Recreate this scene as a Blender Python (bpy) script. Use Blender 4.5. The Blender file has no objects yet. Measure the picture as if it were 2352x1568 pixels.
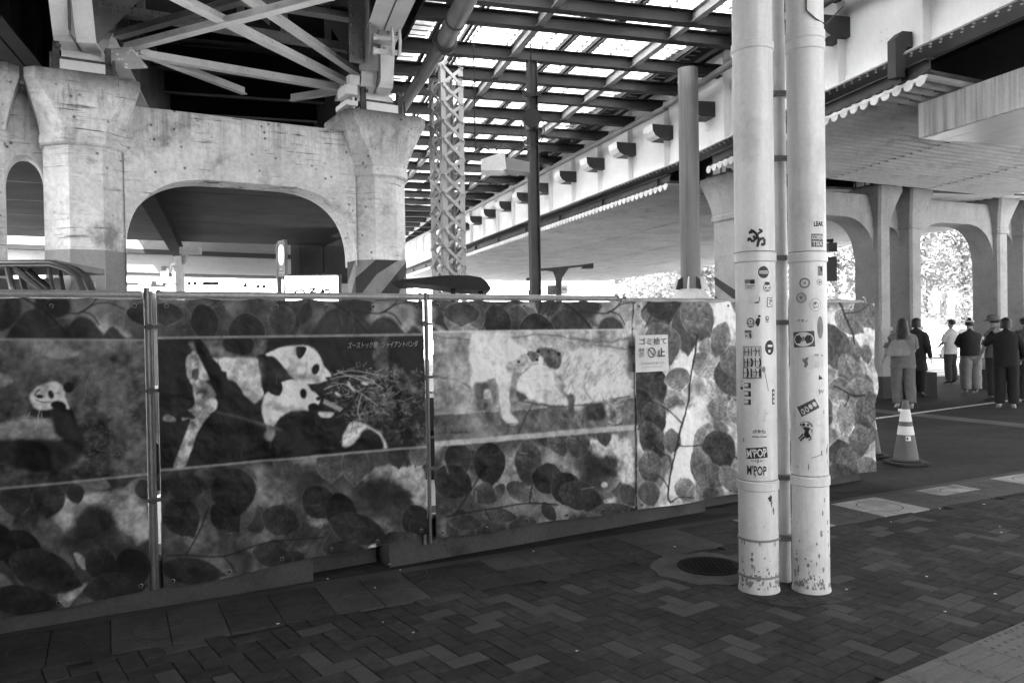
import bpy, math, random
import numpy as np
from mathutils import Vector, Matrix
random.seed(7); RNG = np.random.default_rng(7)
S = bpy.context.scene
C = S.collection
R = math.radians
# ------------------------------------------------------------------ camera
W0, F0 = 2352.0, 2352.0 * 28 / 36            # working picture width, focal length in the same units
EYE = Vector((0, 0, 1.55))
PITCH, ROLL = 0.0131, 0.017
fw = Vector((0, math.cos(PITCH), -math.sin(PITCH)))
r0 = Vector((1, 0, 0)); u0 = r0.cross(fw)
rt = (r0 * math.cos(ROLL) - u0 * math.sin(ROLL)).normalized()
up = (u0 * math.cos(ROLL) + r0 * math.sin(ROLL)).normalized()
cam_d = bpy.data.cameras.new('camera'); cam_d.lens = 28; cam_d.sensor_width = 36
cam_d.clip_start = 0.05; cam_d.clip_end = 2000
cam = bpy.data.objects.new('camera', cam_d); C.objects.link(cam)
M = Matrix((rt, up, -fw)).transposed().to_4x4(); M.translation = EYE
cam.matrix_world = M; S.camera = cam
# ------------------------------------------------------------------ light
S.view_settings.view_transform = 'Standard'; S.view_settings.look = 'None'
S.view_settings.gamma = 1; S.view_settings.use_curve_mapping = False
S.view_settings.exposure = 3.55
SUN_AZ, SUN_EL = -146.0, 54.0                # degrees clockwise from +Y, and height
w = bpy.data.worlds.new('World'); S.world = w; w.use_nodes = True
nt = w.node_tree; nt.nodes.clear()
sky = nt.nodes.new('ShaderNodeTexSky'); sky.sky_type = 'NISHITA'; sky.sun_disc = False
sky.sun_elevation = R(SUN_EL); sky.sun_rotation = R(SUN_AZ); sky.dust_density = 3.0
bw = nt.nodes.new('ShaderNodeRGBToBW'); bg = nt.nodes.new('ShaderNodeBackground'); wo = nt.nodes.new('ShaderNodeOutputWorld')
bg.inputs['Strength'].default_value = 0.10
nt.links.new(sky.outputs[0], bw.inputs[0]); nt.links.new(bw.outputs[0], bg.inputs[0]); nt.links.new(bg.outputs[0], wo.inputs[0])
sd = bpy.data.lights.new('sun', 'SUN'); sd.energy = 4.5; sd.angle = R(0.5)
sun = bpy.data.objects.new('sun', sd); C.objects.link(sun)
tosun = Vector((math.sin(R(SUN_AZ)) * math.cos(R(SUN_EL)), math.cos(R(SUN_AZ)) * math.cos(R(SUN_EL)), math.sin(R(SUN_EL))))
sun.rotation_euler = tosun.to_track_quat('Z', 'Y').to_euler(); sun.location = (0, -10, 30)
S.cycles.use_denoising = True
S.cycles.max_bounces = 10; S.cycles.diffuse_bounces = 6; S.cycles.transparent_max_bounces = 12
S.cycles.caustics_reflective = False; S.cycles.caustics_refractive = False
S.cycles.sample_clamp_indirect = 6.0

# ------------------------------------------------------------------ measuring helpers
def ray(x, y):
    return fw + rt * ((x - 1176) / F0) - up * ((y - 784) / F0)
def on_z(x, y, z):                           # the point of height z seen at x, y
    d = ray(x, y); return EYE + d * ((z - EYE.z) / d.z)
def on_y(x, y, Y):
    d = ray(x, y); return EYE + d * (Y / d.y)
# ------------------------------------------------------------------ materials
MATS = {}
def mat(name, c, rough=0.75, metal=0.0, amt=0.25, scale=3.0, fine=0.08, bump=0.15, streak=0.0, zr=None, pits=0.0,
        lines=0.0, spec=0.35, stretch=(1, 1, 1), attr=False, stains=0.0):
    if name in MATS: return MATS[name]
    m = bpy.data.materials.new(name); m.use_nodes = True; n = m.node_tree.nodes; L = m.node_tree.links
    b = n['Principled BSDF']; b.inputs['Roughness'].default_value = rough; b.inputs['Metallic'].default_value = metal
    b.inputs['Specular IOR Level'].default_value = spec
    geo = n.new('ShaderNodeNewGeometry')
    def vmap(s):
        mp = n.new('ShaderNodeMapping'); mp.inputs['Scale'].default_value = s; L.new(geo.outputs['Position'], mp.inputs['Vector']); return mp.outputs[0]
    def noise(s, vec=None, detail=5, rgh=0.6):
        t = n.new('ShaderNodeTexNoise'); t.inputs['Scale'].default_value = s; t.inputs['Detail'].default_value = detail; t.inputs['Roughness'].default_value = rgh
        L.new(vec if vec else geo.outputs['Position'], t.inputs['Vector']); return t.outputs['Fac']
    def mathn(op, a, bb=None, cc=None, clamp=False):
        t = n.new('ShaderNodeMath'); t.operation = op; t.use_clamp = clamp
        for i, q in enumerate((a, bb, cc)):
            if q is None: continue
            if isinstance(q, (int, float)): t.inputs[i].default_value = q
            else: L.new(q, t.inputs[i])
        return t.outputs[0]
    def rng(v, a, bb, c0, d0):
        t = n.new('ShaderNodeMapRange'); t.inputs[1].default_value = a; t.inputs[2].default_value = bb; t.inputs[3].default_value = c0; t.inputs[4].default_value = d0
        L.new(v, t.inputs[0]); return t.outputs[0]
    big = rng(noise(scale, vmap(stretch)), 0.3, 0.7, 1 - amt, 1 + amt * 0.6)
    fn = rng(noise(scale * 14, vmap(stretch), 3), 0.3, 0.7, 1 - fine, 1 + fine)
    v = mathn('MULTIPLY', big, fn)
    if streak:
        s = rng(noise(1.0, vmap((9, 9, 0.35)), 6, 0.75), 0.46, 0.66, 0, streak)
        if zr:
            sx = n.new('ShaderNodeSeparateXYZ'); L.new(geo.outputs['Position'], sx.inputs[0])
            s = mathn('MULTIPLY', s, rng(sx.outputs['Z'], zr[0], zr[1], 0.12, 1.0))
            top = rng(mathn('ADD', sx.outputs['Z'], mathn('MULTIPLY', noise(5.0), 0.18)), zr[1] - 0.22, zr[1] + 0.10, 0, streak)
            s = mathn('MAXIMUM', s, top)
        v = mathn('MULTIPLY', v, mathn('SUBTRACT', 1.0, s))
    if lines:
        s = rng(noise(1.0, vmap((1.6, 1.6, 30)), 4, 0.65), 0.57, 0.68, 0, lines)
        s = mathn('MULTIPLY', s, rng(noise(2.1), 0.44, 0.56, 0, 1))
        v = mathn('MULTIPLY', v, mathn('SUBTRACT', 1.0, s))
    if pits:
        t = n.new('ShaderNodeTexVoronoi'); t.inputs['Scale'].default_value = 9.0; L.new(geo.outputs['Position'], t.inputs['Vector'])
        p = rng(t.outputs['Distance'], 0.07, 0.20, pits, 0)
        p = mathn('MULTIPLY', p, rng(noise(2.2), 0.47, 0.55, 0, 1))
        v = mathn('MULTIPLY', v, mathn('SUBTRACT', 1.0, p))
    if stains:
        s = rng(noise(1.7, None, 8, 0.7), 0.55, 0.68, 0, stains)
        v = mathn('MULTIPLY', v, mathn('SUBTRACT', 1.0, s))
    if attr:
        a = n.new('ShaderNodeAttribute'); a.attribute_name = 'print'; v = mathn('MULTIPLY', v, a.outputs['Fac'])
    else:
        v = mathn('MULTIPLY', v, c)
    cb = n.new('ShaderNodeCombineColor')
    for i in range(3): L.new(v, cb.inputs[i])
    L.new(cb.outputs[0], b.inputs['Base Color'])
    if bump:
        bp = n.new('ShaderNodeBump'); bp.inputs['Strength'].default_value = bump; bp.inputs['Distance'].default_value = 0.01
        L.new(noise(scale * 12, None, 6), bp.inputs['Height']); L.new(bp.outputs[0], b.inputs['Normal'])
    MATS[name] = m; return m
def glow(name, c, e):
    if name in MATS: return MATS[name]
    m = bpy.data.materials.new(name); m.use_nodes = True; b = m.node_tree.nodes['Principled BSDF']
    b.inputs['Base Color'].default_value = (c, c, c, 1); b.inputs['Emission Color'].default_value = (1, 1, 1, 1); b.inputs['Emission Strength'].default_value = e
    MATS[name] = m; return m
CONC = mat('pier_concrete', 0.70, 0.85, amt=0.30, scale=1.3, fine=0.16, bump=0.35, streak=0.85, zr=(3.7, 4.42), pits=0.85, lines=0.85, stains=0.55)
CONC_L = mat('pier_grey_paint', 0.30, 0.7, amt=0.15, scale=2, fine=0.1, bump=0.3)
CONC_R = mat('arcade_concrete', 0.40, 0.85, amt=0.22, scale=1.2, fine=0.08, bump=0.3, streak=0.6, zr=(4.0, 4.45), stains=0.2)
PLINTH = mat('dark_plinth', 0.05, 0.8)
STEEL_W = mat('white_painted_steel', 0.80, 0.5, amt=0.14, scale=2.5, fine=0.05, bump=0.08, stains=0.18)
STEEL_C = mat('cream_painted_steel', 0.84, 0.5, amt=0.10, scale=1.2, fine=0.03, bump=0.04, stains=0.08)
STEEL_G = mat('grey_painted_steel', 0.24, 0.5, amt=0.2, scale=3, fine=0.08, bump=0.1, stains=0.3)
STEEL_D = mat('dark_steel', 0.05, 0.55, amt=0.3, scale=3, fine=0.1, bump=0.1)
STEEL_M = mat('purlin_steel', 0.026, 0.6, amt=0.3, scale=3, fine=0.1, bump=0.1)
DECK = mat('dark_deck', 0.035, 0.9, amt=0.4, scale=1.0)  # one even dark tone for decks, near roof sheets and flashing
GREASE = mat('bearing_grime', 0.09, 0.8, amt=0.6, scale=9, fine=0.3, bump=0.6)
BLACK = mat('black_plastic', 0.02, 0.5, amt=0.1)
PIPE_W = mat('pale_pipe_paint', 0.78, 0.42, amt=0.10, scale=2.6, fine=0.05, bump=0.08, spec=0.5, stains=0.22, streak=.16)
GALV = mat('galvanised_tube', 0.16, 0.4, metal=0.3, amt=0.3, scale=8, fine=0.2, bump=0.1, stretch=(1, 1, 0.3))
# ------------------------------------------------------------------ mesh helpers
class MB:
    def __init__(s): s.v = []; s.f = []; s.m = []
    def add(s, vs, fs, mi=0):
        o = len(s.v); s.v += [tuple(q) for q in vs]; s.f += [tuple(i + o for i in f) for f in fs]; s.m += [mi] * len(fs); return s
    def box(s, x0, x1, y0, y1, z0, z1, mi=0):
        return s.add([(x, y, z) for z in (z0, z1) for x, y in ((x0, y0), (x1, y0), (x1, y1), (x0, y1))],
                     [(3, 2, 1, 0), (4, 5, 6, 7), (0, 1, 5, 4), (1, 2, 6, 5), (2, 3, 7, 6), (3, 0, 4, 7)], mi)
    def bar(s, a, b, w, h, upv=(0, 0, 1), mi=0):
        a = Vector(a); b = Vector(b); d = (b - a).normalized(); u = Vector(upv)
        x = d.cross(u).normalized() * (w / 2); z = x.cross(d).normalized() * (h / 2)
        vs = [p + i * x + j * z for p in (a, b) for i, j in ((-1, -1), (1, -1), (1, 1), (-1, 1))]
        return s.add(vs, [(0, 1, 2, 3), (7, 6, 5, 4), (0, 4, 5, 1), (1, 5, 6, 2), (2, 6, 7, 3), (3, 7, 4, 0)], mi)
    def ibeam(s, a, b, w, h, t=0.012, upv=(0, 0, 1), mi=0):   # a, b on the underside's centre line
        a = Vector(a); b = Vector(b); u = Vector(upv)
        s.bar(a + u * t / 2, b + u * t / 2, w, t, upv, mi); s.bar(a + u * (h - t / 2), b + u * (h - t / 2), w, t, upv, mi)
        return s.bar(a + u * h / 2, b + u * h / 2, t, h - 2 * t, upv, mi)
    def loft(s, rings, cap=True, mi=0, closed=True):
        n = len(rings[0]); vs = [q for r in rings for q in r]; fs = []
        for k in range(len(rings) - 1):
            for i in range(n if closed else n - 1):
                j = (i + 1) % n; fs.append((k * n + i, k * n + j, (k + 1) * n + j, (k + 1) * n + i))
        if cap: fs += [tuple(range(n))[::-1], tuple(range((len(rings) - 1) * n, len(rings) * n))]
        return s.add(vs, fs, mi)
    def tube(s, path, r, n=12, cap=True, mi=0):
        P = [Vector(p) for p in path]; rings = []
        for i, p in enumerate(P):
            d = ((P[i + 1] if i + 1 < len(P) else p) - (P[i - 1] if i else p)).normalized()
            u = Vector((0, 0, 1)) if abs(d.z) < 0.9 else Vector((1, 0, 0))
            x = d.cross(u).normalized(); y = x.cross(d).normalized(); rr = r[i] if hasattr(r, '__len__') else r
            rings.append([p + (x * math.cos(2 * math.pi * k / n) + y * math.sin(2 * math.pi * k / n)) * rr for k in range(n)])
        return s.loft(rings, cap, mi)
    def lathe(s, prof, n=24, c=(0, 0), mi=0, cap=True):
        return s.loft([[(c[0] + r * math.cos(2 * math.pi * k / n), c[1] + r * math.sin(2 * math.pi * k / n), z) for k in range(n)] for r, z in prof], cap, mi)
    def prism(s, poly, fn, d0, d1, mi=0):
        n = len(poly); vs = [fn(u, v, d) for d in (d0, d1) for u, v in poly]
        fs = [tuple(range(n))[::-1], tuple(range(n, 2 * n))] + [(i, (i + 1) % n, n + (i + 1) % n, n + i) for i in range(n)]
        return s.add(vs, fs, mi)
    def dome(s, c, r, nrm=(0, 0, 1), mi=0, n=6):              # rivet or bolt head
        nrm = Vector(nrm).normalized(); u = Vector((0, 0, 1)) if abs(nrm.z) < 0.9 else Vector((1, 0, 0))
        x = nrm.cross(u).normalized(); y = nrm.cross(x); c = Vector(c)
        ring = lambda k, h: [c + (x * math.cos(2 * math.pi * i / n) + y * math.sin(2 * math.pi * i / n)) * k + nrm * h for i in range(n)]
        return s.add(ring(r, 0) + ring(r * 0.7, r * 0.6) + [c + nrm * r * 0.75],
                     [(i, (i + 1) % n, n + (i + 1) % n, n + i) for i in range(n)] + [(n + i, n + (i + 1) % n, 2 * n) for i in range(n)], mi)
def obj(name, mb, m, parent=None, smooth=False, label=None, kind=None, local=False):
    """links one mesh object; vertices are world coordinates unless local"""
    me = bpy.data.meshes.new(name); vs = mb.v
    if parent is not None and not local:
        pm = parent.matrix_basis if parent.parent is None else parent.parent.matrix_basis @ parent.matrix_basis
        inv = pm.inverted(); vs = [inv @ Vector(q) for q in vs]
    me.from_pydata([tuple(q) for q in vs], [], mb.f)
    for q in (m if isinstance(m, (list, tuple)) else [m]): me.materials.append(q)
    if max(mb.m, default=0) > 0: me.polygons.foreach_set('material_index', mb.m)
    if smooth:
        me.polygons.foreach_set('use_smooth', [True] * len(me.polygons)); me.set_sharp_from_angle(angle=R(38))
    me.update(); o = bpy.data.objects.new(name, me); C.objects.link(o)
    if parent is not None: o.parent = parent
    if label: o['label'] = label
    if kind: o['kind'] = kind
    return o
def thing(name, label, cat, loc=(0, 0, 0), rz=0.0, group=None):
    o = bpy.data.objects.new(name, None); C.objects.link(o); o.location = loc; o.rotation_euler = (0, 0, rz)
    o.matrix_basis = Matrix.Translation(Vector(loc)) @ Matrix.Rotation(rz, 4, 'Z')
    o.empty_display_size = 0.2; o['label'] = label; o['category'] = cat
    if group: o['group'] = group
    return o
def tag(o, label, cat, group=None):
    o['label'] = label; o['category'] = cat
    if group: o['group'] = group
    return o
def dup(root, loc=None, rz=None, label=None):
    def cp(o, par):
        c = o.copy(); C.objects.link(c); c.parent = par
        for ch in list(o.children): cp(ch, c)
        return c
    r = cp(root, None)
    if loc is not None: r.location = loc
    if rz is not None: r.rotation_euler = (0, 0, rz)
    if label: r['label'] = label
    return r
class Frame:
    def __init__(s, o, ang):
        s.o = Vector((o[0], o[1], 0)); s.a = ang; s.x = Vector((math.cos(ang), math.sin(ang), 0)); s.y = Vector((-math.sin(ang), math.cos(ang), 0))
    def __call__(s, x, y, z=0.0): return s.o + s.x * x + s.y * y + Vector((0, 0, z))
    def inv(s, p): q = Vector((p[0], p[1], 0)) - s.o; return q.dot(s.x), q.dot(s.y)
def fbox(mb, fr, x0, x1, y0, y1, z0, z1, mi=0):
    q = MB().box(x0, x1, y0, y1, z0, z1); return mb.add([fr(*v) for v in q.v], q.f, mi)
_font = {}
def text_mb(txt, width, place, bold=0.0, height=None, shear=0.0, mb=None, mi=0):
    """flat lettering; place(u, v) -> world point, u, v measured from the lettering's centre"""
    cu = bpy.data.curves.new('lettering', 'FONT'); cu.body = txt; cu.size = 1; cu.offset = bold; cu.resolution_u = 2; cu.shear = shear
    o = bpy.data.objects.new('lettering', cu); C.objects.link(o); bpy.context.view_layer.update()
    me = bpy.data.meshes.new_from_object(o.evaluated_get(bpy.context.evaluated_depsgraph_get()))
    vs = [tuple(v.co) for v in me.vertices]; fs = [tuple(p.vertices) for p in me.polygons]
    bpy.data.objects.remove(o); bpy.data.curves.remove(cu); bpy.data.meshes.remove(me)
    mb = mb or MB()
    if not vs: return mb
    x0 = min(v[0] for v in vs); x1 = max(v[0] for v in vs); y0 = min(v[1] for v in vs); y1 = max(v[1] for v in vs)
    k = width / (x1 - x0); ky = (height / (y1 - y0)) if height else k
    return mb.add([place((v[0] - (x0 + x1) / 2) * k, (v[1] - (y0 + y1) / 2) * ky) for v in vs], fs, mi)
# ================================================================== SETTING: ground
ASPH = mat('asphalt', 0.034, 0.85, amt=0.35, scale=0.7, fine=0.25, bump=0.4, stretch=(1, 2.2, 1), spec=.12)
LIGHTP = mat('pale_bounce_paving', 0.46, 0.85, amt=0.15, scale=0.5, fine=0.1, bump=0.2)  # tone raised so the ground throws more light upward
GROUT = mat('paver_grout', 0.015, 0.95, amt=0.3)
mb = MB(); mb.add([(-300, -300, 0), (300, -300, 0), (300, 300, 0), (-300, 300, 0)], [(0, 1, 2, 3)])
obj('road', mb, ASPH, kind='structure')
FK = Frame((0, 5.42), R(27.0))                # kerb line: x along it, y away from the camera
FB = Frame((0, 5.42), R(36.0))                # brick laying direction
pts = [FK(-9, 0, 0), FK(16, 0, 0), FK(16, -9, 0), FK(-9, -9, 0)]
mb = MB().prism([(p.x, p.y) for p in pts][::-1], lambda u, v, d: (u, v, d), 0.003, 0.012)
pave = obj('pavement', mb, GROUT, kind='structure')
# sunlit crossing beyond the arcade; other pale sheets are unseen, added to bounce light
def sheet(name, poly, z, m):
    mb = MB(); mb.add([(p[0], p[1], z) for p in poly], [tuple(range(len(poly)))]); return obj(name, mb, m, kind='structure')
sheet('path', [(7.5, -40), (60, -40), (60, 14), (15, 13.5), (11.5, 9), (11.5, -5), (7.5, -5)], 0.031, LIGHTP)  # unseen, shaped to light the soffit and arcade from the right
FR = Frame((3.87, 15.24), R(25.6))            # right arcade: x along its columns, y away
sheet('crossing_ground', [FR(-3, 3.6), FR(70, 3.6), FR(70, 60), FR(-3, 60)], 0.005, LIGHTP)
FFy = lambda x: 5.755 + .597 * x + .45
sheet('bounce_yard', [(-15, FFy(-10)), (-10, FFy(-10)), (2.4, FFy(2.4)), (1.6, 10.4), (-6, 6.9), (-15, 4.5)], 0.0045, LIGHTP)  # hidden behind the fence, added to light the steel from below
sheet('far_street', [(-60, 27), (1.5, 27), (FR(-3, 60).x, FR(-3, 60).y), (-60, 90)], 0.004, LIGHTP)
sheet('bounce_lane', [(-60, 8), (-10.5, 2.5), (-11.2, 6), (-15.2, 27), (-60, 27)], 0.005, LIGHTP)
# herringbone bricks --------------------------------------------------------------
PB = [mat('brick_dark', 0.046, 0.95, amt=0.35, scale=1.5, fine=0.2, bump=0.4, spec=.06), mat('brick_mid', 0.056, 0.95, amt=0.35, scale=1.5, fine=0.2, bump=0.4, spec=.06),
      mat('brick_light', 0.082, 0.95, amt=0.15, scale=6, fine=0.15, bump=0.4, spec=.06)]
def brick_mesh(m):
    a, b, h, c = 0.0984, 0.0479, 0.0, 0.003
    q = MB().loft([[(-a, -b, -0.012), (a, -b, -0.012), (a, b, -0.012), (-a, b, -0.012)], [(-a, -b, h - c), (a, -b, h - c), (a, b, h - c), (-a, b, h - c)],
                   [(-a + c, -b + c, h), (a - c, -b + c, h), (a - c, b - c, h), (-a + c, b - c, h)]])
    me = bpy.data.meshes.new('paver'); me.from_pydata(q.v, [], q.f); me.materials.append(m); return me, q
BM = [brick_mesh(m) for m in PB]
u = 0.1005; bricks = []
for i in range(-80, 95):
    for j in range(-75, 40):
        # herringbone on a unit grid: horizontals at (i+j)%4==0, verticals at (i+j)%4==2 -> each brick covers two cells
        k = (i - j) % 4
        if k == 0: c, rz = ((i + 1) * u, (j + 0.5) * u), 0
        elif k == 3: c, rz = ((i + 0.5) * u, (j + 1) * u), math.pi / 2
        else: continue
        p = FB(c[0], c[1])
        kx, ky = FK.inv(p)
        if ky > -0.02 or ky < -6: continue
        dx, dy = p.x, p.y
        if dy < 2.9 or dy > 13 or abs(dx) > dy * 0.72 + 0.5: continue
        if ky > -0.54: continue
        tx, ty = Frame((1.65, 3.45), R(32.5)).inv(p)
        if ty < -0.05: continue
        bricks.append((p, rz))
def px_size(p): return 1 / (p.y * p.y) * (1 if abs(p.x) < p.y * 0.655 and p.y > 3.4 else 0.01)
bricks.sort(key=lambda b: -px_size(b[0]))
rest = MB()
for i, (p, rz) in enumerate(bricks):
    k = random.choices((0, 1, 2), (0.42, 0.42, 0.16))[0]; z = 0.0225 + random.uniform(-0.0009, 0.0009)
    mm = Matrix.Translation((p.x, p.y, z)) @ Matrix.Rotation(FB.a + rz, 4, 'Z') @ Matrix.Rotation(random.uniform(-0.006, 0.006), 4, 'X')
    if i < 296:
        o = bpy.data.objects.new('paver', BM[k][0]); C.objects.link(o); o.parent = pave; o.matrix_basis = mm
    else: rest.add([mm @ Vector(v) for v in BM[k][1].v], BM[k][1].f, k)
obj('far_pavers', rest, PB, pave, kind='stuff')
# light patterned slabs along the kerb
SLAB_L = mat('pale_slab', 0.32, 0.85, amt=0.25, scale=4, fine=0.12, bump=0.3, stains=0.5, spec=.08)
SLAB_D = mat('grey_slab', 0.06, 0.75, amt=0.2, scale=4, fine=0.12, bump=0.3, stains=0.2)
SLAB_SH = mat('shaded_slab', 0.085, 0.85, amt=0.3, scale=3, fine=0.15, bump=0.3, stains=0.4, spec=.06)  # pale slab darkened for the left blocks: shade put into the colour
GROOVE = mat('slab_groove', 0.045, 0.9)
T0 = FK.inv(Vector((3.16, 6.55, 0)))[0]
for blk in range(-9, 9):
    for ii in range(4):
        t = T0 - 0.3 + blk * 1.10 + ii * 0.275
        for jj in range(2):
            if abs(FK(t, -0.3).x) > FK(t, -0.3).y * 0.75: continue
            mb = MB(); fbox(mb, FK, t + 0.003, t + 0.272, -0.27 * (jj + 1) + 0.004, -0.27 * jj - 0.004, 0.012, 0.0255 + random.uniform(-0.0008, 0.0008))
            obj('slab', mb, (SLAB_L if blk > -2 else SLAB_SH) if ii < 2 and not (blk % 4 == 1 and jj) else (SLAB_D if blk > -2 else PB[1]), pave)  # left blocks take darker tones that stand in for shade
    g = MB(); cx = T0 - 0.3 + blk * 1.10
    for cc, rr in (((cx + 0.275, -0.27), 0.18), ((cx + 0.825, -0.27), 0.18), ((cx + 0.55, -0.02), 0.16), ((cx + 0.0, -0.52), 0.16)):
        n = 28; ring = []
        for a in range(n):
            an = 2 * math.pi * a / n; ring.append(an)
        ok = [a for a in ring if -0.53 < cc[1] + rr * math.sin(a) < -0.01]
        for a in ok:
            a2 = a + 2 * math.pi / n
            q = [FK(cc[0] + (rr + w) * math.cos(b), cc[1] + (rr + w) * math.sin(b), 0.0275) for w, b in ((-0.004, a), (0.004, a), (0.004, a2), (-0.004, a2))]
            g.add(q, [(0, 1, 2, 3)])
    obj('slab_groove', g, GROOVE, pave)
# tactile paving, lower right
FT = Frame((1.65, 3.45), R(32.5)); TACT = mat('tactile_tile', 0.13, 0.8, amt=0.15, scale=5, fine=0.15, bump=0.4)
for i in range(-5, 9):
    for j in range(2):
        mb = MB(); x0, y0 = i * 0.3, -0.3 * (j + 1) + 0.0
        fbox(mb, FT, x0 + 0.003, x0 + 0.297, y0 + 0.003, y0 + 0.297, 0.012, 0.0265)
        if i < 2:
            for k in range(4): fbox(mb, FT, x0 + 0.02, x0 + 0.28, y0 + 0.028 + k * 0.073, y0 + 0.052 + k * 0.073, 0.0255, 0.0315)
        else:
            for a in range(5):
                for b in range(5): mb.dome(FT(x0 + 0.03 + a * 0.06, y0 + 0.03 + b * 0.06, 0.026), 0.012)
        obj('tactile_tile', mb, TACT, pave)
# kerb edge strip and patches of bare cement round the pipes and the manhole
KERB = mat('kerb_concrete', 0.05, 0.85, stains=0.3)
mb = MB(); fbox(mb, FK, -9, 16, 0.002, 0.10, 0.002, 0.020); obj('kerb', mb, KERB, kind='structure')
CEM = mat('cement_patch', 0.065, 0.9, amt=0.35, scale=7, fine=0.25, bump=0.5, stains=0.5)
def blob(cx, cy, rx, ry, z0, z1, n=26, j=0.12, fr=None):
    fr = fr or FK; ph = random.random() * 6
    return MB().prism([(cx + rx * math.cos(2 * math.pi * k / n) * (1 + j * math.sin(3 * k + ph) * random.random()), cy + ry * math.sin(2 * math.pi * k / n) * (1 + j * random.uniform(-1, 1))) for k in range(n)],
                      lambda a, b, d: (a, b, d), z0, z1)
mh = on_z(1630, 1302, 0.02)
obj('cement_collar', blob(mh.x - 0.02, mh.y - 0.02, 0.36, 0.34, 0.012, 0.0275), CEM, pave)
DIRT = mat('sooty_dirt', 0.045, 0.95, amt=0.7, scale=12, fine=0.4, bump=0.8)
PL = Vector((1.415, 4.62, 0)); PR = Vector((1.712, 4.60, 0))
obj('dirt_patch', blob(1.6, 4.50, 0.30, 0.18, 0.013, 0.0262, j=0.15), DIRT, pave)
t = thing('manhole_cover', 'round dark iron manhole cover set in a rough cement collar', 'manhole cover', (mh.x, mh.y, 0.02))
mb = MB().lathe([(0.205, 0.0), (0.205, 0.0115), (0.19, 0.0125), (0.0, 0.0125)], 40, (0, 0), cap=False); obj('cover', mb, mat('cast_iron', 0.012, 0.8, amt=0.3, scale=8, spec=.1), t, local=True)
mb = MB()
for a in range(-6, 7):
    for b in range(-6, 7):
        if math.hypot(a, b) < 6: mb.box(a * 0.029 - 0.009, a * 0.029 + 0.009, b * 0.029 - 0.009, b * 0.029 + 0.009, 0.0125, 0.0155)
obj('tread_pattern', mb, MATS['cast_iron'], t, local=True)
# painted lines on the road
PAINT = mat('road_paint', 0.55, 0.8, amt=0.3, scale=5, fine=0.2, stains=0.4)
def strip(name, a, b, wd, z=0.008, m=None):
    a = Vector((a.x, a.y, z)); b = Vector((b.x, b.y, z)); n = Vector((-(b - a).y, (b - a).x, 0)).normalized() * wd / 2
    mb = MB(); mb.add([a - n, b - n, b + n, a + n], [(0, 1, 2, 3)]); return obj(name, mb, m or PAINT, kind='structure')
a = on_z(1985, 965, 0); b = on_z(2352, 916, 0)
strip('edge_line', a - (b - a) * 0.35, b + (b - a) * 1.5, 0.11)
ASPH2 = mat('asphalt_patch', 0.085, 0.9, amt=0.3, scale=2, fine=0.2, bump=0.4)
a = on_z(2130, 955, 0); b = on_z(2352, 978, 0)
strip('road_patch', a - (b - a) * 1.2, b + (b - a) * 2, 0.45, 0.004, ASPH2)
for k in range(7):
    a = FR(6.2, 4.3 + k * 0.95); b = FR(18, 4.3 + k * 0.95)
    strip('crossing_stripe', a, b, 0.45, 0.010, mat('crossing_paint', 0.75, 0.7))
# drain grate and rubbish specks
for k in range(26):
    p = Vector((random.uniform(-1.5, 4.5), 0, 0)); p.y = random.uniform(3.6, 6 + p.x * 0.4)
    mb = MB(); r = random.uniform(0.005, 0.011); an = random.random() * 3
    pts = [(p.x + r * math.cos(an + q * 2.1) * (1.6 if q == 0 else 1), p.y + r * math.sin(an + q * 2.1)) for q in range(3)]
    mb.prism(pts, lambda a, b, d: (a, b, d), 0.026, 0.029); tag(obj('litter', mb, mat('litter_paper', 0.7, 0.8)), 'tiny pale scrap of litter dropped on the brick pavement', 'litter', 'specks of litter on the pavement')
# ================================================================== LEFT VIADUCT
FL = Frame((-1.82, 10.86), R(30.7))           # x along the bent (pier 2 at 0), y away; pier 1 at -3.5, pier 0 at -4.62
def oct_ring(c, a, b, ch, z):
    return [(c[0] + x, c[1] + y, z) for x, y in ((-a, -b + ch), (-a + ch, -b), (a - ch, -b), (a, -b + ch), (a, b - ch), (a - ch, b), (-a + ch, b), (-a, b - ch))]
def pier(fr, par, cx, a, b, ch, zt, ca, cb, cch, zn, m, low=None, lowz=2.52, names=('column', 'capital')):
    c = (cx, 0)
    rings = lambda L: [[fr(*q) for q in oct_ring(c, *r)] for r in L]
    if low:
        obj(names[0], MB().loft(rings([(a, b, ch, lowz), (a, b, ch, zn)])), m, par)
        obj(names[0], MB().loft(rings([(a + .004, b + .004, ch, 0), (a + .004, b + .004, ch, lowz)])), low, par, label='lower shaft in darker paint')
    else: obj(names[0], MB().loft(rings([(a, b, ch, 0), (a, b, ch, zn)])), m, par)
    obj('collar', MB().loft(rings([(a + .02, b + .02, ch, zn), (a + .035, b + .035, ch, zn + .02), (a + .035, b + .035, ch, zn + .10), (a + .02, b + .02, ch, zn + .12)])), m, par)
    L = []
    for k in range(7):
        t = k / 6; s = t ** 1.35
        L.append((a + .02 + (ca - a - .02) * s, b + .02 + (cb - b - .02) * s, ch + (cch - ch) * t, zn + .12 + (zt - .10 - zn - .12) * t))
    L.append((ca, cb, cch, zt))
    obj(names[1], MB().loft(rings(L)), m, par)
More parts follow.
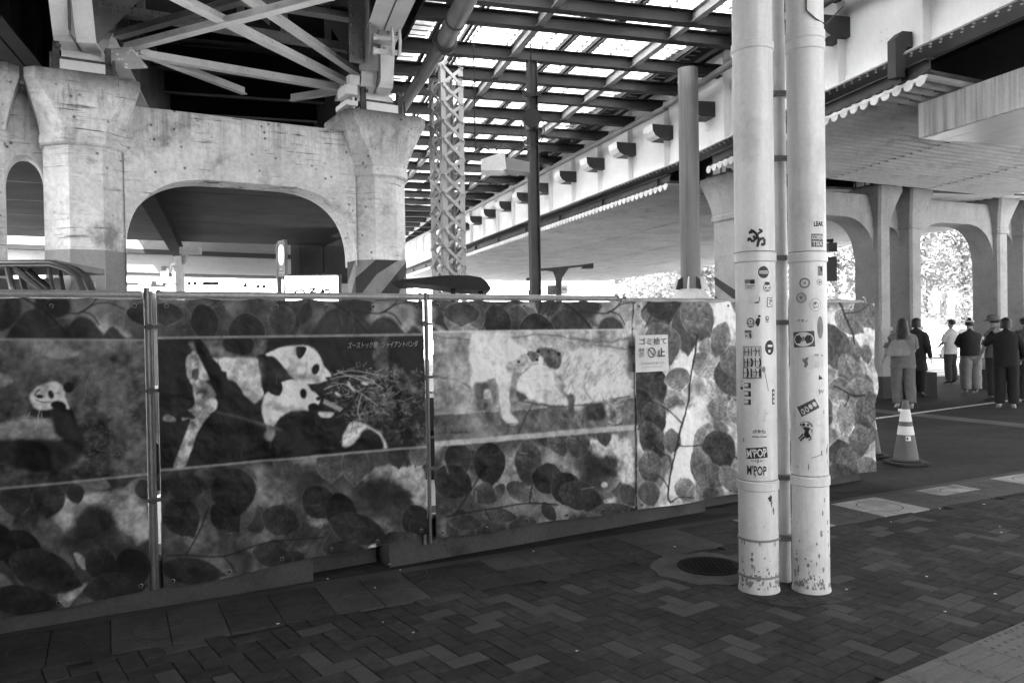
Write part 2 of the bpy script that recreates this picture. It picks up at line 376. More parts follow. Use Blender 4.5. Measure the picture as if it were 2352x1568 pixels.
def arch_wall(fr, par, x0, x1, y0, y1, ztop, zs, zc, rx, m, n=14, e=2.5, legs=True, name='arch_wall'):
    """wall from x0 to x1 with a flat-crowned arch opening"""
    prof = [(x0, 0.0)] if legs else []
    prof += [(x0, zs)]
    for k in range(1, n + 1):
        a = math.pi / 2 * k / n; prof.append((x0 + rx - rx * math.cos(a) ** (2 / e), zs + (zc - zs) * math.sin(a) ** (2 / e)))
    for k in range(n, 0, -1):
        a = math.pi / 2 * k / n; prof.append((x1 - rx + rx * math.cos(a) ** (2 / e), zs + (zc - zs) * math.sin(a) ** (2 / e)))
    prof += [(x1, zs)]
    mb = MB(); N = len(prof)
    for i in range(N - 1):                     # front, back, soffit and top as strips of quads
        (xa, za), (xb, zb) = prof[i], prof[i + 1]
        mb.add([fr(xa, y0, za), fr(xb, y0, zb), fr(xb, y0, ztop), fr(xa, y0, ztop)], [(0, 1, 2, 3)])
        mb.add([fr(xa, y1, za), fr(xb, y1, zb), fr(xb, y1, ztop), fr(xa, y1, ztop)], [(3, 2, 1, 0)])
        mb.add([fr(xa, y0, za), fr(xa, y1, za), fr(xb, y1, zb), fr(xb, y0, zb)], [(0, 1, 2, 3)])
    mb.add([fr(x0, y0, ztop), fr(x1, y0, ztop), fr(x1, y1, ztop), fr(x0, y1, ztop)], [(0, 1, 2, 3)])
    return obj(name, mb, m, par, smooth=True)
bl = thing('viaduct_bent', 'weathered pale concrete bent with flared octagonal columns and a wide arch at left', 'concrete bent', FL.o, FL.a)
HZ_D = mat('hazard_black', 0.045, 0.7); HZ_G = mat('hazard_grey', 0.26, 0.7, amt=0.25, scale=5, fine=0.2)
P0, P1, P2 = -4.66, -3.50, 0.0
pier(FL, bl, P0, .40, .40, .235, 4.42, .56, .50, .10, 3.66, CONC)
pier(FL, bl, P1, .40, .40, .235, 4.42, .56, .50, .10, 3.66, CONC, low=CONC_L)
pier(FL, bl, P2, .36, .36, .21, 4.42, .57, .50, .10, 3.62, CONC, low=HZ_G)
arch_wall(FL, bl, P1 + .395, P2 - .355, -.20, .26, 4.20, 2.45, 3.42, 1.0, CONC)
arch_wall(FL, bl, P0 + .395, P1 - .395, .05, .40, 4.30, 3.25, 3.58, .17, CONC, e=2.0)
arch_wall(FL, bl, P0 - 4.0, P0 - .395, -.20, .26, 4.20, 2.45, 3.42, 1.0, CONC)
# hazard stripes on pier 2 and the arch jamb beside it: slanting painted bands
oc = oct_ring((P2, 0), .366, .366, .21, 0)
per = 0
for i in (7, 0, 1, 2):
    a = Vector(oc[i]); b = Vector(oc[(i + 1) % 8]); Ld = (b - a).length; d = (b - a) / Ld
    for k in range(-4, 6):
        z0 = 1.0 + k * 0.62
        # a band rises to the right: z = z0 + (s + per)
        poly = []
        for s, zz in ((0, 0), (Ld, 0), (Ld, .31), (0, .31)):
            poly.append((s, z0 + (s + per) * 1.15 + zz))
        # clip the band to the painted height
        q = []
        for (s, z) in poly: q.append((s, min(max(z, 0.3), 2.515)))
        if max(z for _, z in q) - min(z for _, z in q) < 0.02: continue
        mb = MB(); mb.add([FL(*(a + d * s)[:2], z) for s, z in q], [(0, 1, 2, 3)]); obj('hazard_stripe', mb, HZ_D, bl)
    per += Ld
# bearings on every capital of the left bent
def bearing(fr, par, cx, z, w=0.46, tall=0.40, m=None, rich=True):
    g = GREASE; mb = MB(); fbox(mb, fr, cx - w * .62, cx + w * .62, -.36, .36, z, z + .05); fbox(mb, fr, cx - w * .56, cx + w * .56, -.26, .26, z + .17, z + .215); obj('base_plate', mb, g, par)
    mb = MB(); fbox(mb, fr, cx - w * .48, cx + w * .48, -.31, .25, z + .05, z + .17); obj('bearing_block', mb, m or STEEL_W, par)
    mb = MB(); fbox(mb, fr, cx - w * .45, cx + w * .45, -.24, .2, z + .215, z + .225)
    n = 9; rings = []
    for xx in (cx - w * .42, cx + w * .42): rings.append([fr(xx, -.02 + .19 * math.cos(math.pi * k / (n - 1)), z + .225 + .13 * math.sin(math.pi * k / (n - 1))) for k in range(n)])
    mb.loft(rings); obj('rocker', mb, m or STEEL_W, par, smooth=True)
    for sx in (-1, 1):
        mb = MB(); fbox(mb, fr, cx + sx * w * .55 - .03, cx + sx * w * .55 + .03, -.30, -.22, z + .02, z + .36)
        for yy in (-.34, -.12, .12): mb.tube([fr(cx + sx * w * .66, yy, z + .03), fr(cx + sx * w * .66, yy, z + .22)], .014, 8)
        for yy in (-.34, .1): mb.dome(fr(cx + sx * w * .5, yy, z + .30), .028, fr.y * -1)
        obj('anchor_bolts', mb, g if rich else STEEL_D, par, kind='stuff')
for cx in (P0, P1, P2):
    t = thing('bridge_bearing', {P0: 'grimy rocker bearing on the capital cut by the left picture edge', P1: 'grimy steel rocker bearing on the left flared capital', P2: 'rocker bearing with hanging bolts on the right flared capital of the bent'}[cx], 'bearing', FL(cx, 0, 4.42), FL.a, 'bearings of the left viaduct')
    bearing(FL, t, cx, 4.42)
    if cx == P2:
        mb = MB()
        for k in range(5): mb.tube([FL(cx - .40 - .03 * (k % 2), -.30 + k * .1, 4.30 + .04 * (k % 2)), FL(cx - .40 - .03 * (k % 2), -.30 + k * .1, 4.62)], .018, 8)
        fbox(mb, FL, cx - .52, cx - .36, -.36, .05, 4.50, 4.56); fbox(mb, FL, cx - .50, cx - .34, -.30, .02, 4.66, 4.78); fbox(mb, FL, cx - .46, cx - .32, -.34, -.22, 4.78, 4.90)
        obj('tie_rods', mb, STEEL_W, t)
# girders of the left viaduct --------------------------------------------------
GA = R(17.6)
def girder_frame(cx): return Frame(FL(cx, 0), GA)   # y runs along the girder, away from the camera
def left_girder(cx, label, near=-9.5, far=20, hw=.21, dark=False):
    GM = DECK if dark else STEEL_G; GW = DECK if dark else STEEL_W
    g = girder_frame(cx); t = thing('steel_girder', label, 'girder', g.o, g.a, 'girders of the left viaduct')
    mb = MB(); zb, zh = 4.80, 5.30
    fbox(mb, g, -.012, .012, near, far, zh, 7.0); fbox(mb, g, -.012, .012, -.55, .7, zb, zh + .001); obj('web', mb, GM, t)
    # soffit: flange flat at zh, dropping to zb at the pier
    m2 = MB(); path = [(near, zh), (-1.0, zh), (-.55, zh - .03), (-.34, zb + .05), (-.30, zb), (.30, zb), (.5, zb + .3), (.8, zh), (far, zh)]
    for (ya, za), (yb, zc) in zip(path, path[1:]):
        q = [g(s * hw, y, z + d) for d in (0, .02) for (y, z) in ((ya, za), (yb, zc)) for s in (-1, 1)]
        m2.add(q, [(0, 1, 3, 2), (4, 6, 7, 5), (0, 4, 5, 1), (2, 3, 7, 6), (0, 2, 6, 4), (1, 5, 7, 3)])
    obj('bottom_flange', m2, GW, t)
    m4 = MB(); m4.bar(g(0, near, zh - .004), g(0, -1.0, zh - .004), .008, .008)
    for k in range(2): fbox(m4, g, -.015 , .015, -.57 + k * .0, -.555, zb + .04, zh)
    obj('weld_seam', m4, GM, t)
    m3 = MB()
    for k in range(18):
        y = near + .5 + k * 1.15
        if y > far: break
        for s in (-1, 1): m3 = MB(); fbox(m3, g, min(s * .012, s * .16), max(s * .012, s * .16), y, y + .02, zh + .02, 6.9); obj('stiffener', m3, GM, t)
    rv = MB()
    for k in range(70):
        y = -1.2 - k * .12
        if y < near: break
        for s in (-1, 1): rv.dome(g(s * .012, y, zh + .09), .018, g.x * s)
    for k in range(16):
        for xx in (-.17, -.06, .06, .17): rv.dome(g(xx, -.9 - (k % 2) * .06, zh - .0) if k < 2 else g(xx, -.60, zh - .08) , .02, (0, 0, -1)) if k < 3 else None
    obj('rivets', rv, GM, t, kind='stuff')
    return g, t
gA, tA = left_girder(P1, 'pale steel girder with lit underside resting on the left capital')
gB, tB = left_girder(P2, 'steel girder with bright flange and bolted hanger over the right capital of the bent')
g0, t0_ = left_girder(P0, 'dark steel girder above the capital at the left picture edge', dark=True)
# rivetted end post and hinge bracket on girder B
mb = MB(); fbox(mb, gB, -.40, -.20, -.75, -.73, 4.95, 7.0); fbox(mb, gB, -.21, -.19, -1.2, -.73, 4.95, 7.0); fbox(mb, gB, -.26, -.02, -.58, -.56, 4.92, 5.5)
obj('end_post', mb, STEEL_G, tB)
mb = MB()
for k in range(14):
    mb.dome(gB(-.25, -.75, 5.0 + k * .12), .022, gB.y * -1); mb.dome(gB(-.36, -.75, 5.06 + k * .12), .022, gB.y * -1)
obj('rivets', mb, STEEL_G, tB, kind='stuff')
mb = MB()
for q in range(2):
    pr = [(0, 0), (.07, .02), (.10, .14), (.07, .32), (.0, .40), (-.03, .38), (.02, .28), (.04, .16), (.0, .08)]
    mb.prism(pr, lambda u, v, d: gB(.04 + d, -1.05 - u * 1.4, 4.98 + v - .02), .03 + q * .09, .055 + q * .09)
for z in (5.03, 5.2):
    mb.tube([gB(-.12, -1.0, z), gB(.16, -1.0, z)], .032, 10); mb.tube([gB(-.14, -1.0, z), gB(-.10, -1.0, z)], .05, 6)
obj('hinge_bracket', mb, STEEL_W, tB)
# deck and cross beams above ----------------------------------------------------
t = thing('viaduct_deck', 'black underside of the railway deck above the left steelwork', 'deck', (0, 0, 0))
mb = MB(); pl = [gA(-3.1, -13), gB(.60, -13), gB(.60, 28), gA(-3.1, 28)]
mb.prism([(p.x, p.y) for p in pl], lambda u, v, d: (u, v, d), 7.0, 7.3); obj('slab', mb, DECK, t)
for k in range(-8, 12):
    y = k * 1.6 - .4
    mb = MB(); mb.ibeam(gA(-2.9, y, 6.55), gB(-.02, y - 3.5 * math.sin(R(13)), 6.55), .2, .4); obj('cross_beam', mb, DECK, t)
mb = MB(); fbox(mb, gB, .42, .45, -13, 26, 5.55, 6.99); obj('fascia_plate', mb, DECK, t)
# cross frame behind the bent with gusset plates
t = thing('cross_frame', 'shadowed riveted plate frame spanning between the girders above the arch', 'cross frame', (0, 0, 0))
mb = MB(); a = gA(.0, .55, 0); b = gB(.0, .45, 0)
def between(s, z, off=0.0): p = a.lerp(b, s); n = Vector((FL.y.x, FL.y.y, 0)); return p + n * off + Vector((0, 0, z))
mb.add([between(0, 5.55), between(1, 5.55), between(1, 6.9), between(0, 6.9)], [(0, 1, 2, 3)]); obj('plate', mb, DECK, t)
fm = MB(); rv = MB()
for z in (5.50, 6.1, 6.75): obj('frame_angle', MB().bar(between(0, z, -.06), between(1, z, -.06), .12, .11), STEEL_G, t)
for s in (.16, .33, .5, .66, .83): obj('frame_angle', MB().bar(between(s, 5.45, -.05), between(s, 6.9, -.05), .05, .09, (1, 0, 0)), STEEL_G, t)
gs = MB()
for (s0, s1) in ((.78, 1.0), (.22, 0.0), (.45, .6)):
    gs = MB().add([between(s0, 5.95, -.13), between(s1, 5.95, -.13), between(s1, 4.95 if s0 != .45 else 5.6, -.13)], [(0, 1, 2)]); obj('gusset_plate', gs, STEEL_G, t)
for z in (5.48, 5.53, 5.92, 6.1):
    for k in range(44): rv.dome(between(.02 + k * .022, z, -.14), .016, FL.y * -1)
obj('rivets', rv, STEEL_G, t, kind='stuff')
# plan bracing -------------------------------------------------------------------
def tee(name, a, b, parent, w=.11, h=.10, rivs=True, m=None):
    mb = MB(); a = Vector(a); b = Vector(b); u = Vector((0, 0, 1))
    mb.bar(a, b, w, .012); mb.bar(a + u * h / 2, b + u * h / 2, .012, h)
    n = int((b - a).length / .33); side = (b - a).cross(u).normalized()
    if rivs:
        for k in range(1, n):
            p = a.lerp(b, k / n)
            for s in (1, -1): mb.dome(p + side * (.007 * s) + u * .06, .016, side * s)
    return obj(name, mb, m or STEEL_W, parent)
br = thing('wind_bracing', 'pale crossed steel bracing bars fanning out between the two left girders', 'bracing', (0, 0, 0))
zb = 5.02
A = on_z(285, 118, zb); B = on_z(808, 205, zb)
def ext(p, q, k): return p + (q - p) * k
tee('brace_bar', A, ext(A, on_z(735, 2, zb), 1.5), br)
tee('brace_bar', B + Vector((0, 0, .03)), ext(B, on_z(392, 0, zb), 1.35) + Vector((0, 0, .03)), br, w=.13)
tee('brace_bar', A + Vector((.1, .1, -.03)), B + Vector((-.1, 0, -.03)), br)
tee('brace_bar', A + Vector((.15, .1, -.01)), on_z(562, 217, zb), br, w=.09, rivs=False)
tee('brace_bar', on_z(822, 174, zb + .12), ext(on_z(822, 174, zb + .12), on_z(604, 26, zb + .12), 1.7), br)
tee('brace_bar', on_z(268, 88, zb + .25), ext(on_z(268, 88, zb + .25), on_z(560, 6, zb + .25), 1.3), br, m=STEEL_G)
tee('brace_bar', on_z(825, 50, zb + .5), on_z(560, 8, zb + .5), br, w=.16, m=STEEL_G)
tee('brace_bar', B + Vector((0, .1, 0)), on_z(668, 232, zb), br, w=.08, rivs=False)
def gusset(pix, z):
    P = [on_z(x, y, z) for x, y in pix]; mb = MB(); mb.prism([(p.x, p.y) for p in P], lambda u, v, d: (u, v, d), z - .03, z - .018)
    o = obj('gusset_plate', mb, STEEL_W, br); c = sum(P, Vector()) / len(P); rv = MB()
    for p in P:
        for k in (.8, .5): rv.dome(c.lerp(p, k) - Vector((0, 0, .03)), .022, (0, 0, -1))
    obj('rivets', rv, STEEL_W, br, kind='stuff')
gusset([(246, 107), (300, 104), (340, 152), (290, 154), (268, 130)], zb - .02)
gusset([(782, 190), (828, 207), (825, 228), (768, 228)], zb - .04)
# pair of ceiling panels and a dark downstand beam behind the bent
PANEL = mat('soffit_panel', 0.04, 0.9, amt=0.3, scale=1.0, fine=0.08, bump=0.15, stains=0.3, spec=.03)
t = thing('panelled_soffit', 'dim panelled ceiling seen through the left arches', 'ceiling', (0, 0, 0))
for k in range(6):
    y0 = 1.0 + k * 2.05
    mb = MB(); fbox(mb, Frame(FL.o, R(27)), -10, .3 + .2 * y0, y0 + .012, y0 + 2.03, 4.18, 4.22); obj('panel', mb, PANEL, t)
mb = MB(); fq = Frame(on_z(336, 455, 3.92), R(20)); fbox(mb, fq, -.14, .16, -.4, 10.5, 3.92, 4.17); obj('drop_beam', mb, mat('drop_beam_tone', .012, .95, spec=.02), t)  # beam in one very dark even tone
# drain pipe beside girder B
DPIPE = mat('drainpipe_paint', .15, .4, amt=.25, scale=3, stains=.3); t = thing('drain_pipe', 'fat grey drainpipe with a flanged joint climbing beside the steel girder', 'pipe', (0, 0, 0))
zp = 5.15; p0 = on_z(1100, -60, zp); p1 = on_z(1022, 96, zp); p2 = on_z(922, 250, zp - .06)
obj('upper_pipe', MB().tube([p0 + (p0 - p1) * 3, p0, p1], .115, 20), DPIPE, t, smooth=True)
obj('lower_pipe', MB().tube([p1, p2, p2 + (p2 - p1) * 1.5], .085, 20), DPIPE, t, smooth=True)
d = (p1 - p0).normalized()
obj('joint_flange', MB().tube([p1 - d * .08, p1 - d * .03, p1 + d * .05, p1 + d * .10], [.125, .155, .155, .11], 20), STEEL_D, t)
for k in (-.9, -.35, .25): obj('pipe_clamp', MB().tube([p1 + d * k * 2 - d * .015, p1 + d * k * 2 + d * .015], .122 if k < 0 else .09, 20), STEEL_D, t)

# ================================================================== CANOPY
FC = Frame((0.08, 12.95), R(16.6))            # x along the purlins, y along the rafters
ZC = 5.93
def girder_x(Y):                               # web line of the right girder
    return 5.3 - .247 * (Y - 8.1) if Y < 15.75 else 3.41 - .352 * (Y - 15.75)
cp = thing('street_canopy', 'translucent corrugated canopy on dark steel purlins between the two viaducts', 'canopy', (0, 0, 0))
def x_at(target, y):                           # canopy x where world X - target(Y) changes sign
    lo, hi = -12.0, 14.0
    for _ in range(40):
        mid = (lo + hi) / 2; p = FC(mid, y)
        if p.x < target(p.y): lo = mid
        else: hi = mid
    return lo
left_x = lambda Y: -1.82 - math.tan(GA) * (Y - 10.86) + .62
ys = [-16.0 + 1.27 * k for k in range(13)]; ys = [y for y in ys if y < -1.2] + [-1.35]
ys += [0.0, 1.12, 2.2, 3.45, 4.75, 6.1, 7.5] + [8.9 + 1.45 * k for k in range(15)]
for i, y in enumerate(ys):
    xa = x_at(left_x, y); xb = x_at(lambda Y: girder_x(Y) - .10, y)
    mb = MB().ibeam(FC(xa, y, ZC), FC(xb, y, ZC), .16, .20, .014); obj('purlin', mb, STEEL_M, cp)
y0, y1 = ys[0], ys[-1]
for k in range(-9, 4):
    for sub, xo in ((0, 0.0), (1, .82), (2, 1.30)):
        x = k * 2.13 + xo; segs = []
        # keep only the stretch that lies between the two viaducts
        s = None; yy = y0
        while yy <= y1:
            p = FC(x, yy); ok = left_x(p.y) < p.x < girder_x(p.y) - .05
            if ok and s is None: s = yy
            if (not ok or yy + .5 > y1) and s is not None: segs.append((s, yy)); s = None
            yy += .5
        for a, b in segs:
            if b - a < 1: continue
            if sub == 0: mb = MB().ibeam(FC(x, a, ZC + .03), FC(x, b, ZC + .03), .11, .17, .012); obj('rafter', mb, mat('rafter_paint', .38, .5, amt=.2, scale=3), cp)
            else: mb = MB().bar(FC(x, a, ZC + .27), FC(x, b, ZC + .27), .05, .07).bar(FC(x + .09, a, ZC + .27), FC(x + .09, b, ZC + .27), .03, .05); obj('rafter', mb, STEEL_M, cp, label='slim paired rafter')
# sheet hooks standing on the rafters
hk = MB()
for y in ys:
    for k in range(-6, 4):
        for q in range(5):
            x = k * 2.13 + .82; p = FC(x, y + .18 + q * .2, ZC + .30)
            if left_x(p.y) < p.x < girder_x(p.y) and p.y < 22: hk.bar(p, p + Vector((0.01, .05 * (-1) ** q, .13)), .014, .014)
obj('sheet_hooks', hk, STEEL_D, cp, kind='stuff')
# roof sheets
def sheet_mat(name, tr, dirt):
    m = bpy.data.materials.new(name); m.use_nodes = True; n = m.node_tree.nodes; L = m.node_tree.links; n.clear()
    geo = n.new('ShaderNodeNewGeometry'); no = n.new('ShaderNodeTexNoise'); no.inputs['Scale'].default_value = 1.3; no.inputs['Detail'].default_value = 7; no.inputs['Roughness'].default_value = .7
    mp = n.new('ShaderNodeMapping'); mp.inputs['Rotation'].default_value = (0, 0, -R(16.6)); mp.inputs['Scale'].default_value = (.6, 2.5, 1)
    L.new(geo.outputs['Position'], mp.inputs[0]); L.new(mp.outputs[0], no.inputs['Vector'])
    mr = n.new('ShaderNodeMapRange'); mr.inputs[1].default_value = .38; mr.inputs[2].default_value = .62; mr.inputs[3].default_value = tr; mr.inputs[4].default_value = tr * (1 - dirt)
    L.new(no.outputs['Fac'], mr.inputs[0]); cb = n.new('ShaderNodeCombineColor'); [L.new(mr.outputs[0], cb.inputs[i]) for i in range(3)]
    tl = n.new('ShaderNodeBsdfTranslucent'); df = n.new('ShaderNodeBsdfDiffuse'); df.inputs[0].default_value = (.5, .5, .5, 1); mx = n.new('ShaderNodeMixShader'); mx.inputs[0].default_value = .25
    o = n.new('ShaderNodeOutputMaterial'); L.new(cb.outputs[0], tl.inputs[0]); L.new(tl.outputs[0], mx.inputs[1]); L.new(df.outputs[0], mx.inputs[2]); L.new(mx.outputs[0], o.inputs[0]); return m
SH = [sheet_mat('roof_sheet_clear', .92, .55), sheet_mat('roof_sheet_dirty', .75, .92), sheet_mat('roof_sheet_old', .35, .97)]
rs = random.Random(3); yy = ys[0]; zi = 0
while yy < ys[-1]:
    wd = .62; xa = x_at(left_x, yy) - .3; xb = x_at(lambda Y: girder_x(Y) - .65, yy) if FC(0, yy).y > 11 else x_at(lambda Y: girder_x(Y) - .2, yy)
    xb += rs.uniform(-.25, .25)
    x = xa; first = True
    while x < xb - .2:
        ln = min(rs.choice((1.82, 2.42, 1.82)), xb - x); z = ZC + .36 + (zi % 2) * .035 + rs.uniform(-.004, .004) + (.016 if first else 0)
        mb = MB(); n = max(6, int(ln / .075)) ; v = []
        for i in range(n + 1):
            xx = x + ln * i / n; zz = z + .013 * (i % 2)
            v += [FC(xx, yy, zz), FC(xx, yy + wd + .07, zz + .03)]
        mb.add(v, [(2 * i, 2 * i + 2, 2 * i + 3, 2 * i + 1) for i in range(n)])
        k = 0 if rs.random() < .66 else (1 if rs.random() < .7 else 2)
        if FC(x, yy).y < 7.4 and FC(x, yy).x < 3.6: obj('roof_sheet', mb, DECK, cp, label='opaque unseen roof sheet added to block light near the camera')  # opaque near sheets, out of view, added to darken the pavement
        elif rs.random() > .012 or FC(x, yy).y < 14: obj('roof_sheet', mb, SH[k], cp)
        x += ln - .02; first = not first
    yy += wd * .95; zi += 1
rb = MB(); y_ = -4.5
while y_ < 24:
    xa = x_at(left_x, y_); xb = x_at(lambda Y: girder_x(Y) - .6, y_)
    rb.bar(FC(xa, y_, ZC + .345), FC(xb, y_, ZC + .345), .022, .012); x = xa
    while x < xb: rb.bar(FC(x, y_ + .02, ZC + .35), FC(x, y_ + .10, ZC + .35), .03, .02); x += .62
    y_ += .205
obj('rib_shade_bars', rb, mat('rib_shadow_strip', .25, .8), cp, kind='stuff')  # thin grey bars stand in for the shading along the sheet ribs
# dark sheeting where the canopy meets the right viaduct
mb = MB(); P = []
for Y in (-1, 4, 10, 13, 16, 20, 26, 34, 44): P.append((girder_x(Y), Y))
for (xa, ya), (xb, yb) in zip(P, P[1:]):
    mb.add([(xa - .85, ya - .25, ZC + .46), (xa + .2, ya, ZC + .50), (xb + .2, yb, ZC + .50), (xb - .85, yb - .25, ZC + .46)], [(0, 1, 2, 3)])
obj('valley_flashing', mb, DECK, cp)
# supports ----------------------------------------------------------------------
t = thing('canopy_post', 'thin dark upright post with a lamp drum under the bright canopy', 'post', FC(.33, 0.0), FC.a)
p = FC(.33, .0); mb = MB(); fbox(mb, FC, .33 - .08, .33 + .08, -.012, .012, 0, ZC); fbox(mb, FC, .33 - .08, .33 - .066, -.07, .07, 0, ZC); fbox(mb, FC, .33 + .066, .33 + .08, -.07, .07, 0, ZC); obj('shaft', mb, STEEL_D, t)
z1 = on_y(1228, 285, p.y).z
mb = MB().tube([p + Vector((-.02, -.30, z1)), p + Vector((-.02, .02, z1))], [.13, .13], 20).tube([p + Vector((-.02, -.31, z1 + .02)), p + Vector((-.02, -.28, z1 + .02))], .15, 20); obj('lamp_drum', mb, BLACK, t, smooth=True)
mb = MB(); n = 16
for k in range(n):
    a = 2 * math.pi * k / n; b = a + 2 * math.pi / n; mb.bar(p + Vector((.19 * math.cos(a), -.05, z1 - .10 + .26 * math.sin(a))), p + Vector((.19 * math.cos(b), -.05, z1 - .10 + .26 * math.sin(b))), .014, .014)
obj('hoop_bracket', mb, BLACK, t)
for s in (-1, 1): obj('bracket_ear', MB().prism([(0, 0), (s * .14, .02), (s * .16, .09), (s * .05, .06)], lambda u, v, d: p + Vector((u, d - .1, z1 + .42 + v)), 0, .1), BLACK, t)
cx = on_y(1583, 400, 13.55); cx = (cx.x, 13.55)
t = thing('round_column', 'smooth grey round steel column on a tapered concrete footing', 'column', (cx[0], cx[1], 0))
obj('shaft', MB().lathe([(.168, 2.2), (.168, ZC)], 36, cx), mat('column_grey', 0.17, 0.45, amt=.12, scale=4, fine=.06, stretch=(1, 1, .15), streak=.35), t, smooth=True)
obj('footing', MB().lathe([(.46, 0), (.44, 1.9), (.36, 2.04), (.235, 2.19), (.22, 2.21), (0, 2.21)], 12, cx, cap=False), mat('footing_concrete', 0.5, .85, stains=.2), t)
for k in range(8):
    a = math.pi / 8 + k * math.pi / 4; d = Vector((math.cos(a), math.sin(a), 0)); c = Vector((cx[0], cx[1], 0))
    mb = MB(); sd_ = Vector((-d.y, d.x, 0)) * .008
    mb.add([c + d * .16 + sd_ + Vector((0, 0, z)) for z in (2.2, 2.42)] + [c + d * .25 + sd_ + Vector((0, 0, 2.36)), c + d * .30 + sd_ + Vector((0, 0, 2.2))] + [c + d * .16 - sd_ + Vector((0, 0, z)) for z in (2.2, 2.42)] + [c + d * .25 - sd_ + Vector((0, 0, 2.36)), c + d * .30 - sd_ + Vector((0, 0, 2.2))],
           [(0, 1, 2, 3), (7, 6, 5, 4), (0, 4, 5, 1), (1, 5, 6, 2), (2, 6, 7, 3), (3, 7, 4, 0)]); obj('stiffener_plate', mb, STEEL_W if k % 2 else STEEL_D, t)
# lattice column
lc = on_y(1018, 500, 13.6); FQ = Frame((lc.x, lc.y), R(34)); LATT = mat('lattice_paint', .42, .5, amt=.15, scale=3, stains=.2); t = thing('lattice_column', 'square lattice steel column laced with crossed flat bars', 'column', FQ.o, FQ.a)
sz = .44; zt = 6.9
for (x, y, sx, sy) in ((0, 0, 1, 1), (sz, 0, -1, 1), (sz, sz, -1, -1), (0, sz, 1, -1)):
    mb = MB(); fbox(mb, FQ, min(x, x + sx * .095), max(x, x + sx * .095), min(y, y + sy * .012), max(y, y + sy * .012), 0, zt); fbox(mb, FQ, min(x, x + sx * .012), max(x, x + sx * .012), min(y + sy * .012, y + sy * .095), max(y + sy * .012, y + sy * .095), 0, zt); obj('corner_angle', mb, LATT, t)
pitch = .31
for f in range(4):
    fn = [lambda s, z, o: FQ(s, -o, z), lambda s, z, o: FQ(-o, s, z), lambda s, z, o: FQ(s, sz + o, z), lambda s, z, o: FQ(sz + o, s, z)][f]
    for k in range(int((zt - .3) / pitch)):
        z = .2 + k * pitch
        for dr in (0, 1):
            a, b = (.03, sz - .03) if dr == 0 else (sz - .03, .03); o = .010 + .012 * dr
            A_, B_ = fn(a, z, o), fn(b, z + pitch, o); nn = (fn(0, 0, 1) - fn(0, 0, 0)).normalized()
            mb = MB().bar(A_, B_, .055, .010, nn)
            if f < 2: mb.dome(A_ + nn * .006, .022, nn); mb.dome(B_ + nn * .006, .022, nn)
            obj('lacing_bar', mb, LATT, t)
# ================================================================== RIGHT VIADUCT
SPANS = [((8.85, -6.25), (3.41, 15.75)), ((3.41, 15.75), (-6.9, 45.1))]
ZB = 4.78                                      # underside of the girder
def span_frame(i):
    a, b = SPANS[i]; d = Vector((b[0] - a[0], b[1] - a[1], 0)); fr = Frame(a, math.atan2(d.y, d.x) - math.pi / 2); return fr, d.length
DUCT = mat('duct_paint', 0.045, 0.6, amt=.2, scale=4)
TUBE = mat('rail_tube', 0.20, .45, amt=.2, scale=3)
for i in (0, 1):
    fr, Ls = span_frame(i)
    t = thing('plate_girder', ['white riveted plate girder running in from the right picture edge over the pavement', 'white riveted plate girder running away under the far half of the canopy'][i], 'girder', fr.o, fr.a, 'girders of the right viaduct')
    mb = MB(); fbox(mb, fr, -.012, .012, 0, Ls - .03, ZB + .02, 7.0); obj('web', mb, STEEL_C, t)
    mb = MB(); fbox(mb, fr, -.16, .24, 0, Ls - .03, ZB, ZB + .022); obj('bottom_flange', mb, STEEL_G, t)
    mb = MB(); fbox(mb, fr, -.024, -.012, 0, Ls - .03, ZB + .022, ZB + .15); fbox(mb, fr, -.15, -.024, 0, Ls - .03, ZB + .022, ZB + .034); obj('flange_angle', mb, STEEL_C, t)
    rv = MB(); s = .1
    while s < Ls:
        if (fr(0, s).y > 4) and fr(0, s).y < 36:
            rv.dome(fr(-.024, s, ZB + .09), .017, fr.x * -1)
            if fr(0, s).y < 24:
                for xx in (-.13, -.06): rv.dome(fr(xx, s + .07 * (xx < -.1), ZB), .017, (0, 0, -1))
        s += .155
    n = 0; s = .6 if i == 0 else .45; st = []
    while s < Ls:
        Y = fr(0, s).y
        mb = MB(); fbox(mb, fr, -.13, -.012, s, s + .014, ZB + .034, 6.9); fbox(mb, fr, -.024, -.0125, s + .014, s + .10, ZB + .15, 6.9); obj('stiffener', mb, STEEL_C, t)
        if 6 < Y < 24:
            for k in range(16): rv.dome(fr(-.024, s + .055, ZB + .25 + k * .085), .013, fr.x * -1)
            for k in range(4): rv.dome(fr(-.012, s + .75 + .10 * (k % 2), ZB + .38 + .11 * (k // 2)), .015, fr.x * -1)
        if i == 1 and n % 3 == 1 and Y < 34:
            mb = MB(); fbox(mb, fr, -.024, -.0125, s + .22, s + .62, ZB + .16, ZB + .62); obj('splice_plate', mb, STEEL_C, t)
            for a in range(5):
                for b in range(5): rv.dome(fr(-.024, s + .27 + a * .075, ZB + .20 + b * .085), .013, fr.x * -1)
        n += 1; s += 1.55
    obj('rivets', rv, STEEL_C, t, kind='stuff')
    # long tube on brackets
    obj('long_tube', MB().tube([fr(-.34, 0, 5.86), fr(-.34, Ls, 5.90)], .06, 14), TUBE, t, smooth=True)
    fbx = MB(); fbox(fbx, fr, -.14, .3, 0, Ls, 6.98, 7.02); obj('top_flange', fbx, STEEL_G, t)
def on_girder(x, y=None):                      # point on the web seen at picture column x
    a = (x - 1176) / F0
    Y = (5.3 + .247 * 8.1) / (a + .247)
    i = 0
    if Y > 15.75: Y = (3.41 + .352 * 15.75) / (a + .352); i = 1
    fr, _ = span_frame(i); return fr, fr.inv((a * Y, Y, 0))[1]
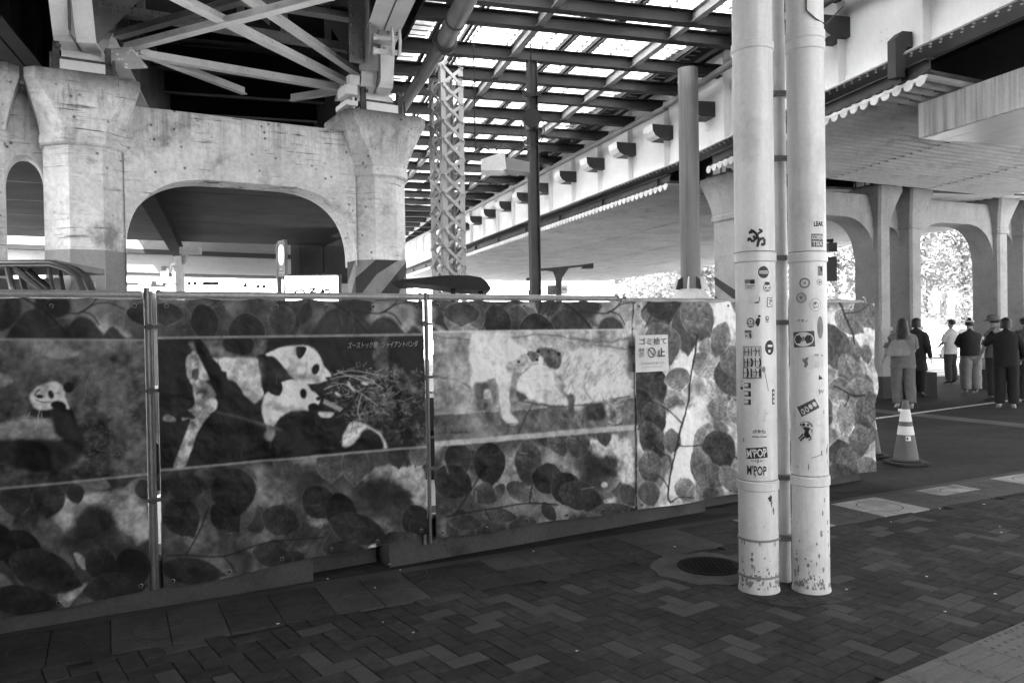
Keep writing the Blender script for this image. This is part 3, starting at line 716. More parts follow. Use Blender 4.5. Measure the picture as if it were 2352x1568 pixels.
DL = ['dark scoop duct at the top edge above the elbow duct', 'dark scoop duct just right of the right pale pipe', 'dark scoop duct in the gap between round column and pale pipes', 'dark scoop duct touching the left side of the round column', 'second scoop duct to the left of the round column', 'third scoop duct to the left of the round column', 'fourth scoop duct left of the round column', 'scoop duct nearest the right side of the thin dark post', 'scoop duct partly behind the thin dark post', 'scoop duct just left of the thin dark post', 'second scoop duct left of the thin dark post', 'third scoop duct left of the thin dark post', 'fourth scoop duct left of the thin post, near the lattice column', 'farthest small scoop duct beside the lattice column']
for n, x in enumerate((2160, 1942, 1640, 1543, 1459, 1388, 1324, 1268, 1222, 1180, 1143, 1110, 1080, 1052)):
    fr, s = on_girder(x)
    ft = thing('scupper_duct', DL[n], 'duct', fr(-.02, s, 5.3), fr.a, 'scupper ducts along the white girder')
    prof = [(0, 0), (-.30, .0), (-.40, .05), (-.46, .14), (-.47, .27), (0, .27)]
    off = .36 if n < 2 else 0
    mb = MB().prism(prof, lambda u, v, d: fr(u - .012, s + d, 5.34 + v + (off * .25)), -.19, .19, 0); obj('hood', mb, DUCT, ft)
    mb = MB()
    for (u0, v0), (u1, v1) in zip(prof[1:-1], prof[2:-1]):
        mb.add([fr(u0 - .016, s - .193, 5.34 + v0 + off * .25), fr(u1 - .016, s - .193, 5.34 + v1 + off * .25), fr(u1 - .016, s + .193, 5.34 + v1 + off * .25), fr(u0 - .016, s + .193, 5.34 + v0 + off * .25)], [(0, 1, 2, 3)])
    obj('nose', mb, STEEL_W, ft, smooth=True)
# elbow downpipe on span 0
fr, s = on_girder(2098); t = thing('elbow_duct', 'dark square elbow duct dropping from the white girder to the eave at upper right', 'duct', fr(-.1, s, 4.9), fr.a)
prof = [(0, -.10), (0, .09), (-.14, .09), (-.24, .0), (-.24, -.46), (-.11, -.46), (-.11, -.16), (-.07, -.10)]
obj('elbow', MB().prism(prof, lambda u, v, d: fr(u - .03, s + d, 4.98 + v), -.07, .07), DUCT, t)
# ceilings --------------------------------------------------------------------
CORR = mat('corrugated_sheet', 0.55, .6, amt=.18, scale=1.2, fine=.08, bump=.06, stains=.35, streak=0.0)
CORR_E = mat('sheet_edge', 0.75, .6)
ZE = 4.42
def ceiling(name, label, fr, xmax, s0, s1, ang, zc, step, rows, zslope=0.0, amp=.075):
    """corrugated sheets under the deck; ridges run at angle ang, eave along fr.y at x = -.10"""
    t = thing(name, label, 'ceiling', fr.o, fr.a)
    dr = Vector((math.cos(ang), math.sin(ang), 0))
    rowsn = len(rows) - 1
    for r in range(rowsn):
        mb = MB(); xa, xb = rows[r], rows[r + 1] + .10
        s = s0; k = 0; prev = None
        while s < s1:
            tq = (k % 8) / 8; w = amp * (1 - math.sin(math.pi * tq)) * (1 if tq else 1.25)
            base = fr(-.10, s, 0)
            pa = base + dr * xa + Vector((0, 0, zc + w - r * .012 + zslope * xa)); pb = base + dr * xb + Vector((0, 0, zc + w - r * .012 + zslope * xb))
            if prev: mb.add([prev[0], prev[1], pb, pa], [(0, 1, 2, 3)], 1 if k % 8 in (0, 1) else 0)
            prev = (pa, pb); s += step / 8; k += 1
        obj('corrugated_sheet', mb, [CORR, mat('groove_shade', .09, .9, amt=.4)], t, smooth=True)  # groove faces darkened: painted shade that makes the ribs read
    # scalloped eave closure and channel
    mb = MB(); s = s0; k = 0
    while s < s1:
        c = fr(-.115, s + step / 2, zc - .012)
        mb.prism([(math.cos(a) * step * .40, math.sin(a) * step * .34) for a in [math.pi * 2 * q / 8 for q in range(8)]], lambda u, v, d: c + fr.y * u + fr.x * d + Vector((0, 0, v)), -.006, .006); s += step
    fbox(mb, fr, -.125, -.108, s0, s1, zc - .004, zc + .035)
    obj('scalloped_closure', mb, CORR_E, t)
    mb = MB(); mb.ibeam(fr(-.07, s0, zc + .05), fr(-.07, s1, zc + .05), .12, .17, .014); s = s0 + .4
    while s < s1: fbox(mb, fr, -.13, -.07, s, s + .02, zc + .06, zc + .21); s += 2.6
    obj('eave_channel', mb, STEEL_D, t)
    return t
fr0, L0 = span_frame(0); fr1, L1 = span_frame(1)
sA = fr0.inv((4.85, 9.3, 0))[1]
sB = fr0.inv((3.75, 14.4, 0))[1]
ceiling('corrugated_ceiling', 'ribbed corrugated ceiling sheeting under the near right viaduct, lit from beyond', fr0, 12, sA, sB, R(27), ZE, .20, [0, 2.9, 5.8, 8.4])
ceiling('corrugated_ceiling', 'broad pale corrugated ceiling stretching away under the far right viaduct', fr1, 14, .35, L1 - 1.5, R(14.5), ZE, .20, [0, 3.1, 6.2, 9.3, 12.4])
# deck and inner girders
t = thing('right_deck', 'black underside of the right railway deck above the white girder', 'deck', (6, 6, 0))
mb = MB(); a, b, c = SPANS[0][0], SPANS[0][1], SPANS[1][1]
for (p, q, w_) in ((a, b, 8.2), (b, c, 12.2)):
    mb.add([(p[0], p[1], 7.04), (q[0], q[1], 7.04), (q[0] + w_, q[1] + w_ * .43, 7.04), (p[0] + w_, p[1] + w_ * .43, 7.04)], [(0, 1, 2, 3)])
obj('slab', mb, DECK, t)
for off in (3.6, 4.6, 7.6, 8.6):
    for i, fr in enumerate((fr0, fr1)):
        if off > 8 and i == 0: continue
        Ls = (L0, L1)[i]; mb = MB(); dx = fr(off, 0) - fr(0, 0)
        mb.ibeam(fr(off, 0 if i else 9.5, 4.95), fr(off, Ls - .2, 4.95), .30, 1.2, .02); obj('inner_girder', mb, STEEL_D, t)
for s in (.86, .93):
    mb = MB(); mb.ibeam(FR(.6, -1.4 + 1.2 * (s > .9), 5.0), FR(13, -1.4 + 1.2 * (s > .9), 5.0), .2, .4); obj('cross_beam', mb, STEEL_D, t)
# arcade ---------------------------------------------------------------------
ar = thing('arcade', 'tall concrete arcade with paired flared columns and round-topped arches at right', 'arcade', FR.o, FR.a)
RC = [.45, 4.30, 5.26, 8.22, 9.18, 12.3, 13.3]
for c in RC:
    pier(FR, ar, c, .17, .34, .045, 4.44, .36, .52, .05, 3.60, CONC_R)
    mb = MB(); fbox(mb, FR, c - .22, c + .22, -.42, .42, 0, .46); obj('plinth', mb, PLINTH, ar)
    mb = MB(); fbox(mb, FR, c - .185, c + .185, -.355, .355, 1.42, 1.50); obj('band', mb, CONC_R, ar)
for i in range(len(RC) - 1):
    a, b = RC[i] + .168, RC[i + 1] - .168; narrow = b - a < 1
    arch_wall(FR, ar, a, b, (-.05 if narrow else -.20), .33, 4.28, 3.0 if not narrow else 3.3, 3.80 if not narrow else 3.66, .9 if not narrow else (b - a) / 2, CONC_R, e=2.15)
arch_wall(FR, ar, 13.47, 17.5, -.2, .33, 4.28, 3.0, 3.8, .9, CONC_R, e=2.15)
# hazard stripes on the first column
for k in range(6):
    z0 = .3 + k * .42; cc = .45
    q = [(cc - .175, z0), (cc + .175, z0 + .35), (cc + .175, z0 + .55), (cc - .175, z0 + .20)]
    q = [(x, min(z, 2.55)) for x, z in q]
    if q[0][1] >= 2.54: continue
    mb = MB(); mb.add([FR(x, -.345, z) for x, z in q], [(0, 1, 2, 3)]); obj('hazard_stripe', mb, HZ_D, ar)
    q = [(-.30, z0 - .35), (.30, z0), (.30, z0 + .2), (-.30, z0 - .15)]
    mb = MB(); mb.add([FR(cc - .175, y, min(max(z, .1), 2.55)) for y, z in q], [(0, 1, 2, 3)]); obj('hazard_stripe', mb, HZ_D, ar)
for n, c in enumerate(RC[:5]):
    t = thing('bridge_bearing', ['pale steel bearing stack on the hazard-striped first arcade column behind the pale pipes', 'bearing on the left column of the nearer arcade pair', 'bearing on the right column of the nearer arcade pair', 'bearing on the left column of the farther arcade pair', 'bearing on the right column of the farther arcade pair'][n], 'bearing', FR(c, 0, 4.44), FR.a, 'bearings of the right viaduct')
    bearing(FR, t, c, 4.44, w=.5, rich=(n == 0))
# boxed beam and its planked soffit, upper right
bx = on_z(2110, 319, 3.95); FX = Frame((bx.x, bx.y), R(17.5))
t = thing('boxed_beam', 'streaked concrete-faced boxed beam end hanging below the right viaduct', 'beam', FX.o, FX.a)
STRK = mat('streaked_fascia', 0.78, .7, amt=.12, scale=2, fine=.05, streak=.55, bump=.1)
mb = MB(); fbox(mb, FX, 0, .04, -11, 0, 3.955, 4.40); obj('fascia', mb, STRK, t)
PANL = mat('soffit_sheet', 0.74, .35, amt=.06, scale=1, fine=.02, bump=.0, spec=.6)
for k in range(9):
    mb = MB(); fbox(mb, FX, .045 + k * .33, .045 + k * .33 + .318, -11, 0, 3.95, 3.985)
    obj('soffit_plank', mb, PANL, t)
mb = MB(); fbox(mb, FX, .04, 3.0, -.03, 0, 3.99, 4.40); obj('end_plate', mb, STEEL_D, t)
mb = MB(); fbox(mb, FX, .045, 3.0, -11, -.04, 4.0, 4.04); obj('backing', mb, STEEL_D, t)
# stub I-beam end seen under the deck
fr, s = on_girder(2165)
t = thing('beam_stub', 'small steel I-beam end showing in the dark gap above the streaked beam', 'beam', (0, 0, 0))
p = on_z(2158, 212, 4.45); q = p + FX.x * 1.4 + Vector((0, 0, 0)); obj('beam', MB().ibeam(p, p - FX.y * -.6 + FX.x * .0, .17, .24, .012), STEEL_G, t)
# ================================================================== PALE PIPES WITH STICKERS
pp = thing('pale_pipes', 'pair of fat pale vertical pipes covered in stickers with a thin pipe between', 'pipes', (1.58, 4.61, 0))
def stuck_pipe(c, r, lean, bands, name):
    mb = MB()
    mb.lathe([(r + .002, .015), (r + .008, .03), (r + .002, .05), (r, .06), (r, .165), (r + .006, .172), (r + .006, .20), (r, .21), (r, .40)], 48, (c.x, c.y)); obj(name, MB().lathe([(r + .002, .012), (r + .006, .03), (r, .06), (r, 7.2)], 56, (c.x, c.y)), PIPE_W, pp, smooth=True)
    for z in bands: obj('pipe_band', MB().lathe([(r, z - .028), (r + .007, z - .022), (r + .007, z + .022), (r, z + .028)], 48, (c.x, c.y), cap=False), PIPE_W, pp, smooth=True)
    for z in (z + .031 for z in bands[:2]): obj('band_gap', MB().lathe([(r + .001, z), (r + .004, z + .002), (r + .001, z + .005)], 48, (c.x, c.y), cap=False), STEEL_G, pp)
RL, RR = .112, .103
def zat(x, y, c): return on_y(x, y, c.y - .1).z
bL = [zat(1745, yy, PL) for yy in (1118, 590, 98)]; bR = [zat(1860, yy, PR) for yy in (1108, 590, 72, 98)]
stuck_pipe(PL, RL, 0, bL, 'left_pipe'); stuck_pipe(PR, RR, 0, bR, 'right_pipe')
for z in (zat(1745, 1245, PL), zat(1745, 1330, PL)): obj('pipe_joint', MB().lathe([(RL, z), (RL + .006, z + .003), (RL + .006, z + .012), (RL, z + .014)], 48, (PL.x, PL.y), cap=False), STEEL_G, pp)
pm = Vector((1.612, 4.78, 0))
obj('thin_pipe', MB().tube([(pm.x, pm.y, .02), (pm.x, pm.y, 7.2)], .045, 24), PIPE_W, pp, smooth=True)
for yy in (210, 360, 590, 740, 1100, 1240):
    z = zat(1795, yy, pm); mb = MB(); mb.tube([(pm.x, pm.y, z - .014), (pm.x, pm.y, z + .014)], .052, 20); mb.box(1.51, 1.66, 4.70, 4.74, z - .012, z + .012); obj('clamp', mb, STEEL_G, pp)
# thin cables at the top of the right pipe
mb = MB().tube([(PR.x - .02, PR.y - .11, 4.2), (PR.x - .03, PR.y - .108, 3.32), (PR.x + .02, PR.y - .112, 3.27), (PR.x + .10, PR.y - .05, 3.26), (PR.x + .35, PR.y + .3, 3.5)], .004, 6); obj('cable', mb, BLACK, pp)
def scuffs(c, r, seed):
    q = random.Random(seed); mb = MB()
    for k in range(110):
        low = q.random() < .8; z = .03 + abs(q.gauss(0, .10)) if low else q.uniform(.1, 1.1); a = -math.pi / 2 + q.uniform(-1.4, 1.4); w_ = q.uniform(.002, .007) * (1.5 if low else 1); h_ = q.uniform(.003, .022); n = 7
        v = [(a + w_ / r * math.cos(b) * q.uniform(.5, 1.3), z + h_ * math.sin(b) * q.uniform(.5, 1.3)) for b in [2 * math.pi * i / n for i in range(n)]]
        mb.add([(c.x + (r + .0012) * math.cos(aa), c.y + (r + .0012) * math.sin(aa), zz) for aa, zz in v], [tuple(range(n))])
    obj('scuff_marks', mb, mat('scuff_grime', .30, .8, amt=.5, scale=30), pp, kind='stuff')
scuffs(PL, RL, 1); scuffs(PR, RR, 2)
def on_pipe(c, r, x, y):
    """(angle, height) on the pipe of the point seen at x, y"""
    d = ray(x, y); ox, oy = EYE.x - c.x, EYE.y - c.y; A = d.x ** 2 + d.y ** 2; Bq = 2 * (ox * d.x + oy * d.y); Cq = ox ** 2 + oy ** 2 - r * r
    disc = Bq * Bq - 4 * A * Cq; tt = (-Bq - math.sqrt(max(disc, 0))) / (2 * A); p = EYE + d * tt
    return math.atan2(p.y - c.y, p.x - c.x), p.z
INK = mat('sticker_ink', .03, .5, amt=.1, bump=0); INKG = mat('sticker_grey_ink', .22, .5, amt=.3, scale=20, bump=0); PAPER = mat('sticker_paper', .78, .45, amt=.06, scale=9, bump=0)
FADE = mat('faded_paper', .70, .6, amt=.2, scale=16, fine=.1, bump=0); DARKP = mat('dark_sticker', .10, .5, amt=.3, scale=30, fine=.3, bump=0)
def sticker(which, x, y, layers, rot=0.0, label=None):
    """layers: (kind, material, data...) in picture units around x, y; wraps round the pipe"""
    c, r = (PL, RL) if which == 'L' else (PR, RR)
    an0, z0 = on_pipe(c, r, x, y); k = (c.y - r) / F0
    mb = MB(); ms = []
    cr, sr = math.cos(rot), math.sin(rot)
    def pl(lift):
        def f(u, v):                           # u right, v up, picture units
            uu, vv = (u * cr - v * sr) * k, (u * sr + v * cr) * k
            a = an0 + uu / r; rr = r + .0012 + lift * .0009; return Vector((c.x + rr * math.cos(a), c.y + rr * math.sin(a), z0 + vv))
        return f
    for li, (kind, m, *d) in enumerate(layers):
        if m not in ms: ms.append(m)
        mi = ms.index(m); f = pl(li)
        if kind == 'rect':
            w_, h_ = d[:2]; ou, ov = d[2:4] if len(d) > 2 else (0, 0); n = max(2, int(w_ / 8)); v = []
            for i in range(n + 1): v += [f(ou - w_ / 2 + w_ * i / n, ov - h_ / 2), f(ou - w_ / 2 + w_ * i / n, ov + h_ / 2)]
            mb.add(v, [(2 * i, 2 * i + 2, 2 * i + 3, 2 * i + 1) for i in range(n)], mi)
        elif kind == 'ell':
            a_, b_ = d[:2]; ou, ov = d[2:4] if len(d) > 2 else (0, 0); n = 20; v = [f(ou, ov)] + [f(ou + a_ * math.cos(2 * math.pi * i / n), ov + b_ * math.sin(2 * math.pi * i / n)) for i in range(n)]
            mb.add(v, [(0, 1 + i, 1 + (i + 1) % n) for i in range(n)], mi)
        elif kind == 'ring':
            a_, wd = d[:2]; ou, ov = d[2:4] if len(d) > 2 else (0, 0); n = 24; v = []
            for i in range(n): v += [f(ou + q * math.cos(2 * math.pi * i / n), ov + q * math.sin(2 * math.pi * i / n)) for q in (a_ - wd, a_)]
            mb.add(v, [(2 * i, (2 * i + 2) % (2 * n), (2 * i + 3) % (2 * n), 2 * i + 1) for i in range(n)], mi)
        elif kind == 'poly':
            mb.add([f(u, v) for u, v in d[0]], [tuple(range(len(d[0])))], mi)
        elif kind == 'line':
            pts, wd = d
            for (ua, va), (ub, vb) in zip(pts, pts[1:]):
                L_ = math.hypot(ub - ua, vb - va) or 1; nx, ny = -(vb - va) / L_ * wd / 2, (ub - ua) / L_ * wd / 2
                mb.add([f(ua - nx, va - ny), f(ub - nx, vb - ny), f(ub + nx, vb + ny), f(ua + nx, va + ny)], [(0, 1, 2, 3)], mi)
        elif kind == 'text':
            txt, w_ = d[:2]; h_ = d[2] if len(d) > 2 else None; ou, ov = d[3:5] if len(d) > 3 else (0, 0); bold = d[5] if len(d) > 5 else .02
            text_mb(txt, w_, lambda u, v: f(u + ou, v + ov), bold, h_, mb=mb, mi=mi)
    o = obj('sticker', mb, ms, pp)
    if label: o['label'] = label
B1 = 'rect'
# left pipe
sticker('L', 1737, 545, [('line', INK, [(-16, 10), (-8, 16), (0, 8), (6, -6), (2, -22)], 6), ('line', INK, [(-18, -8), (-16, 0), (-8, -10), (0, -2), (4, 8), (14, 14), (6, 18)], 5), ('line', INK, [(4, -10), (12, -2), (18, -4), (18, -18), (10, -16)], 6), ('ell', INK, 4, 5, -10, 14), ('line', INK, [(-6, 4), (-2, -4), (4, 2)], 5)], label='black brush-drawn tag')
sticker('L', 1754, 625, [('ell', INK, 13, 14), ('rect', PAPER, 20, 7, 0, 0), ('text', INK, 'SOLPHANE', 18, 5)], label='black disc sticker with pale lettering band')
sticker('L', 1722, 652, [(B1, FADE, 24, 24), (B1, INKG, 22, 8, 0, 6), (B1, INK, 10, 8, 6, 4), (B1, INKG, 16, 2, 2, -5), (B1, INKG, 12, 1.5, -1, -9)])
sticker('L', 1762, 660, [('ell', PAPER, 11, 14), ('ring', INKG, 10, 1.5), ('ell', INK, 7, 4, 0, 9), ('ell', INK, 2, 2, -4, -1), ('ell', INK, 2, 2, 4, -1), ('line', INK, [(-4, -8), (0, -6), (4, -8)], 1.5)])
sticker('L', 1731, 688, [(B1, FADE, 22, 18), ('poly', INK, [(0, -9), (11, -8), (12, -4), (4, -6)]), ('line', INK, [(13, 6), (13, -4)], 1.5)])
sticker('L', 1768, 694, [(B1, INK, 16, 22), (B1, PAPER, 13, 19), ('line', INKG, [(-5, 6), (4, 2), (-3, -2), (5, -7)], 2), ('ell', INKG, 3, 4, 2, 4)], rot=-.03)
sticker('L', 1724, 741, [('ell', INKG, 9, 12), ('ell', PAPER, 5, 5, 0, 3), ('ell', INKG, 2.5, 2.5, 0, 3), (B1, PAPER, 12, 2, 0, -5)])
sticker('L', 1741, 737, [('ell', INK, 3, 3, 3, 11), ('poly', INK, [(0, 8), (5, 5), (4, -5), (1, -12), (-2, -12), (-6, -4), (-4, 4)])])
sticker('L', 1762, 733, [('ell', INKG, 5, 6, 0, 2), ('ell', PAPER, 2, 2, 0, 3), (B1, INKG, 7, 2, 0, -6)])
sticker('L', 1719, 768, [(B1, FADE, 18, 20), (B1, INKG, 16, 6, -1, 7), ('poly', INK, [(2, 3), (6, 2), (7, -8), (4, -8)]), (B1, INK, 3, 4, -5, -3)])
sticker('L', 1768, 798, [('ell', INK, 13, 17), (B1, PAPER, 14, 5, 1, 4), (B1, PAPER, 6, 6, -2, -8)], label='black oval sticker near the pipe edge')
hs = [(B1, INK, 42, 74), (B1, PAPER, 39, 71)]
for row in range(3):
    yv = 24 - row * 24
    hs += [('line', INK, [(-19, yv - 12), (19, yv - 12)], 1.6)]
    for k in range(5):
        xx = -16 + k * 8
        hs += [('line', INK, [(xx, yv + 10), (xx + (k + row) % 2 * 2, yv), (xx, yv - 10)], 1.8 + (k * row) % 3)]
    hs += [('line', INK, [(-17, yv), (-4, yv + 1)], 1.4), ('line', INK, [(4, yv + 3), (17, yv + 2)], 1.4)]
sticker('L', 1727, 832, hs, label='large sticker of outlined block lettering')
for k, yy in enumerate((885, 904, 923)): sticker('L', 1717, yy, [(B1, INKG, 16, 13), ('ell', PAPER, 5, 4, -3, 1), (B1, INK, 4, 12, 6, 0)])
sticker('L', 1704, 881, [(B1, FADE, 8, 18), (B1, INK, 8, 6, 0, -10)])
sticker('L', 1776, 911, [(B1, DARKP, 9, 35), ('ell', PAPER, 2.5, 3, 0, 10), ('ell', PAPER, 2.5, 3, 0, 0), ('ell', PAPER, 2.5, 4, 0, -10)])
sticker('L', 1757, 862, [('line', INKG, [(-3, 12), (0, 4), (3, -10), (6, -24), (8, -36)], 1.6), ('ell', INKG, 4, 7, -3, 14)])
sticker('L', 1750, 953, [('poly', FADE, [(-9, 15), (9, 13), (11, -14), (6, -16), (-11, -12)])])
sticker('L', 1744, 995, [('poly', PAPER, [(-20, -12), (-18, 2), (-8, 12), (0, 15), (10, 11), (19, 2), (20, -12)]), ('line', INKG, [(-14, 5), (-6, 8), (-10, 1), (-15, 2)], 2), ('line', INKG, [(14, 4), (6, 8), (9, 1), (15, 2)], 2), ('ell', INKG, 3, 4, 0, 5), ('text', INK, 'JAPAN TOUR', 33, 4.5, 0, -8, .03)], label='pale sticker reading JAPAN TOUR')
sticker('L', 1738, 1040, [(B1, INK, 48, 25), ('text', PAPER, "M'POP", 45, 20, 0, 0, .018)], rot=.10, label="black sticker with white M'POP letters")
sticker('L', 1738, 1058, [('text', INKG, 'SREAM', 26, 4)])
sticker('L', 1738, 1080, [(B1, PAPER, 50, 27), ('text', INK, "M'POP", 44, 23, 0, 0, .022)], rot=-.02, label="white sticker with black M'POP letters")
sticker('L', 1769, 1148, [('poly', INK, [(-7, 6), (-2, 8), (1, 12), (5, 8), (4, 0), (6, -4), (-2, -3)]), ('line', INK, [(1, -4), (3, -10), (4, -16)], 2), ('line', INK, [(8, -18), (9, -28), (9, -34)], 2.5)], label='ragged black paint chip')
# right pipe
sticker('R', 1881, 514, [(B1, PAPER, 28, 16), ('text', INK, 'LEAK', 26, 12, 0, 0, .05)], rot=.02)
sticker('R', 1878, 552, [(B1, DARKP, 30, 30), ('text', PAPER, 'GOREN', 27, 11, 0, 7, .02), ('text', PAPER, 'TSIX', 25, 11, 0, -7, .02)], label='dark sticker with pale capitals in two rows')
sticker('R', 1884, 622, [(B1, INKG, 14, 22), ('poly', INK, [(-2, 10), (4, 9), (6, 0), (1, -2)])])
sticker('R', 1848, 650, [('ell', INKG, 12, 12), ('ell', FADE, 8.5, 8.5), ('poly', INKG, [(-5, 4), (0, 1), (2, 5), (3, -1), (0, -4), (-1, -1)])])
sticker('R', 1882, 648, [('ring', INKG, 7, 1.5), ('ell', INKG, 3, 3)])
sticker('R', 1840, 684, [('ring', INK, 12, 1.6), ('ell', FADE, 10, 10), ('ring', INKG, 8, 1), ('poly', INKG, [(-4, 2), (2, 5), (4, -1), (0, -4)])])
sticker('R', 1873, 700, [('ell', INKG, 13, 15), ('ell', PAPER, 12, 14), ('ring', INKG, 7, 1.2), ('ell', INKG, 3, 3, -1, 3), ('line', INKG, [(-6, -8), (0, -6), (6, -5)], 2)], label='pale round sticker with a ringed centre')
sticker('R', 1842, 736, [('text', INK, 'パモ r', 26, 6)])
sticker('R', 1884, 752, [('ell', INKG, 8, 26)])
sticker('R', 1845, 779, [(B1, DARKP, 50, 36), ('ell', PAPER, 23, 16.5), ('text', INK, 'うすえ', 36, 13, 0, 0, .012)], rot=.05, label='dark label with a white oval and brushed kana')
sticker('R', 1851, 832, [(B1, PAPER, 34, 34), ('poly', INKG, [(-7, 10), (-2, 7), (0, 11), (6, 12), (3, 4), (5, -4), (1, -12), (-4, -11), (-3, -2), (-7, 3)])], rot=.0)
sticker('R', 1881, 828, [(B1, FADE, 22, 34), (B1, INKG, 9, 3, -6, 13), (B1, INKG, 5, 3, 8, 12)])
sticker('R', 1855, 860, [('ell', PAPER, 8, 6)])
sticker('R', 1885, 866, [('poly', INK, [(-6, -6), (-4, 6), (6, -4)])])
sticker('R', 1886, 900, [(B1, PAPER, 24, 20), ('line', INKG, [(-8, 4), (-4, 6), (-5, -4), (0, 5), (3, -2), (8, 6)], 1.6)])
sticker('R', 1856, 936, [(B1, DARKP, 46, 24), ('ell', PAPER, 4, 7, -14, -3), ('ell', PAPER, 4, 7, -4, -2), ('ell', PAPER, 4, 6, 6, 0), ('ell', DARKP, 2, 4, -14, -3), ('ell', DARKP, 2, 4, -4, -2), ('ell', PAPER, 4, 6, 16, 1)], rot=.5, label='tilted dark sticker with bubble letters')
sticker('R', 1884, 985, [('poly', FADE, [(-12, 40), (12, 42), (12, -38), (2, -36), (0, 5), (-10, 6)])])
sticker('R', 1851, 988, [('poly', PAPER, [(-18, 20), (-10, 26), (8, 26), (18, 18), (16, 4), (14, -22), (-4, -28), (-20, -26), (-10, -4)]), ('poly', INKG, [(-14, 10), (-12, 17), (-4, 21), (6, 21), (13, 16), (15, 9), (0, 7)]), ('ell', INK, 3, 3, -4, 14), ('ell', INK, 2.5, 3, 5, 13), ('poly', INK, [(-8, 7), (9, 7), (6, -4), (10, -14), (2, -18), (-4, -10), (-2, 0)]), ('line', INK, [(-6, -8), (-10, -14), (-16, -20)], 3), ('line', INK, [(-2, -14), (-8, -20), (-13, -25)], 3), ('line', INK, [(8, -10), (11, -18), (6, -23)], 2), ('line', INK, [(8, 4), (13, 2), (12, -4)], 1.5)], label='jellyfish-shaped sticker')
sticker('R', 1882, 1048, [('poly', PAPER, [(-24, -8), (-12, 0), (10, 6), (18, 8), (18, -4), (0, -4)]), ('line', INKG, [(-18, -3), (-8, 0), (0, 3), (8, 4)], 1.5)])
# ================================================================== BANNER FENCE
FF = Frame((0, 5.755), math.atan(.597))       # x along the fence
def s_at(x, y=900): d = ray(x, y); n = FF.y; t = (FF.o - Vector((EYE.x, EYE.y, 0))).dot(n) / Vector((d.x, d.y, 0)).dot(n); p = EYE + d * t; return FF.inv(p)[0], p.z
Z0, Z1 = .10, 1.775
# ---- the printed artwork, drawn on a fine grid in fence coordinates ----
NX, NZ = 1420, 310
SA, SB = -3.35, s_at(1998)[0]
sg = np.linspace(SA, SB, NX); zg = np.linspace(Z0, Z1, NZ)
SG, ZG = np.meshgrid(sg, zg)
wx = FF.o.x + FF.x.x * SG - EYE.x; wy = FF.o.y + FF.x.y * SG - EYE.y; wz = ZG - EYE.z
dF = wx * fw.x + wy * fw.y + wz * fw.z
PX = 1176 + F0 * (wx * rt.x + wy * rt.y + wz * rt.z) / dF; PY = 784 - F0 * (wx * up.x + wy * up.y + wz * up.z) / dF
def vnoise(scale, seed, octv=4, ax=1.0):
    out = np.zeros_like(SG); amp = 1; tot = 0
    for o in range(octv):
        r = np.random.default_rng(seed + o); gw = int((SB - SA) * scale * ax) + 4; gh = int((Z1 - Z0) * scale) + 4; g = r.random((gh, gw))
        x = (SG - SA) * scale * ax; y = (ZG - Z0) * scale; xi = x.astype(int); yi = y.astype(int); fx = x - xi; fy = y - yi; fx = fx * fx * (3 - 2 * fx); fy = fy * fy * (3 - 2 * fy)
        v = (g[yi, xi] * (1 - fx) + g[yi, xi + 1] * fx) * (1 - fy) + (g[yi + 1, xi] * (1 - fx) + g[yi + 1, xi + 1] * fx) * fy
        out += v * amp; tot += amp; amp *= .55; scale *= 2.1
    return out / tot
N1, N2, N3, N4 = vnoise(2.2, 11), vnoise(9, 21), vnoise(30, 31, 3), vnoise(4.5, 41)
WXn, WYn = (vnoise(14, 51, 3) - .5), (vnoise(14, 61, 3) - .5)
ART = np.full(SG.shape, .2)
def sub(x0, x1, y0, y1):
    m = (PX >= x0) & (PX <= x1) & (PY >= y0) & (PY <= y1)
    if not m.any(): return None
    r = np.where(m.any(1))[0]; c = np.where(m.any(0))[0]; return slice(r[0], r[-1] + 1), slice(c[0], c[-1] + 1)
def blend(sl, mask, tone):
    a = ART[sl]; ART[sl] = a * (1 - mask) + tone * mask
def smooth(P, n=5):
    P = [np.array(p, float) for p in P]; out = []
    for i in range(len(P)):
        a, b, c, d = P[i - 1], P[i], P[(i + 1) % len(P)], P[(i + 2) % len(P)]
        for k in range(n):
            t = k / n; out.append(.5 * ((2 * b) + (c - a) * t + (2 * a - 5 * b + 4 * c - d) * t * t + (3 * b - a - 3 * c + d) * t ** 3))
    return np.array(out)
def poly(P, tone, soft=1.5, fur=0.0, sm=True, clip=None, tex=0.0, alpha=1.0):
    P = smooth(P) if sm else np.array(P, float)
    pad = soft * 2 + fur + 2; sl = sub(P[:, 0].min() - pad, P[:, 0].max() + pad, P[:, 1].min() - pad, P[:, 1].max() + pad)
    if sl is None: return
    x = PX[sl] + WXn[sl] * fur * 2; y = PY[sl] + WYn[sl] * fur * 2
    ins = np.zeros(x.shape, bool); dist = np.full(x.shape, 1e9)
    n = len(P)
    for i in range(n):
        x1, y1 = P[i]; x2, y2 = P[(i + 1) % n]
        c = ((y1 > y) != (y2 > y)); ins ^= c & (x < (x2 - x1) * (y - y1) / ((y2 - y1) if y2 != y1 else 1e-9) + x1)
        dx, dy = x2 - x1, y2 - y1; L = dx * dx + dy * dy + 1e-9; t = np.clip(((x - x1) * dx + (y - y1) * dy) / L, 0, 1)
        dist = np.minimum(dist, (x - x1 - t * dx) ** 2 + (y - y1 - t * dy) ** 2)
    dist = np.sqrt(dist); sd = np.where(ins, dist, -dist); m = np.clip(sd / soft * .5 + .5, 0, 1) * alpha
    if clip is not None: m = m * clip[sl]
    tn = tone * (1 + tex * (N3[sl] - .5) * 2 + tex * (N2[sl] - .5) * 2)
    blend(sl, m, tn)
    return sl, sd
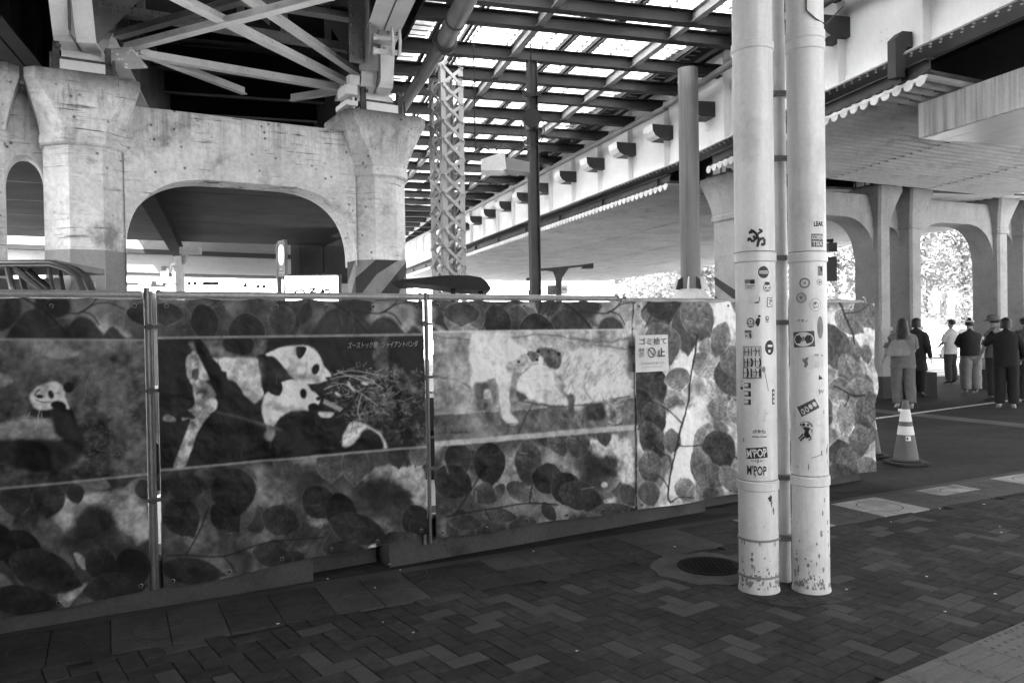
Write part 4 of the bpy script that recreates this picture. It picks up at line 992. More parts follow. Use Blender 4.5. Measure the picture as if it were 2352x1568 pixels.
def line(P, wd, tone, soft=1.2, clip=None, w2=None, rough=0.0):
    P = np.array(P, float); pad = wd + 4; n = len(P)
    if n > 2:
        out = []
        for i in range(n - 1):
            a, b, c, d = P[max(i - 1, 0)], P[i], P[i + 1], P[min(i + 2, n - 1)]
            for k in range(5):
                t = k / 5; out.append(.5 * ((2 * b) + (c - a) * t + (2 * a - 5 * b + 4 * c - d) * t * t + (3 * b - a - 3 * c + d) * t ** 3))
        P = np.array(out + [P[-1]])
    sl = sub(P[:, 0].min() - pad, P[:, 0].max() + pad, P[:, 1].min() - pad, P[:, 1].max() + pad)
    if sl is None: return
    x = PX[sl] + WXn[sl] * rough; y = PY[sl] + WYn[sl] * rough; dist = np.full(x.shape, 1e9); n = len(P)
    for i in range(n - 1):
        (x1, y1), (x2, y2) = P[i], P[i + 1]; dx, dy = x2 - x1, y2 - y1; L = dx * dx + dy * dy + 1e-9
        t = np.clip(((x - x1) * dx + (y - y1) * dy) / L, 0, 1); wloc = wd if w2 is None else wd + (w2 - wd) * (i + t) / (n - 1)
        dist = np.minimum(dist, np.sqrt((x - x1 - t * dx) ** 2 + (y - y1 - t * dy) ** 2) - wloc / 2)
    m = np.clip(.5 - dist / soft * .5, 0, 1)
    if clip is not None: m = m * clip[sl]
    blend(sl, m, tone)
def ell(cx, cy, a, b, ang, tone, soft=2, fur=0, clip=None, tex=.15, alpha=1.0):
    ca, sa = math.cos(ang), math.sin(ang)
    return poly([(cx + a * math.cos(t) * ca - b * math.sin(t) * sa, cy + a * math.cos(t) * sa + b * math.sin(t) * ca) for t in np.linspace(0, 2 * math.pi, 13)[:-1]], tone, soft, fur, True, clip, tex, alpha)
def leaf(cx, cy, L, Wd, ang, tone, clip, rim=None, veins=True, sharp=1.2):
    ca, sa = math.cos(ang), math.sin(ang); T = lambda u, v: (cx + u * ca - v * sa, cy + u * sa + v * ca)
    prof = [(-L, 0), (-L * .8, Wd * .55), (-L * .35, Wd * .97), (L * .15, Wd), (L * .62, Wd * .68), (L * .88, Wd * .28), (L * 1.06, 0)]
    pts = [T(*p) for p in prof] + [T(u, -v) for u, v in prof[-2:0:-1]]
    if rim is not None: poly([(cx + (x - cx) * 1.035, cy + (y - cy) * 1.035) for x, y in pts], rim, sharp * 1.6, 1.5, True, clip, .1, .45)
    r = poly(pts, tone, sharp, 1.5, True, clip, .22)
    sl_ = sub(cx - L * 1.1, cx + L * 1.1, cy - L * 1.1, cy + L * 1.1)
    if r is not None and sl_ is not None:
        uu = ((PX[sl_] - cx) * ca + (PY[sl_] - cy) * sa) / L; vv = (-(PX[sl_] - cx) * sa + (PY[sl_] - cy) * ca) / max(Wd, 1)
        ins_ = np.clip((1 - np.abs(uu) ** 2.2 - vv ** 2) * 6, 0, 1) * clip[sl_]
        g2 = 1 + .35 * uu * (1 if (int(cx) % 2) else -1) +   .08 * np.sin(uu * 22 + np.abs(vv) * 9) * (np.abs(vv) > .08) + .5 * (N2[sl_] - .5)
        ART[sl_] = ART[sl_] * (1 - ins_) + ART[sl_] * np.clip(g2, .4, 1.8) * ins_
    if veins and L > 22:
        line([T(-L * .95, 0), T(L * .95, 0)], 1.3, tone * .74, 1.6, clip)
        for k in range(-3, 4):
            for s in (-1, 1): line([T(k * L * .24 - L * .1, 0), T(k * L * .24 + L * .16, s * Wd * .72 * (1 - abs(k) * .12))], .9, tone * .72, 1.5, clip)
def region(f): return f.astype(float)
def band(pa, pb):                              # picture line as y(x)
    return lambda x: pa[1] + (pb[1] - pa[1]) * (x - pa[0]) / (pb[0] - pa[0])
bn = [(-200, 343), (349, 981), (981, 1452), (1437, 2010)]
top1, top2, top3 = band((0, 779), (340, 781)), band((363, 776), (978, 768)), band((985, 762), (1430, 757))
bot1, bot2, bot3 = band((0, 1118), (342, 1085)), band((363, 1076), (978, 1022)), band((985, 1024), (1445, 983))
A1, A2, A3 = PX < 346, (PX >= 346) & (PX < 981), (PX >= 981) & (PX < 1448)
ALL = (PX > -1e9)
# leafy ground everywhere
brt = np.interp(PX, [0, 340, 980, 1400, 1460, 1990], [.075, .08, .10, .16, .34, .42])  # paler to the right: part print, part light put into the tone
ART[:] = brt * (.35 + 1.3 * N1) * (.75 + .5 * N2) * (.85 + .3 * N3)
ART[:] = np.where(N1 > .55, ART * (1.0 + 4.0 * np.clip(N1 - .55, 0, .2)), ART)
_rr = random.Random(9)
_zones = [(-20, 340, 1100, 1400, 26), (362, 980, 1050, 1330, 46), (990, 1450, 1000, 1220, 36), (1448, 1700, 690, 1150, 46), (1895, 2000, 680, 1090, 22), (1690, 1900, 690, 1130, 60), (-20, 340, 680, 778, 12), (362, 975, 680, 770, 22), (990, 1450, 680, 760, 16)]
for (xa, xb, ya, yb, nn_) in _zones:
    g_ = np.interp((xa + xb) / 2, [0, 700, 1200, 1600], [.75, .85, 1.1, 1.3])  # scatter dimmed to the left in the same way
    for k in range(nn_):
        x, y = _rr.uniform(xa, xb), _rr.uniform(ya, yb); r_ = _rr.uniform(14, 44); br = _rr.random() < (.25 if xb < 1000 else (.35 if xb < 1460 else .6))
        ell(x, y, r_, r_ * _rr.uniform(.5, .9), _rr.uniform(0, 3), (_rr.uniform(.22, .5) if br else _rr.uniform(.04, .09)) * g_, r_ * .7, 10, None, .25, _rr.uniform(.35, .8))
    for k in range(int(nn_ * .6)):
        x, y = _rr.uniform(xa, xb), _rr.uniform(ya, yb); L = _rr.uniform(20, 46); t_ = _rr.choice((.05, .07, .09, .14, .20)) * g_
        leaf(x, y, L, L * _rr.uniform(.45, .75), _rr.uniform(0, 3.1), t_, region(ALL) * .8, t_ * 2.6, True, _rr.choice((1.2, 1.2, 3)))
# repeated strip along the top of the first three banners, in banner-local picture units
c1, c2, c3 = region(A1 & (PY < top1(PX))), region(A2 & (PY < top2(PX))), region(A3 & (PY < top3(PX)))
for (ox, clip, k, g) in ((0, c1, 1.0, .75), (687, c2, 1.0, .9), (687 - 640, c2, 1.0, .9), (1218, c3, .92, 1.1), (1218 - 470, c3, .92, 1.1)):
    X = lambda x: ox + x * k
    bg_ = .20 * g
    poly([(X(150), 700), (X(200), 690), (X(260), 705), (X(255), 740), (X(215), 755), (X(160), 742)], .30 * g, 8, 6, True, clip, .2, .8)
    poly([(X(215), 755), (X(240), 735), (X(262), 748), (X(300), 776), (X(210), 776)], .42 * g, 6, 5, True, clip, .3, .8)
    ell(X(120), 702, 42, 30, .1, .055 * g, 4, 2, clip)
    poly([(X(22), 786), (X(36), 742), (X(64), 714), (X(104), 712), (X(132), 740), (X(150), 786)], .062 * g, 3, 2, True, clip, .2)
    poly([(X(150), 790), (X(162), 742), (X(186), 728), (X(215), 742), (X(240), 790)], .07 * g, 3, 2, True, clip, .2)
    poly([(X(228), 790), (X(246), 756), (X(262), 752), (X(292), 790)], .085 * g, 3, 2, True, clip, .2)
    leaf(X(420), 742, 44, 30, 1.3, .045 * g, clip, .22 * g); leaf(X(515), 765, 46, 40, 1.5, .045 * g, clip, .24 * g)
    leaf(X(365), 728, 30, 22, 1.2, .12 * g, clip, .3 * g, False); leaf(X(-45), 736, 34, 30, 1.6, .09 * g, clip, .3 * g)
    leaf(X(330), 722, 26, 40, 1.6, .075 * g, clip, .3 * g, False)
    line([(X(38), 676), (X(110), 722), (X(182), 800)], 4.2, .030, 1.5, clip)
    line([(X(108), 716), (X(150), 719), (X(182), 719), (X(214), 700), (X(250), 697), (X(286), 712)], 3.6, .032, 1.5, clip, 1.6)
    line([(X(182), 718), (X(206), 704), (X(228), 676)], 2.6, .034, 1.5, clip); line([(X(186), 716), (X(210), 724), (X(226), 746)], 2.8, .034, 1.5, clip)
    line([(X(18), 682), (X(14), 712), (X(2), 744)], 3.6, .035, 1.5, clip); line([(X(430), 706), (X(455), 688), (X(470), 672)], 2.2, .04, 1.4, clip)
    line([(X(545), 678), (X(546), 705), (X(532), 722)], 2, .05, 1.4, clip)
# lower strips
d1, d2, d3, d4 = region(A1 & (PY > bot1(PX))), region(A2 & (PY > bot2(PX))), region(A3 & (PY > bot3(PX))), region(PX >= 1448)
def P_(pts, tone, soft=4, fur=8, clip=None, tex=.35, al=.95): poly(pts, tone, soft, fur, True, clip, tex, al)
# first banner
P_([(138, 1151), (164, 1134), (242, 1124), (290, 1130), (318, 1151), (335, 1175), (344, 1225), (320, 1240), (290, 1220), (262, 1186), (225, 1160), (190, 1172), (150, 1210), (120, 1190)], .34, 7, 14, d1)
P_([(60, 1200), (110, 1180), (150, 1215), (120, 1250), (70, 1240)], .13, 14, 10, d1)
ell(216, 1200, 44, 40, .3, .035, 22, 12, d1); ell(178, 1240, 50, 24, .2, .04, 16, 10, d1)
P_([(168, 1264), (190, 1270), (198, 1300), (182, 1295)], .26, 2, 3, d1); P_([(140, 1362), (175, 1340), (196, 1332), (190, 1350), (160, 1372)], .26, 3, 4, d1); P_([(-10, 1310), (20, 1322), (36, 1345), (10, 1350), (-20, 1345)], .22, 4, 5, d1)
for L in ((112, 1142, 42, 36, 1.7, .06), (35, 1142, 40, 36, 1.5, .06), (172, 1128, 24, 20, 1.3, .05), (50, 1262, 60, 44, .8, .028), (104, 1307, 84, 46, .35, .045), (303, 1298, 46, 40, 1.2, .03), (230, 1290, 40, 34, .8, .04), (262, 1345, 72, 34, -.1, .045), (52, 1372, 84, 34, .1, .04), (-10, 1240, 50, 44, .3, .03), (330, 1120, 24, 22, 1.2, .06)): leaf(*L, d1, L[5] * 3.2)
# second banner
P_([(900, 1068), (935, 1062), (962, 1070), (980, 1110), (986, 1180), (974, 1200), (950, 1165), (925, 1125), (880, 1100), (840, 1110), (826, 1096), (850, 1070)], .34, 5, 12, d2)
P_([(412, 1210), (440, 1190), (490, 1204), (500, 1240), (470, 1262), (430, 1250)], .16, 8, 12, d2); P_([(548, 1228), (590, 1222), (620, 1240), (600, 1262), (560, 1256)], .16, 8, 12, d2); P_([(600, 1120), (625, 1100), (640, 1130), (620, 1170), (604, 1160)], .17, 6, 10, d2); P_([(700, 1180), (740, 1176), (750, 1196), (715, 1206)], .2, 5, 8, d2)
ell(868, 1130, 56, 44, .2, .035, 24, 12, d2); ell(700, 1110, 40, 50, .2, .06, 20, 10, d2)
P_([(836, 1252), (862, 1234), (878, 1222), (885, 1236), (866, 1258), (846, 1262)], .38, 2, 4, d2)
for L in ((437, 1306, 74, 30, .1, .04), (415, 1185, 50, 40, 1.0, .04), (515, 1185, 42, 32, .8, .035), (532, 1125, 56, 50, 1.4, .032), (420, 1110, 44, 36, .4, .05), (753, 1064, 38, 32, 1.5, .10), (809, 1066, 44, 30, 1.6, .09), (905, 1046, 28, 22, 1.4, .06), (955, 1042, 30, 22, 1.9, .14), (640, 1190, 44, 34, .3, .05), (727, 1151, 44, 36, .7, .035), (779, 1178, 52, 34, 1.3, .03), (816, 1211, 66, 34, .28, .045), (952, 1196, 42, 34, 1.2, .032), (909, 1240, 52, 24, -.1, .05), (788, 1262, 52, 24, .1, .04), (620, 1270, 46, 26, .2, .05)): leaf(*L, d2, L[5] * 3.4)
line([(380, 1270), (430, 1270), (510, 1272), (580, 1248), (640, 1236), (736, 1230)], 3.2, .022, 1.4, d2); line([(425, 1268), (455, 1215), (475, 1162)], 2.8, .022, 1.4, d2); line([(510, 1272), (525, 1290), (538, 1310)], 2.6, .025, 1.4, d2)
for k in range(9): line([(640 + k * 12, 1245 + (k % 3) * 6), (668 + k * 12, 1200 + (k % 2) * 10)], 1.2, .03, 1.4, d2)
# third banner
P_([(1335, 1012), (1395, 1000), (1436, 1018), (1448, 1080), (1444, 1120), (1412, 1098), (1400, 1050), (1360, 1040)], .50, 5, 10, d3); P_([(1150, 1040), (1180, 1035), (1180, 1090), (1160, 1110), (1146, 1080)], .26, 6, 8, d3); P_([(1060, 1100), (1090, 1090), (1110, 1108), (1080, 1125)], .22, 6, 8, d3); P_([(1225, 1160), (1290, 1150), (1330, 1170), (1290, 1185), (1235, 1182)], .22, 5, 10, d3); P_([(1345, 1165), (1372, 1150), (1400, 1140), (1400, 1155), (1370, 1172)], .42, 3, 6, d3)
ell(1372, 1070, 40, 32, .2, .06, 16, 10, d3); ell(1345, 1100, 30, 22, .2, .07, 12, 8, d3); ell(1378, 1110, 7, 6, 0, .6, 2, 1, d3)
for L in ((1045, 1049, 34, 30, 1.0, .05), (1032, 1103, 46, 38, .4, .04), (1116, 1062, 50, 36, 1.5, .04), (1106, 1132, 30, 24, .5, .09), (1274, 1012, 36, 22, 1.2, .13), (1318, 1018, 32, 26, 1.6, .11), (1378, 1000, 24, 16, 1.4, .10), (1187, 1126, 36, 22, .5, .13), (1204, 1060, 52, 28, 1.55, .09), (1251, 1096, 40, 34, .2, .05), (1294, 1122, 44, 34, 1.0, .045), (1328, 1138, 52, 32, .35, .06), (1432, 1133, 28, 20, 1.0, .10), (1402, 1168, 46, 16, .0, .09), (1252, 1172, 26, 14, 1.0, .07), (1060, 1195, 40, 18, .1, .08), (1140, 1180, 40, 16, .1, .07)): leaf(*L, d3, min(.5, L[5] * 3.6))
line([(1015, 1182), (1070, 1172), (1140, 1162), (1207, 1152), (1274, 1156)], 3.4, .028, 1.4, d3); line([(1035, 1179), (1072, 1123), (1103, 1079)], 2.8, .028, 1.4, d3); line([(1207, 1152), (1214, 1103)], 2.6, .028, 1.4, d3); line([(1106, 1166), (1118, 1190)], 2.2, .03, 1.4, d3); line([(1072, 1120), (1066, 1085)], 2, .03, 1.4, d3)
# banner 4: bright beech leaves with a branching twig
c4 = d4
poly([(1500, 960), (1560, 930), (1610, 920), (1600, 1050), (1560, 1130), (1510, 1120), (1540, 1040)], .70, 10, 10, True, c4, .12, .9)
poly([(1530, 760), (1600, 740), (1610, 820), (1570, 880), (1530, 850)], .66, 12, 10, True, c4, .15, .8)
poly([(1600, 700), (1690, 695), (1690, 760), (1640, 790)], .62, 14, 12, True, c4, .2, .8)
for L in ((1482, 722, 26, 20, 1.3, .09), (1500, 735, 50, 28, 1.5, .10), (1515, 700, 40, 42, 1.3, .05), (1560, 760, 55, 28, 1.5, .09), (1590, 730, 60, 36, 1.3, .13), (1508, 790, 50, 40, 1.2, .12), (1470, 800, 30, 30, .5, .10),
          (1478, 880, 55, 40, .9, .07), (1455, 940, 50, 34, 1.4, .07), (1545, 870, 27, 30, 1.4, .20), (1612, 800, 24, 22, 1.5, .20), (1605, 840, 36, 24, 1.0, .24), (1655, 870, 44, 26, 1.2, .08), (1672, 830, 40, 30, 1.2, .12), (1640, 780, 42, 22, 1.9, .14),
          (1490, 950, 34, 28, 1.6, .08), (1500, 970, 20, 16, 1.4, .035), (1484, 1010, 46, 26, 1.2, .09), (1530, 1010, 28, 20, 1.6, .15), (1636, 935, 30, 26, 1.6, .17), (1678, 945, 36, 22, 1.3, .24), (1600, 1010, 44, 20, 1.9, .19), (1640, 1030, 46, 36, 1.1, .055),
          (1596, 1070, 44, 24, 1.4, .13), (1480, 1070, 38, 26, 1.5, .11), (1620, 1090, 40, 26, .4, .10), (1560, 1120, 30, 22, 1.2, .20), (1478, 1130, 30, 24, 1.2, .12), (1668, 1100, 40, 22, .9, .14), (1690, 700, 26, 22, .3, .14),
          (1905, 800, 60, 34, 1.2, .09), (1938, 740, 40, 26, .6, .16), (1975, 720, 40, 24, 1.1, .12), (1940, 860, 50, 26, 1.2, .13), (1915, 900, 34, 26, 1.5, .22), (1960, 900, 34, 28, 1.3, .15), (1936, 905, 16, 14, .6, .12), (1952, 950, 40, 18, 1.3, .14), (1978, 940, 44, 26, 1.6, .10), (1925, 960, 40, 20, 1.5, .2), (1915, 1040, 34, 30, 1.3, .08), (1948, 1065, 46, 30, .8, .10), (1980, 1070, 26, 22, .9, .14), (1918, 1085, 36, 22, .2, .07), (1962, 1010, 36, 26, 1.4, .12)):
    leaf(*L[:5], L[5] * 1.15, c4, min(.62, L[5] * 3.2))
line([(1586, 770), (1577, 860), (1568, 920), (1552, 980), (1540, 1030), (1527, 1085), (1522, 1135), (1528, 1150)], 4.2, .035, 1.4, c4); line([(1552, 968), (1530, 945), (1500, 926), (1460, 915)], 3, .035, 1.4, c4)
line([(1545, 1018), (1556, 1022), (1600, 1020)], 3, .04, 1.4, c4); line([(1530, 1070), (1522, 1045), (1505, 1038), (1480, 1010)], 2.8, .04, 1.4, c4); line([(1524, 1120), (1512, 1100), (1492, 1086)], 2.8, .04, 1.4, c4); line([(1528, 1150), (1550, 1138), (1580, 1140)], 2.6, .05, 1.4, c4)
line([(1480, 690), (1462, 716)], 3.4, .04, 1.4, c4); line([(1500, 690), (1474, 716), (1490, 712), (1470, 752)], 2.6, .05, 1.4, c4); line([(1698, 1070), (1660, 1030), (1690, 1060)], 3, .05, 1.4, c4); line([(1690, 920), (1670, 915), (1700, 930)], 2.4, .05, 1.4, c4)
line([(1908, 684), (1928, 722), (1945, 760), (1950, 790)], 5, .035, 1.5, c4); line([(1928, 720), (1960, 716), (1982, 700)], 3, .04, 1.5, c4); line([(1903, 886), (1920, 893), (1945, 908), (1970, 906)], 4, .035, 1.4, c4); line([(1932, 900), (1935, 915), (1928, 932)], 3, .04, 1.4, c4)
# ---- photograph on banner 1: a panda sitting on a grassy slope ----
m1 = region(A1 & (PY > top1(PX)) & (PY < bot1(PX)))
slw = sub(-200, 350, 770, 1130)
v = (.03 + .17 * N1 + .13 * (N2 - .5) + .12 * (N3 - .5) + .10 * (N4 - .5)); v = np.clip(v + .10 * np.clip(820 - PY, 0, 60) / 60 * (PX < 300) - .04 * (PY > 960) * (PX < 250), .02, 1)
blend(slw, m1[slw], v[slw])
poly([(95, 812), (130, 790), (165, 800), (180, 812), (140, 822)], .24, 3, 4, True, m1, .2)
poly([(-40, 860), (0, 855), (26, 868), (22, 882), (-40, 900)], .22, 3, 3, True, m1, .2)
rr = random.Random(5)
for k in range(150):
    x, y = rr.uniform(170, 335), rr.uniform(850, 1090); a = rr.uniform(-1.2, 1.2); L = rr.uniform(6, 20); line([(x, y), (x + L * math.cos(a), y + L * math.sin(a) * .7)], .9, rr.uniform(.12, .22), 1.2, m1)
poly([(-60, 1030), (-20, 985), (30, 960), (60, 955), (110, 960), (150, 1000), (140, 1010), (60, 1008), (-10, 1012)], .24, 6, 5, True, m1, .4)
poly([(50, 1008), (140, 1005), (180, 980), (190, 1030), (150, 1070), (70, 1075), (20, 1060)], .022, 6, 5, True, m1, .1)
poly([(-60, 1000), (0, 1005), (60, 1010), (40, 1045), (-60, 1055)], .030, 6, 5, True, m1, .1)
poly([(118, 960), (120, 925), (135, 918), (158, 930), (175, 960), (180, 995), (150, 1005), (128, 990)], .024, 4, 4, True, m1, .1)
poly([(60, 944), (84, 935), (118, 938), (122, 955), (90, 958)], .035, 3, 3, True, m1, .1)
poly([(72, 925), (70, 905), (84, 888), (104, 878), (126, 876), (144, 890), (152, 915), (158, 938), (140, 930), (118, 938), (90, 940)], .50, 2.5, 3, True, m1, .25)
ell(157, 888, 13, 12, 0, .020, 2, 2, m1); ell(117, 904, 7, 10, -.3, .022, 2, 1, m1); ell(91, 909, 9, 4.5, .1, .025, 2, 1, m1); line([(80, 906), (84, 898), (91, 893)], 3, .05, 1.5, m1)
line([(82, 917), (100, 922), (116, 921)], 2.4, .10, 1.5, m1); ell(134, 930, 18, 12, .2, .020, 2, 2, m1)
line([(90, 942), (86, 965), (82, 985)], 2.2, .32, 1.2, m1); line([(68, 945), (62, 960)], 2.2, .28, 1.2, m1); line([(94, 944), (97, 960)], 1.8, .28, 1.2, m1)
line([(208, 855), (198, 878), (192, 918)], 1.6, .20, 1.2, m1); line([(182, 925), (190, 955), (200, 975)], 1.3, .16, 1.2, m1); poly([(285, 1040), (300, 1018), (325, 1018), (340, 1040), (300, 1050)], .16, 4, 4, True, m1, .3)
# ---- photograph on banner 2: two pandas, logs and bamboo ----
m2 = region(A2 & (PY > top2(PX)) & (PY < bot2(PX)))
sl2 = sub(346, 981, 765, 1080)
v = .020 + .016 * N2; v = v + np.where((PX > 740) & (PY > 850), .10 * np.clip(N3 * N2 * 3.4 - .62, 0, 1), 0)
blend(sl2, m2[sl2], v[sl2])
poly([(430, 784), (520, 778), (600, 776), (600, 812), (540, 830), (470, 822)], .16, 4, 6, True, m2, .5); poly([(512, 776), (572, 776), (570, 812), (515, 806)], .020, 3, 2, True, m2, .1)
poly([(850, 775), (880, 775), (884, 870), (900, 960), (862, 960), (858, 860)], .085, 4, 8, True, m2, .9); poly([(900, 835), (925, 860), (945, 900), (900, 890)], .13, 5, 8, True, m2, .8)
# back panda: body, dark shoulder, head
poly([(424, 840), (428, 815), (452, 815), (490, 822), (560, 820), (600, 830), (605, 870), (600, 905), (570, 930), (560, 920), (545, 890), (520, 870), (480, 868), (440, 880), (430, 870)], .52, 3, 4, True, m2, .3)
poly([(588, 822), (604, 812), (622, 815), (640, 832), (656, 850), (672, 868), (700, 862), (696, 885), (660, 895), (630, 900), (612, 935), (600, 900)], .020, 2.5, 3, True, m2, .1)
poly([(606, 813), (640, 798), (676, 793), (706, 795), (726, 812), (737, 838), (753, 858), (752, 868), (735, 876), (712, 880), (690, 880), (668, 866), (648, 842), (626, 820)], .60, 2, 2, True, m2, .25)
poly([(674, 800), (682, 795), (697, 797), (694, 812), (684, 824), (676, 816)], .022, 1.5, 1.5, True, m2, .1); ell(719, 847, 8.5, 13, .35, .022, 2, 1, m2); ell(748, 868, 7, 4, .1, .02, 1.5, 1, m2)
line([(698, 815), (698, 850), (692, 868)], 2, .34, 3, m2)
# front panda
poly([(597, 925), (604, 905), (620, 895), (640, 905), (668, 935), (668, 946), (646, 952), (632, 972), (620, 996), (606, 975), (598, 950)], .50, 3, 3, True, m2, .35)
poly([(632, 888), (648, 874), (676, 870), (698, 880), (707, 895), (718, 902), (728, 914), (724, 928), (714, 936), (702, 947), (678, 948), (650, 938), (634, 916)], .60, 2, 2, True, m2, .25)
poly([(613, 900), (612, 882), (624, 870), (640, 876), (644, 890), (636, 908)], .020, 1.5, 2, True, m2, .1); ell(692, 903, 7.5, 12, -.1, .022, 2, 1, m2); ell(724, 914, 5.5, 5, 0, .02, 1.5, 1, m2)
poly([(702, 930), (718, 924), (726, 935), (720, 955), (706, 948)], .024, 2, 2, True, m2, .1)
poly([(610, 1000), (640, 955), (690, 940), (740, 955), (780, 940), (800, 945), (800, 965), (770, 975), (800, 1000), (830, 1040), (760, 1052), (640, 1060), (560, 1066), (590, 1020)], .018, 3, 3, True, m2, .1)
poly([(600, 1000), (612, 975), (626, 985), (618, 1010)], .20, 3, 4, True, m2, .3)
poly([(738, 914), (782, 936), (774, 944), (736, 925)], .30, 1.5, 1, False, m2, .1); poly([(728, 944), (760, 946), (752, 956), (732, 954)], .45, 2, 2, True, m2, .1)
poly([(784, 990), (800, 968), (822, 970), (850, 982), (872, 1000), (884, 1026), (865, 1025), (850, 1000), (825, 1002), (800, 1020), (780, 1020)], .50, 3, 3, True, m2, .3); poly([(806, 1018), (830, 985), (856, 990), (876, 1020), (860, 1040), (810, 1042)], .018, 3, 3, True, m2, .1)
for (x, y, a_, b_, t_, al) in ((655, 858, 40, 10, .10, .6), (700, 868, 26, 8, .12, .6), (560, 905, 30, 22, .12, .6), (500, 868, 40, 10, .12, .5), (664, 938, 34, 8, .10, .6), (618, 976, 14, 18, .10, .5), (668, 820, 12, 26, .20, .4), (590, 870, 10, 46, .26, .4)): ell(x, y, a_, b_, .1, t_, 8, 4, m2, .3, al)
for k in range(160): x, y = rr.uniform(430, 610), rr.uniform(822, 900); line([(x, y), (x + rr.uniform(-3, 5), y + rr.uniform(5, 13))], .9, rr.uniform(.26, .5), 1.5, m2 * (ART > .3))
# arm over the log, logs
poly([(442, 780), (452, 776), (468, 792), (482, 820), (500, 838), (505, 850), (515, 852), (518, 868), (540, 880), (556, 905), (580, 930), (600, 965), (560, 960), (520, 930), (490, 900), (478, 870), (462, 840), (450, 812)], .019, 2, 3, True, m2, .1)
poly([(434, 812), (444, 806), (452, 830), (456, 860), (460, 880), (478, 900), (494, 920), (492, 938), (478, 950), (452, 990), (436, 1030), (420, 1066), (396, 1068), (408, 1030), (420, 1000), (434, 962), (416, 962), (412, 944), (430, 940), (444, 925), (440, 895), (434, 860)], .34, 2, 2.5, True, m2, .7)
line([(434, 868), (447, 864), (456, 872)], 1.6, .03, 1, m2); line([(447, 905), (455, 898), (468, 900)], 1.6, .03, 1, m2); poly([(436, 850), (452, 846), (450, 870), (438, 868)], .09, 2, 2, True, m2, .4)
poly([(366, 930), (420, 938), (440, 950), (440, 960), (366, 944)], .05, 2, 2, True, m2, .4); line([(494, 944), (560, 960), (640, 985)], 5, .10, 3, m2, rough=2); poly([(455, 870), (475, 880), (492, 905), (478, 912), (462, 895)], .22, 2, 2, True, m2, .4); poly([(424, 825), (436, 820), (434, 870), (426, 860)], .32, 2, 1, True, m2, .2)
poly([(372, 955), (384, 950), (400, 958), (398, 966), (374, 964)], .24, 2, 2, True, m2, .3)
for k in range(330):                           # bamboo twigs and straw
    x = rr.gauss(835, 55); y = rr.gauss(905, 42)
    if x < 745 or x > 972 or y < 838: continue
    a = rr.uniform(-math.pi, math.pi); L = rr.uniform(5, 24); t_ = rr.uniform(.10, .34) * (1 if y < 960 else .7); line([(x, y), (x + L * math.cos(a), y + L * math.sin(a) * .6)], rr.uniform(.7, 1.4), t_, 1.1, m2)
for P in ([(752, 870), (790, 862), (830, 866), (870, 890)], [(738, 892), (780, 880), (815, 898), (860, 930)], [(770, 852), (810, 868), (850, 880)], [(822, 905), (815, 940), (820, 960)], [(760, 860), (800, 850), (860, 860)]): line(P, 1.8, .36, 1.2, m2)
for P in ((770, 905, .5), (802, 893, 1.0), (795, 882, 1.2), (830, 880, .3)): leaf(P[0], P[1], 9, 3, P[2], .42, m2, None, False)
# ---- photograph on banner 3: pale bears nose to nose ----
m3 = region(A3 & (PY > top3(PX)) & (PY < bot3(PX)))
sl3 = sub(981, 1450, 750, 1030)
v = (.36 + .30 * (N1 - .5) + .16 * (N2 - .5) + .16 * (N3 - .5)) * np.interp(PX, [985, 1080, 1440], [.85, 1.0, 1.1])
hz = np.interp(PX, [981, 1200, 1450], [952, 940, 912]); v = np.where(PY > hz, v * .48 + .02 * (N3 - .5), v); v = np.clip(v, .03, .6); blend(sl3, m3[sl3], v[sl3])
line([(986, 772), (1060, 778), (1150, 776), (1240, 768), (1310, 778), (1380, 785), (1436, 776)], 2.2, .14, 2, m3, rough=8); line([(1300, 770), (1360, 792), (1430, 800)], 1.6, .18, 2, m3, rough=8)
line([(986, 862), (1012, 868), (1040, 874), (1072, 888)], 4, .09, 3, m3, rough=6); line([(992, 886), (1010, 868), (1026, 862)], 1.6, .08, 1.4, m3); P_([(988, 868), (1070, 890), (1085, 930), (1000, 946), (985, 940)], .26, 4, 8, m3, .3, .8)
for k in range(46): x, y = rr.uniform(990, 1435), rr.uniform(775, 905); line([(x, y), (x + rr.uniform(3, 18), y + rr.uniform(-3, 3))], rr.uniform(.8, 2), rr.uniform(.16, .26), 1.6, m3, rough=4)
# left bear
P_([(1072, 846), (1070, 800), (1085, 766), (1150, 764), (1180, 790), (1200, 812), (1180, 850), (1168, 872), (1150, 880), (1120, 872), (1090, 880), (1078, 900)], .60, 5, 5, m3, .12)
P_([(1078, 880), (1096, 876), (1112, 880), (1116, 905), (1108, 935), (1096, 942), (1084, 935)], .13, 4, 5, m3, .5); P_([(1110, 872), (1132, 870), (1136, 905), (1124, 925), (1114, 900)], .20, 4, 4, m3, .4); P_([(1102, 896), (1116, 894), (1116, 912), (1104, 914)], .42, 2, 2, m3, .2)
P_([(1126, 850), (1156, 848), (1160, 900), (1164, 945), (1178, 962), (1176, 971), (1156, 972), (1146, 962), (1140, 925), (1130, 880)], .58, 2.5, 3, m3, .14); line([(1146, 962), (1156, 971), (1177, 970)], 1.8, .07, 1.3, m3)
P_([(1164, 868), (1176, 866), (1174, 900), (1180, 934), (1172, 944), (1162, 936)], .26, 2.5, 3, m3, .4); line([(1126, 858), (1132, 910), (1142, 955)], 1.4, .32, 2, m3)
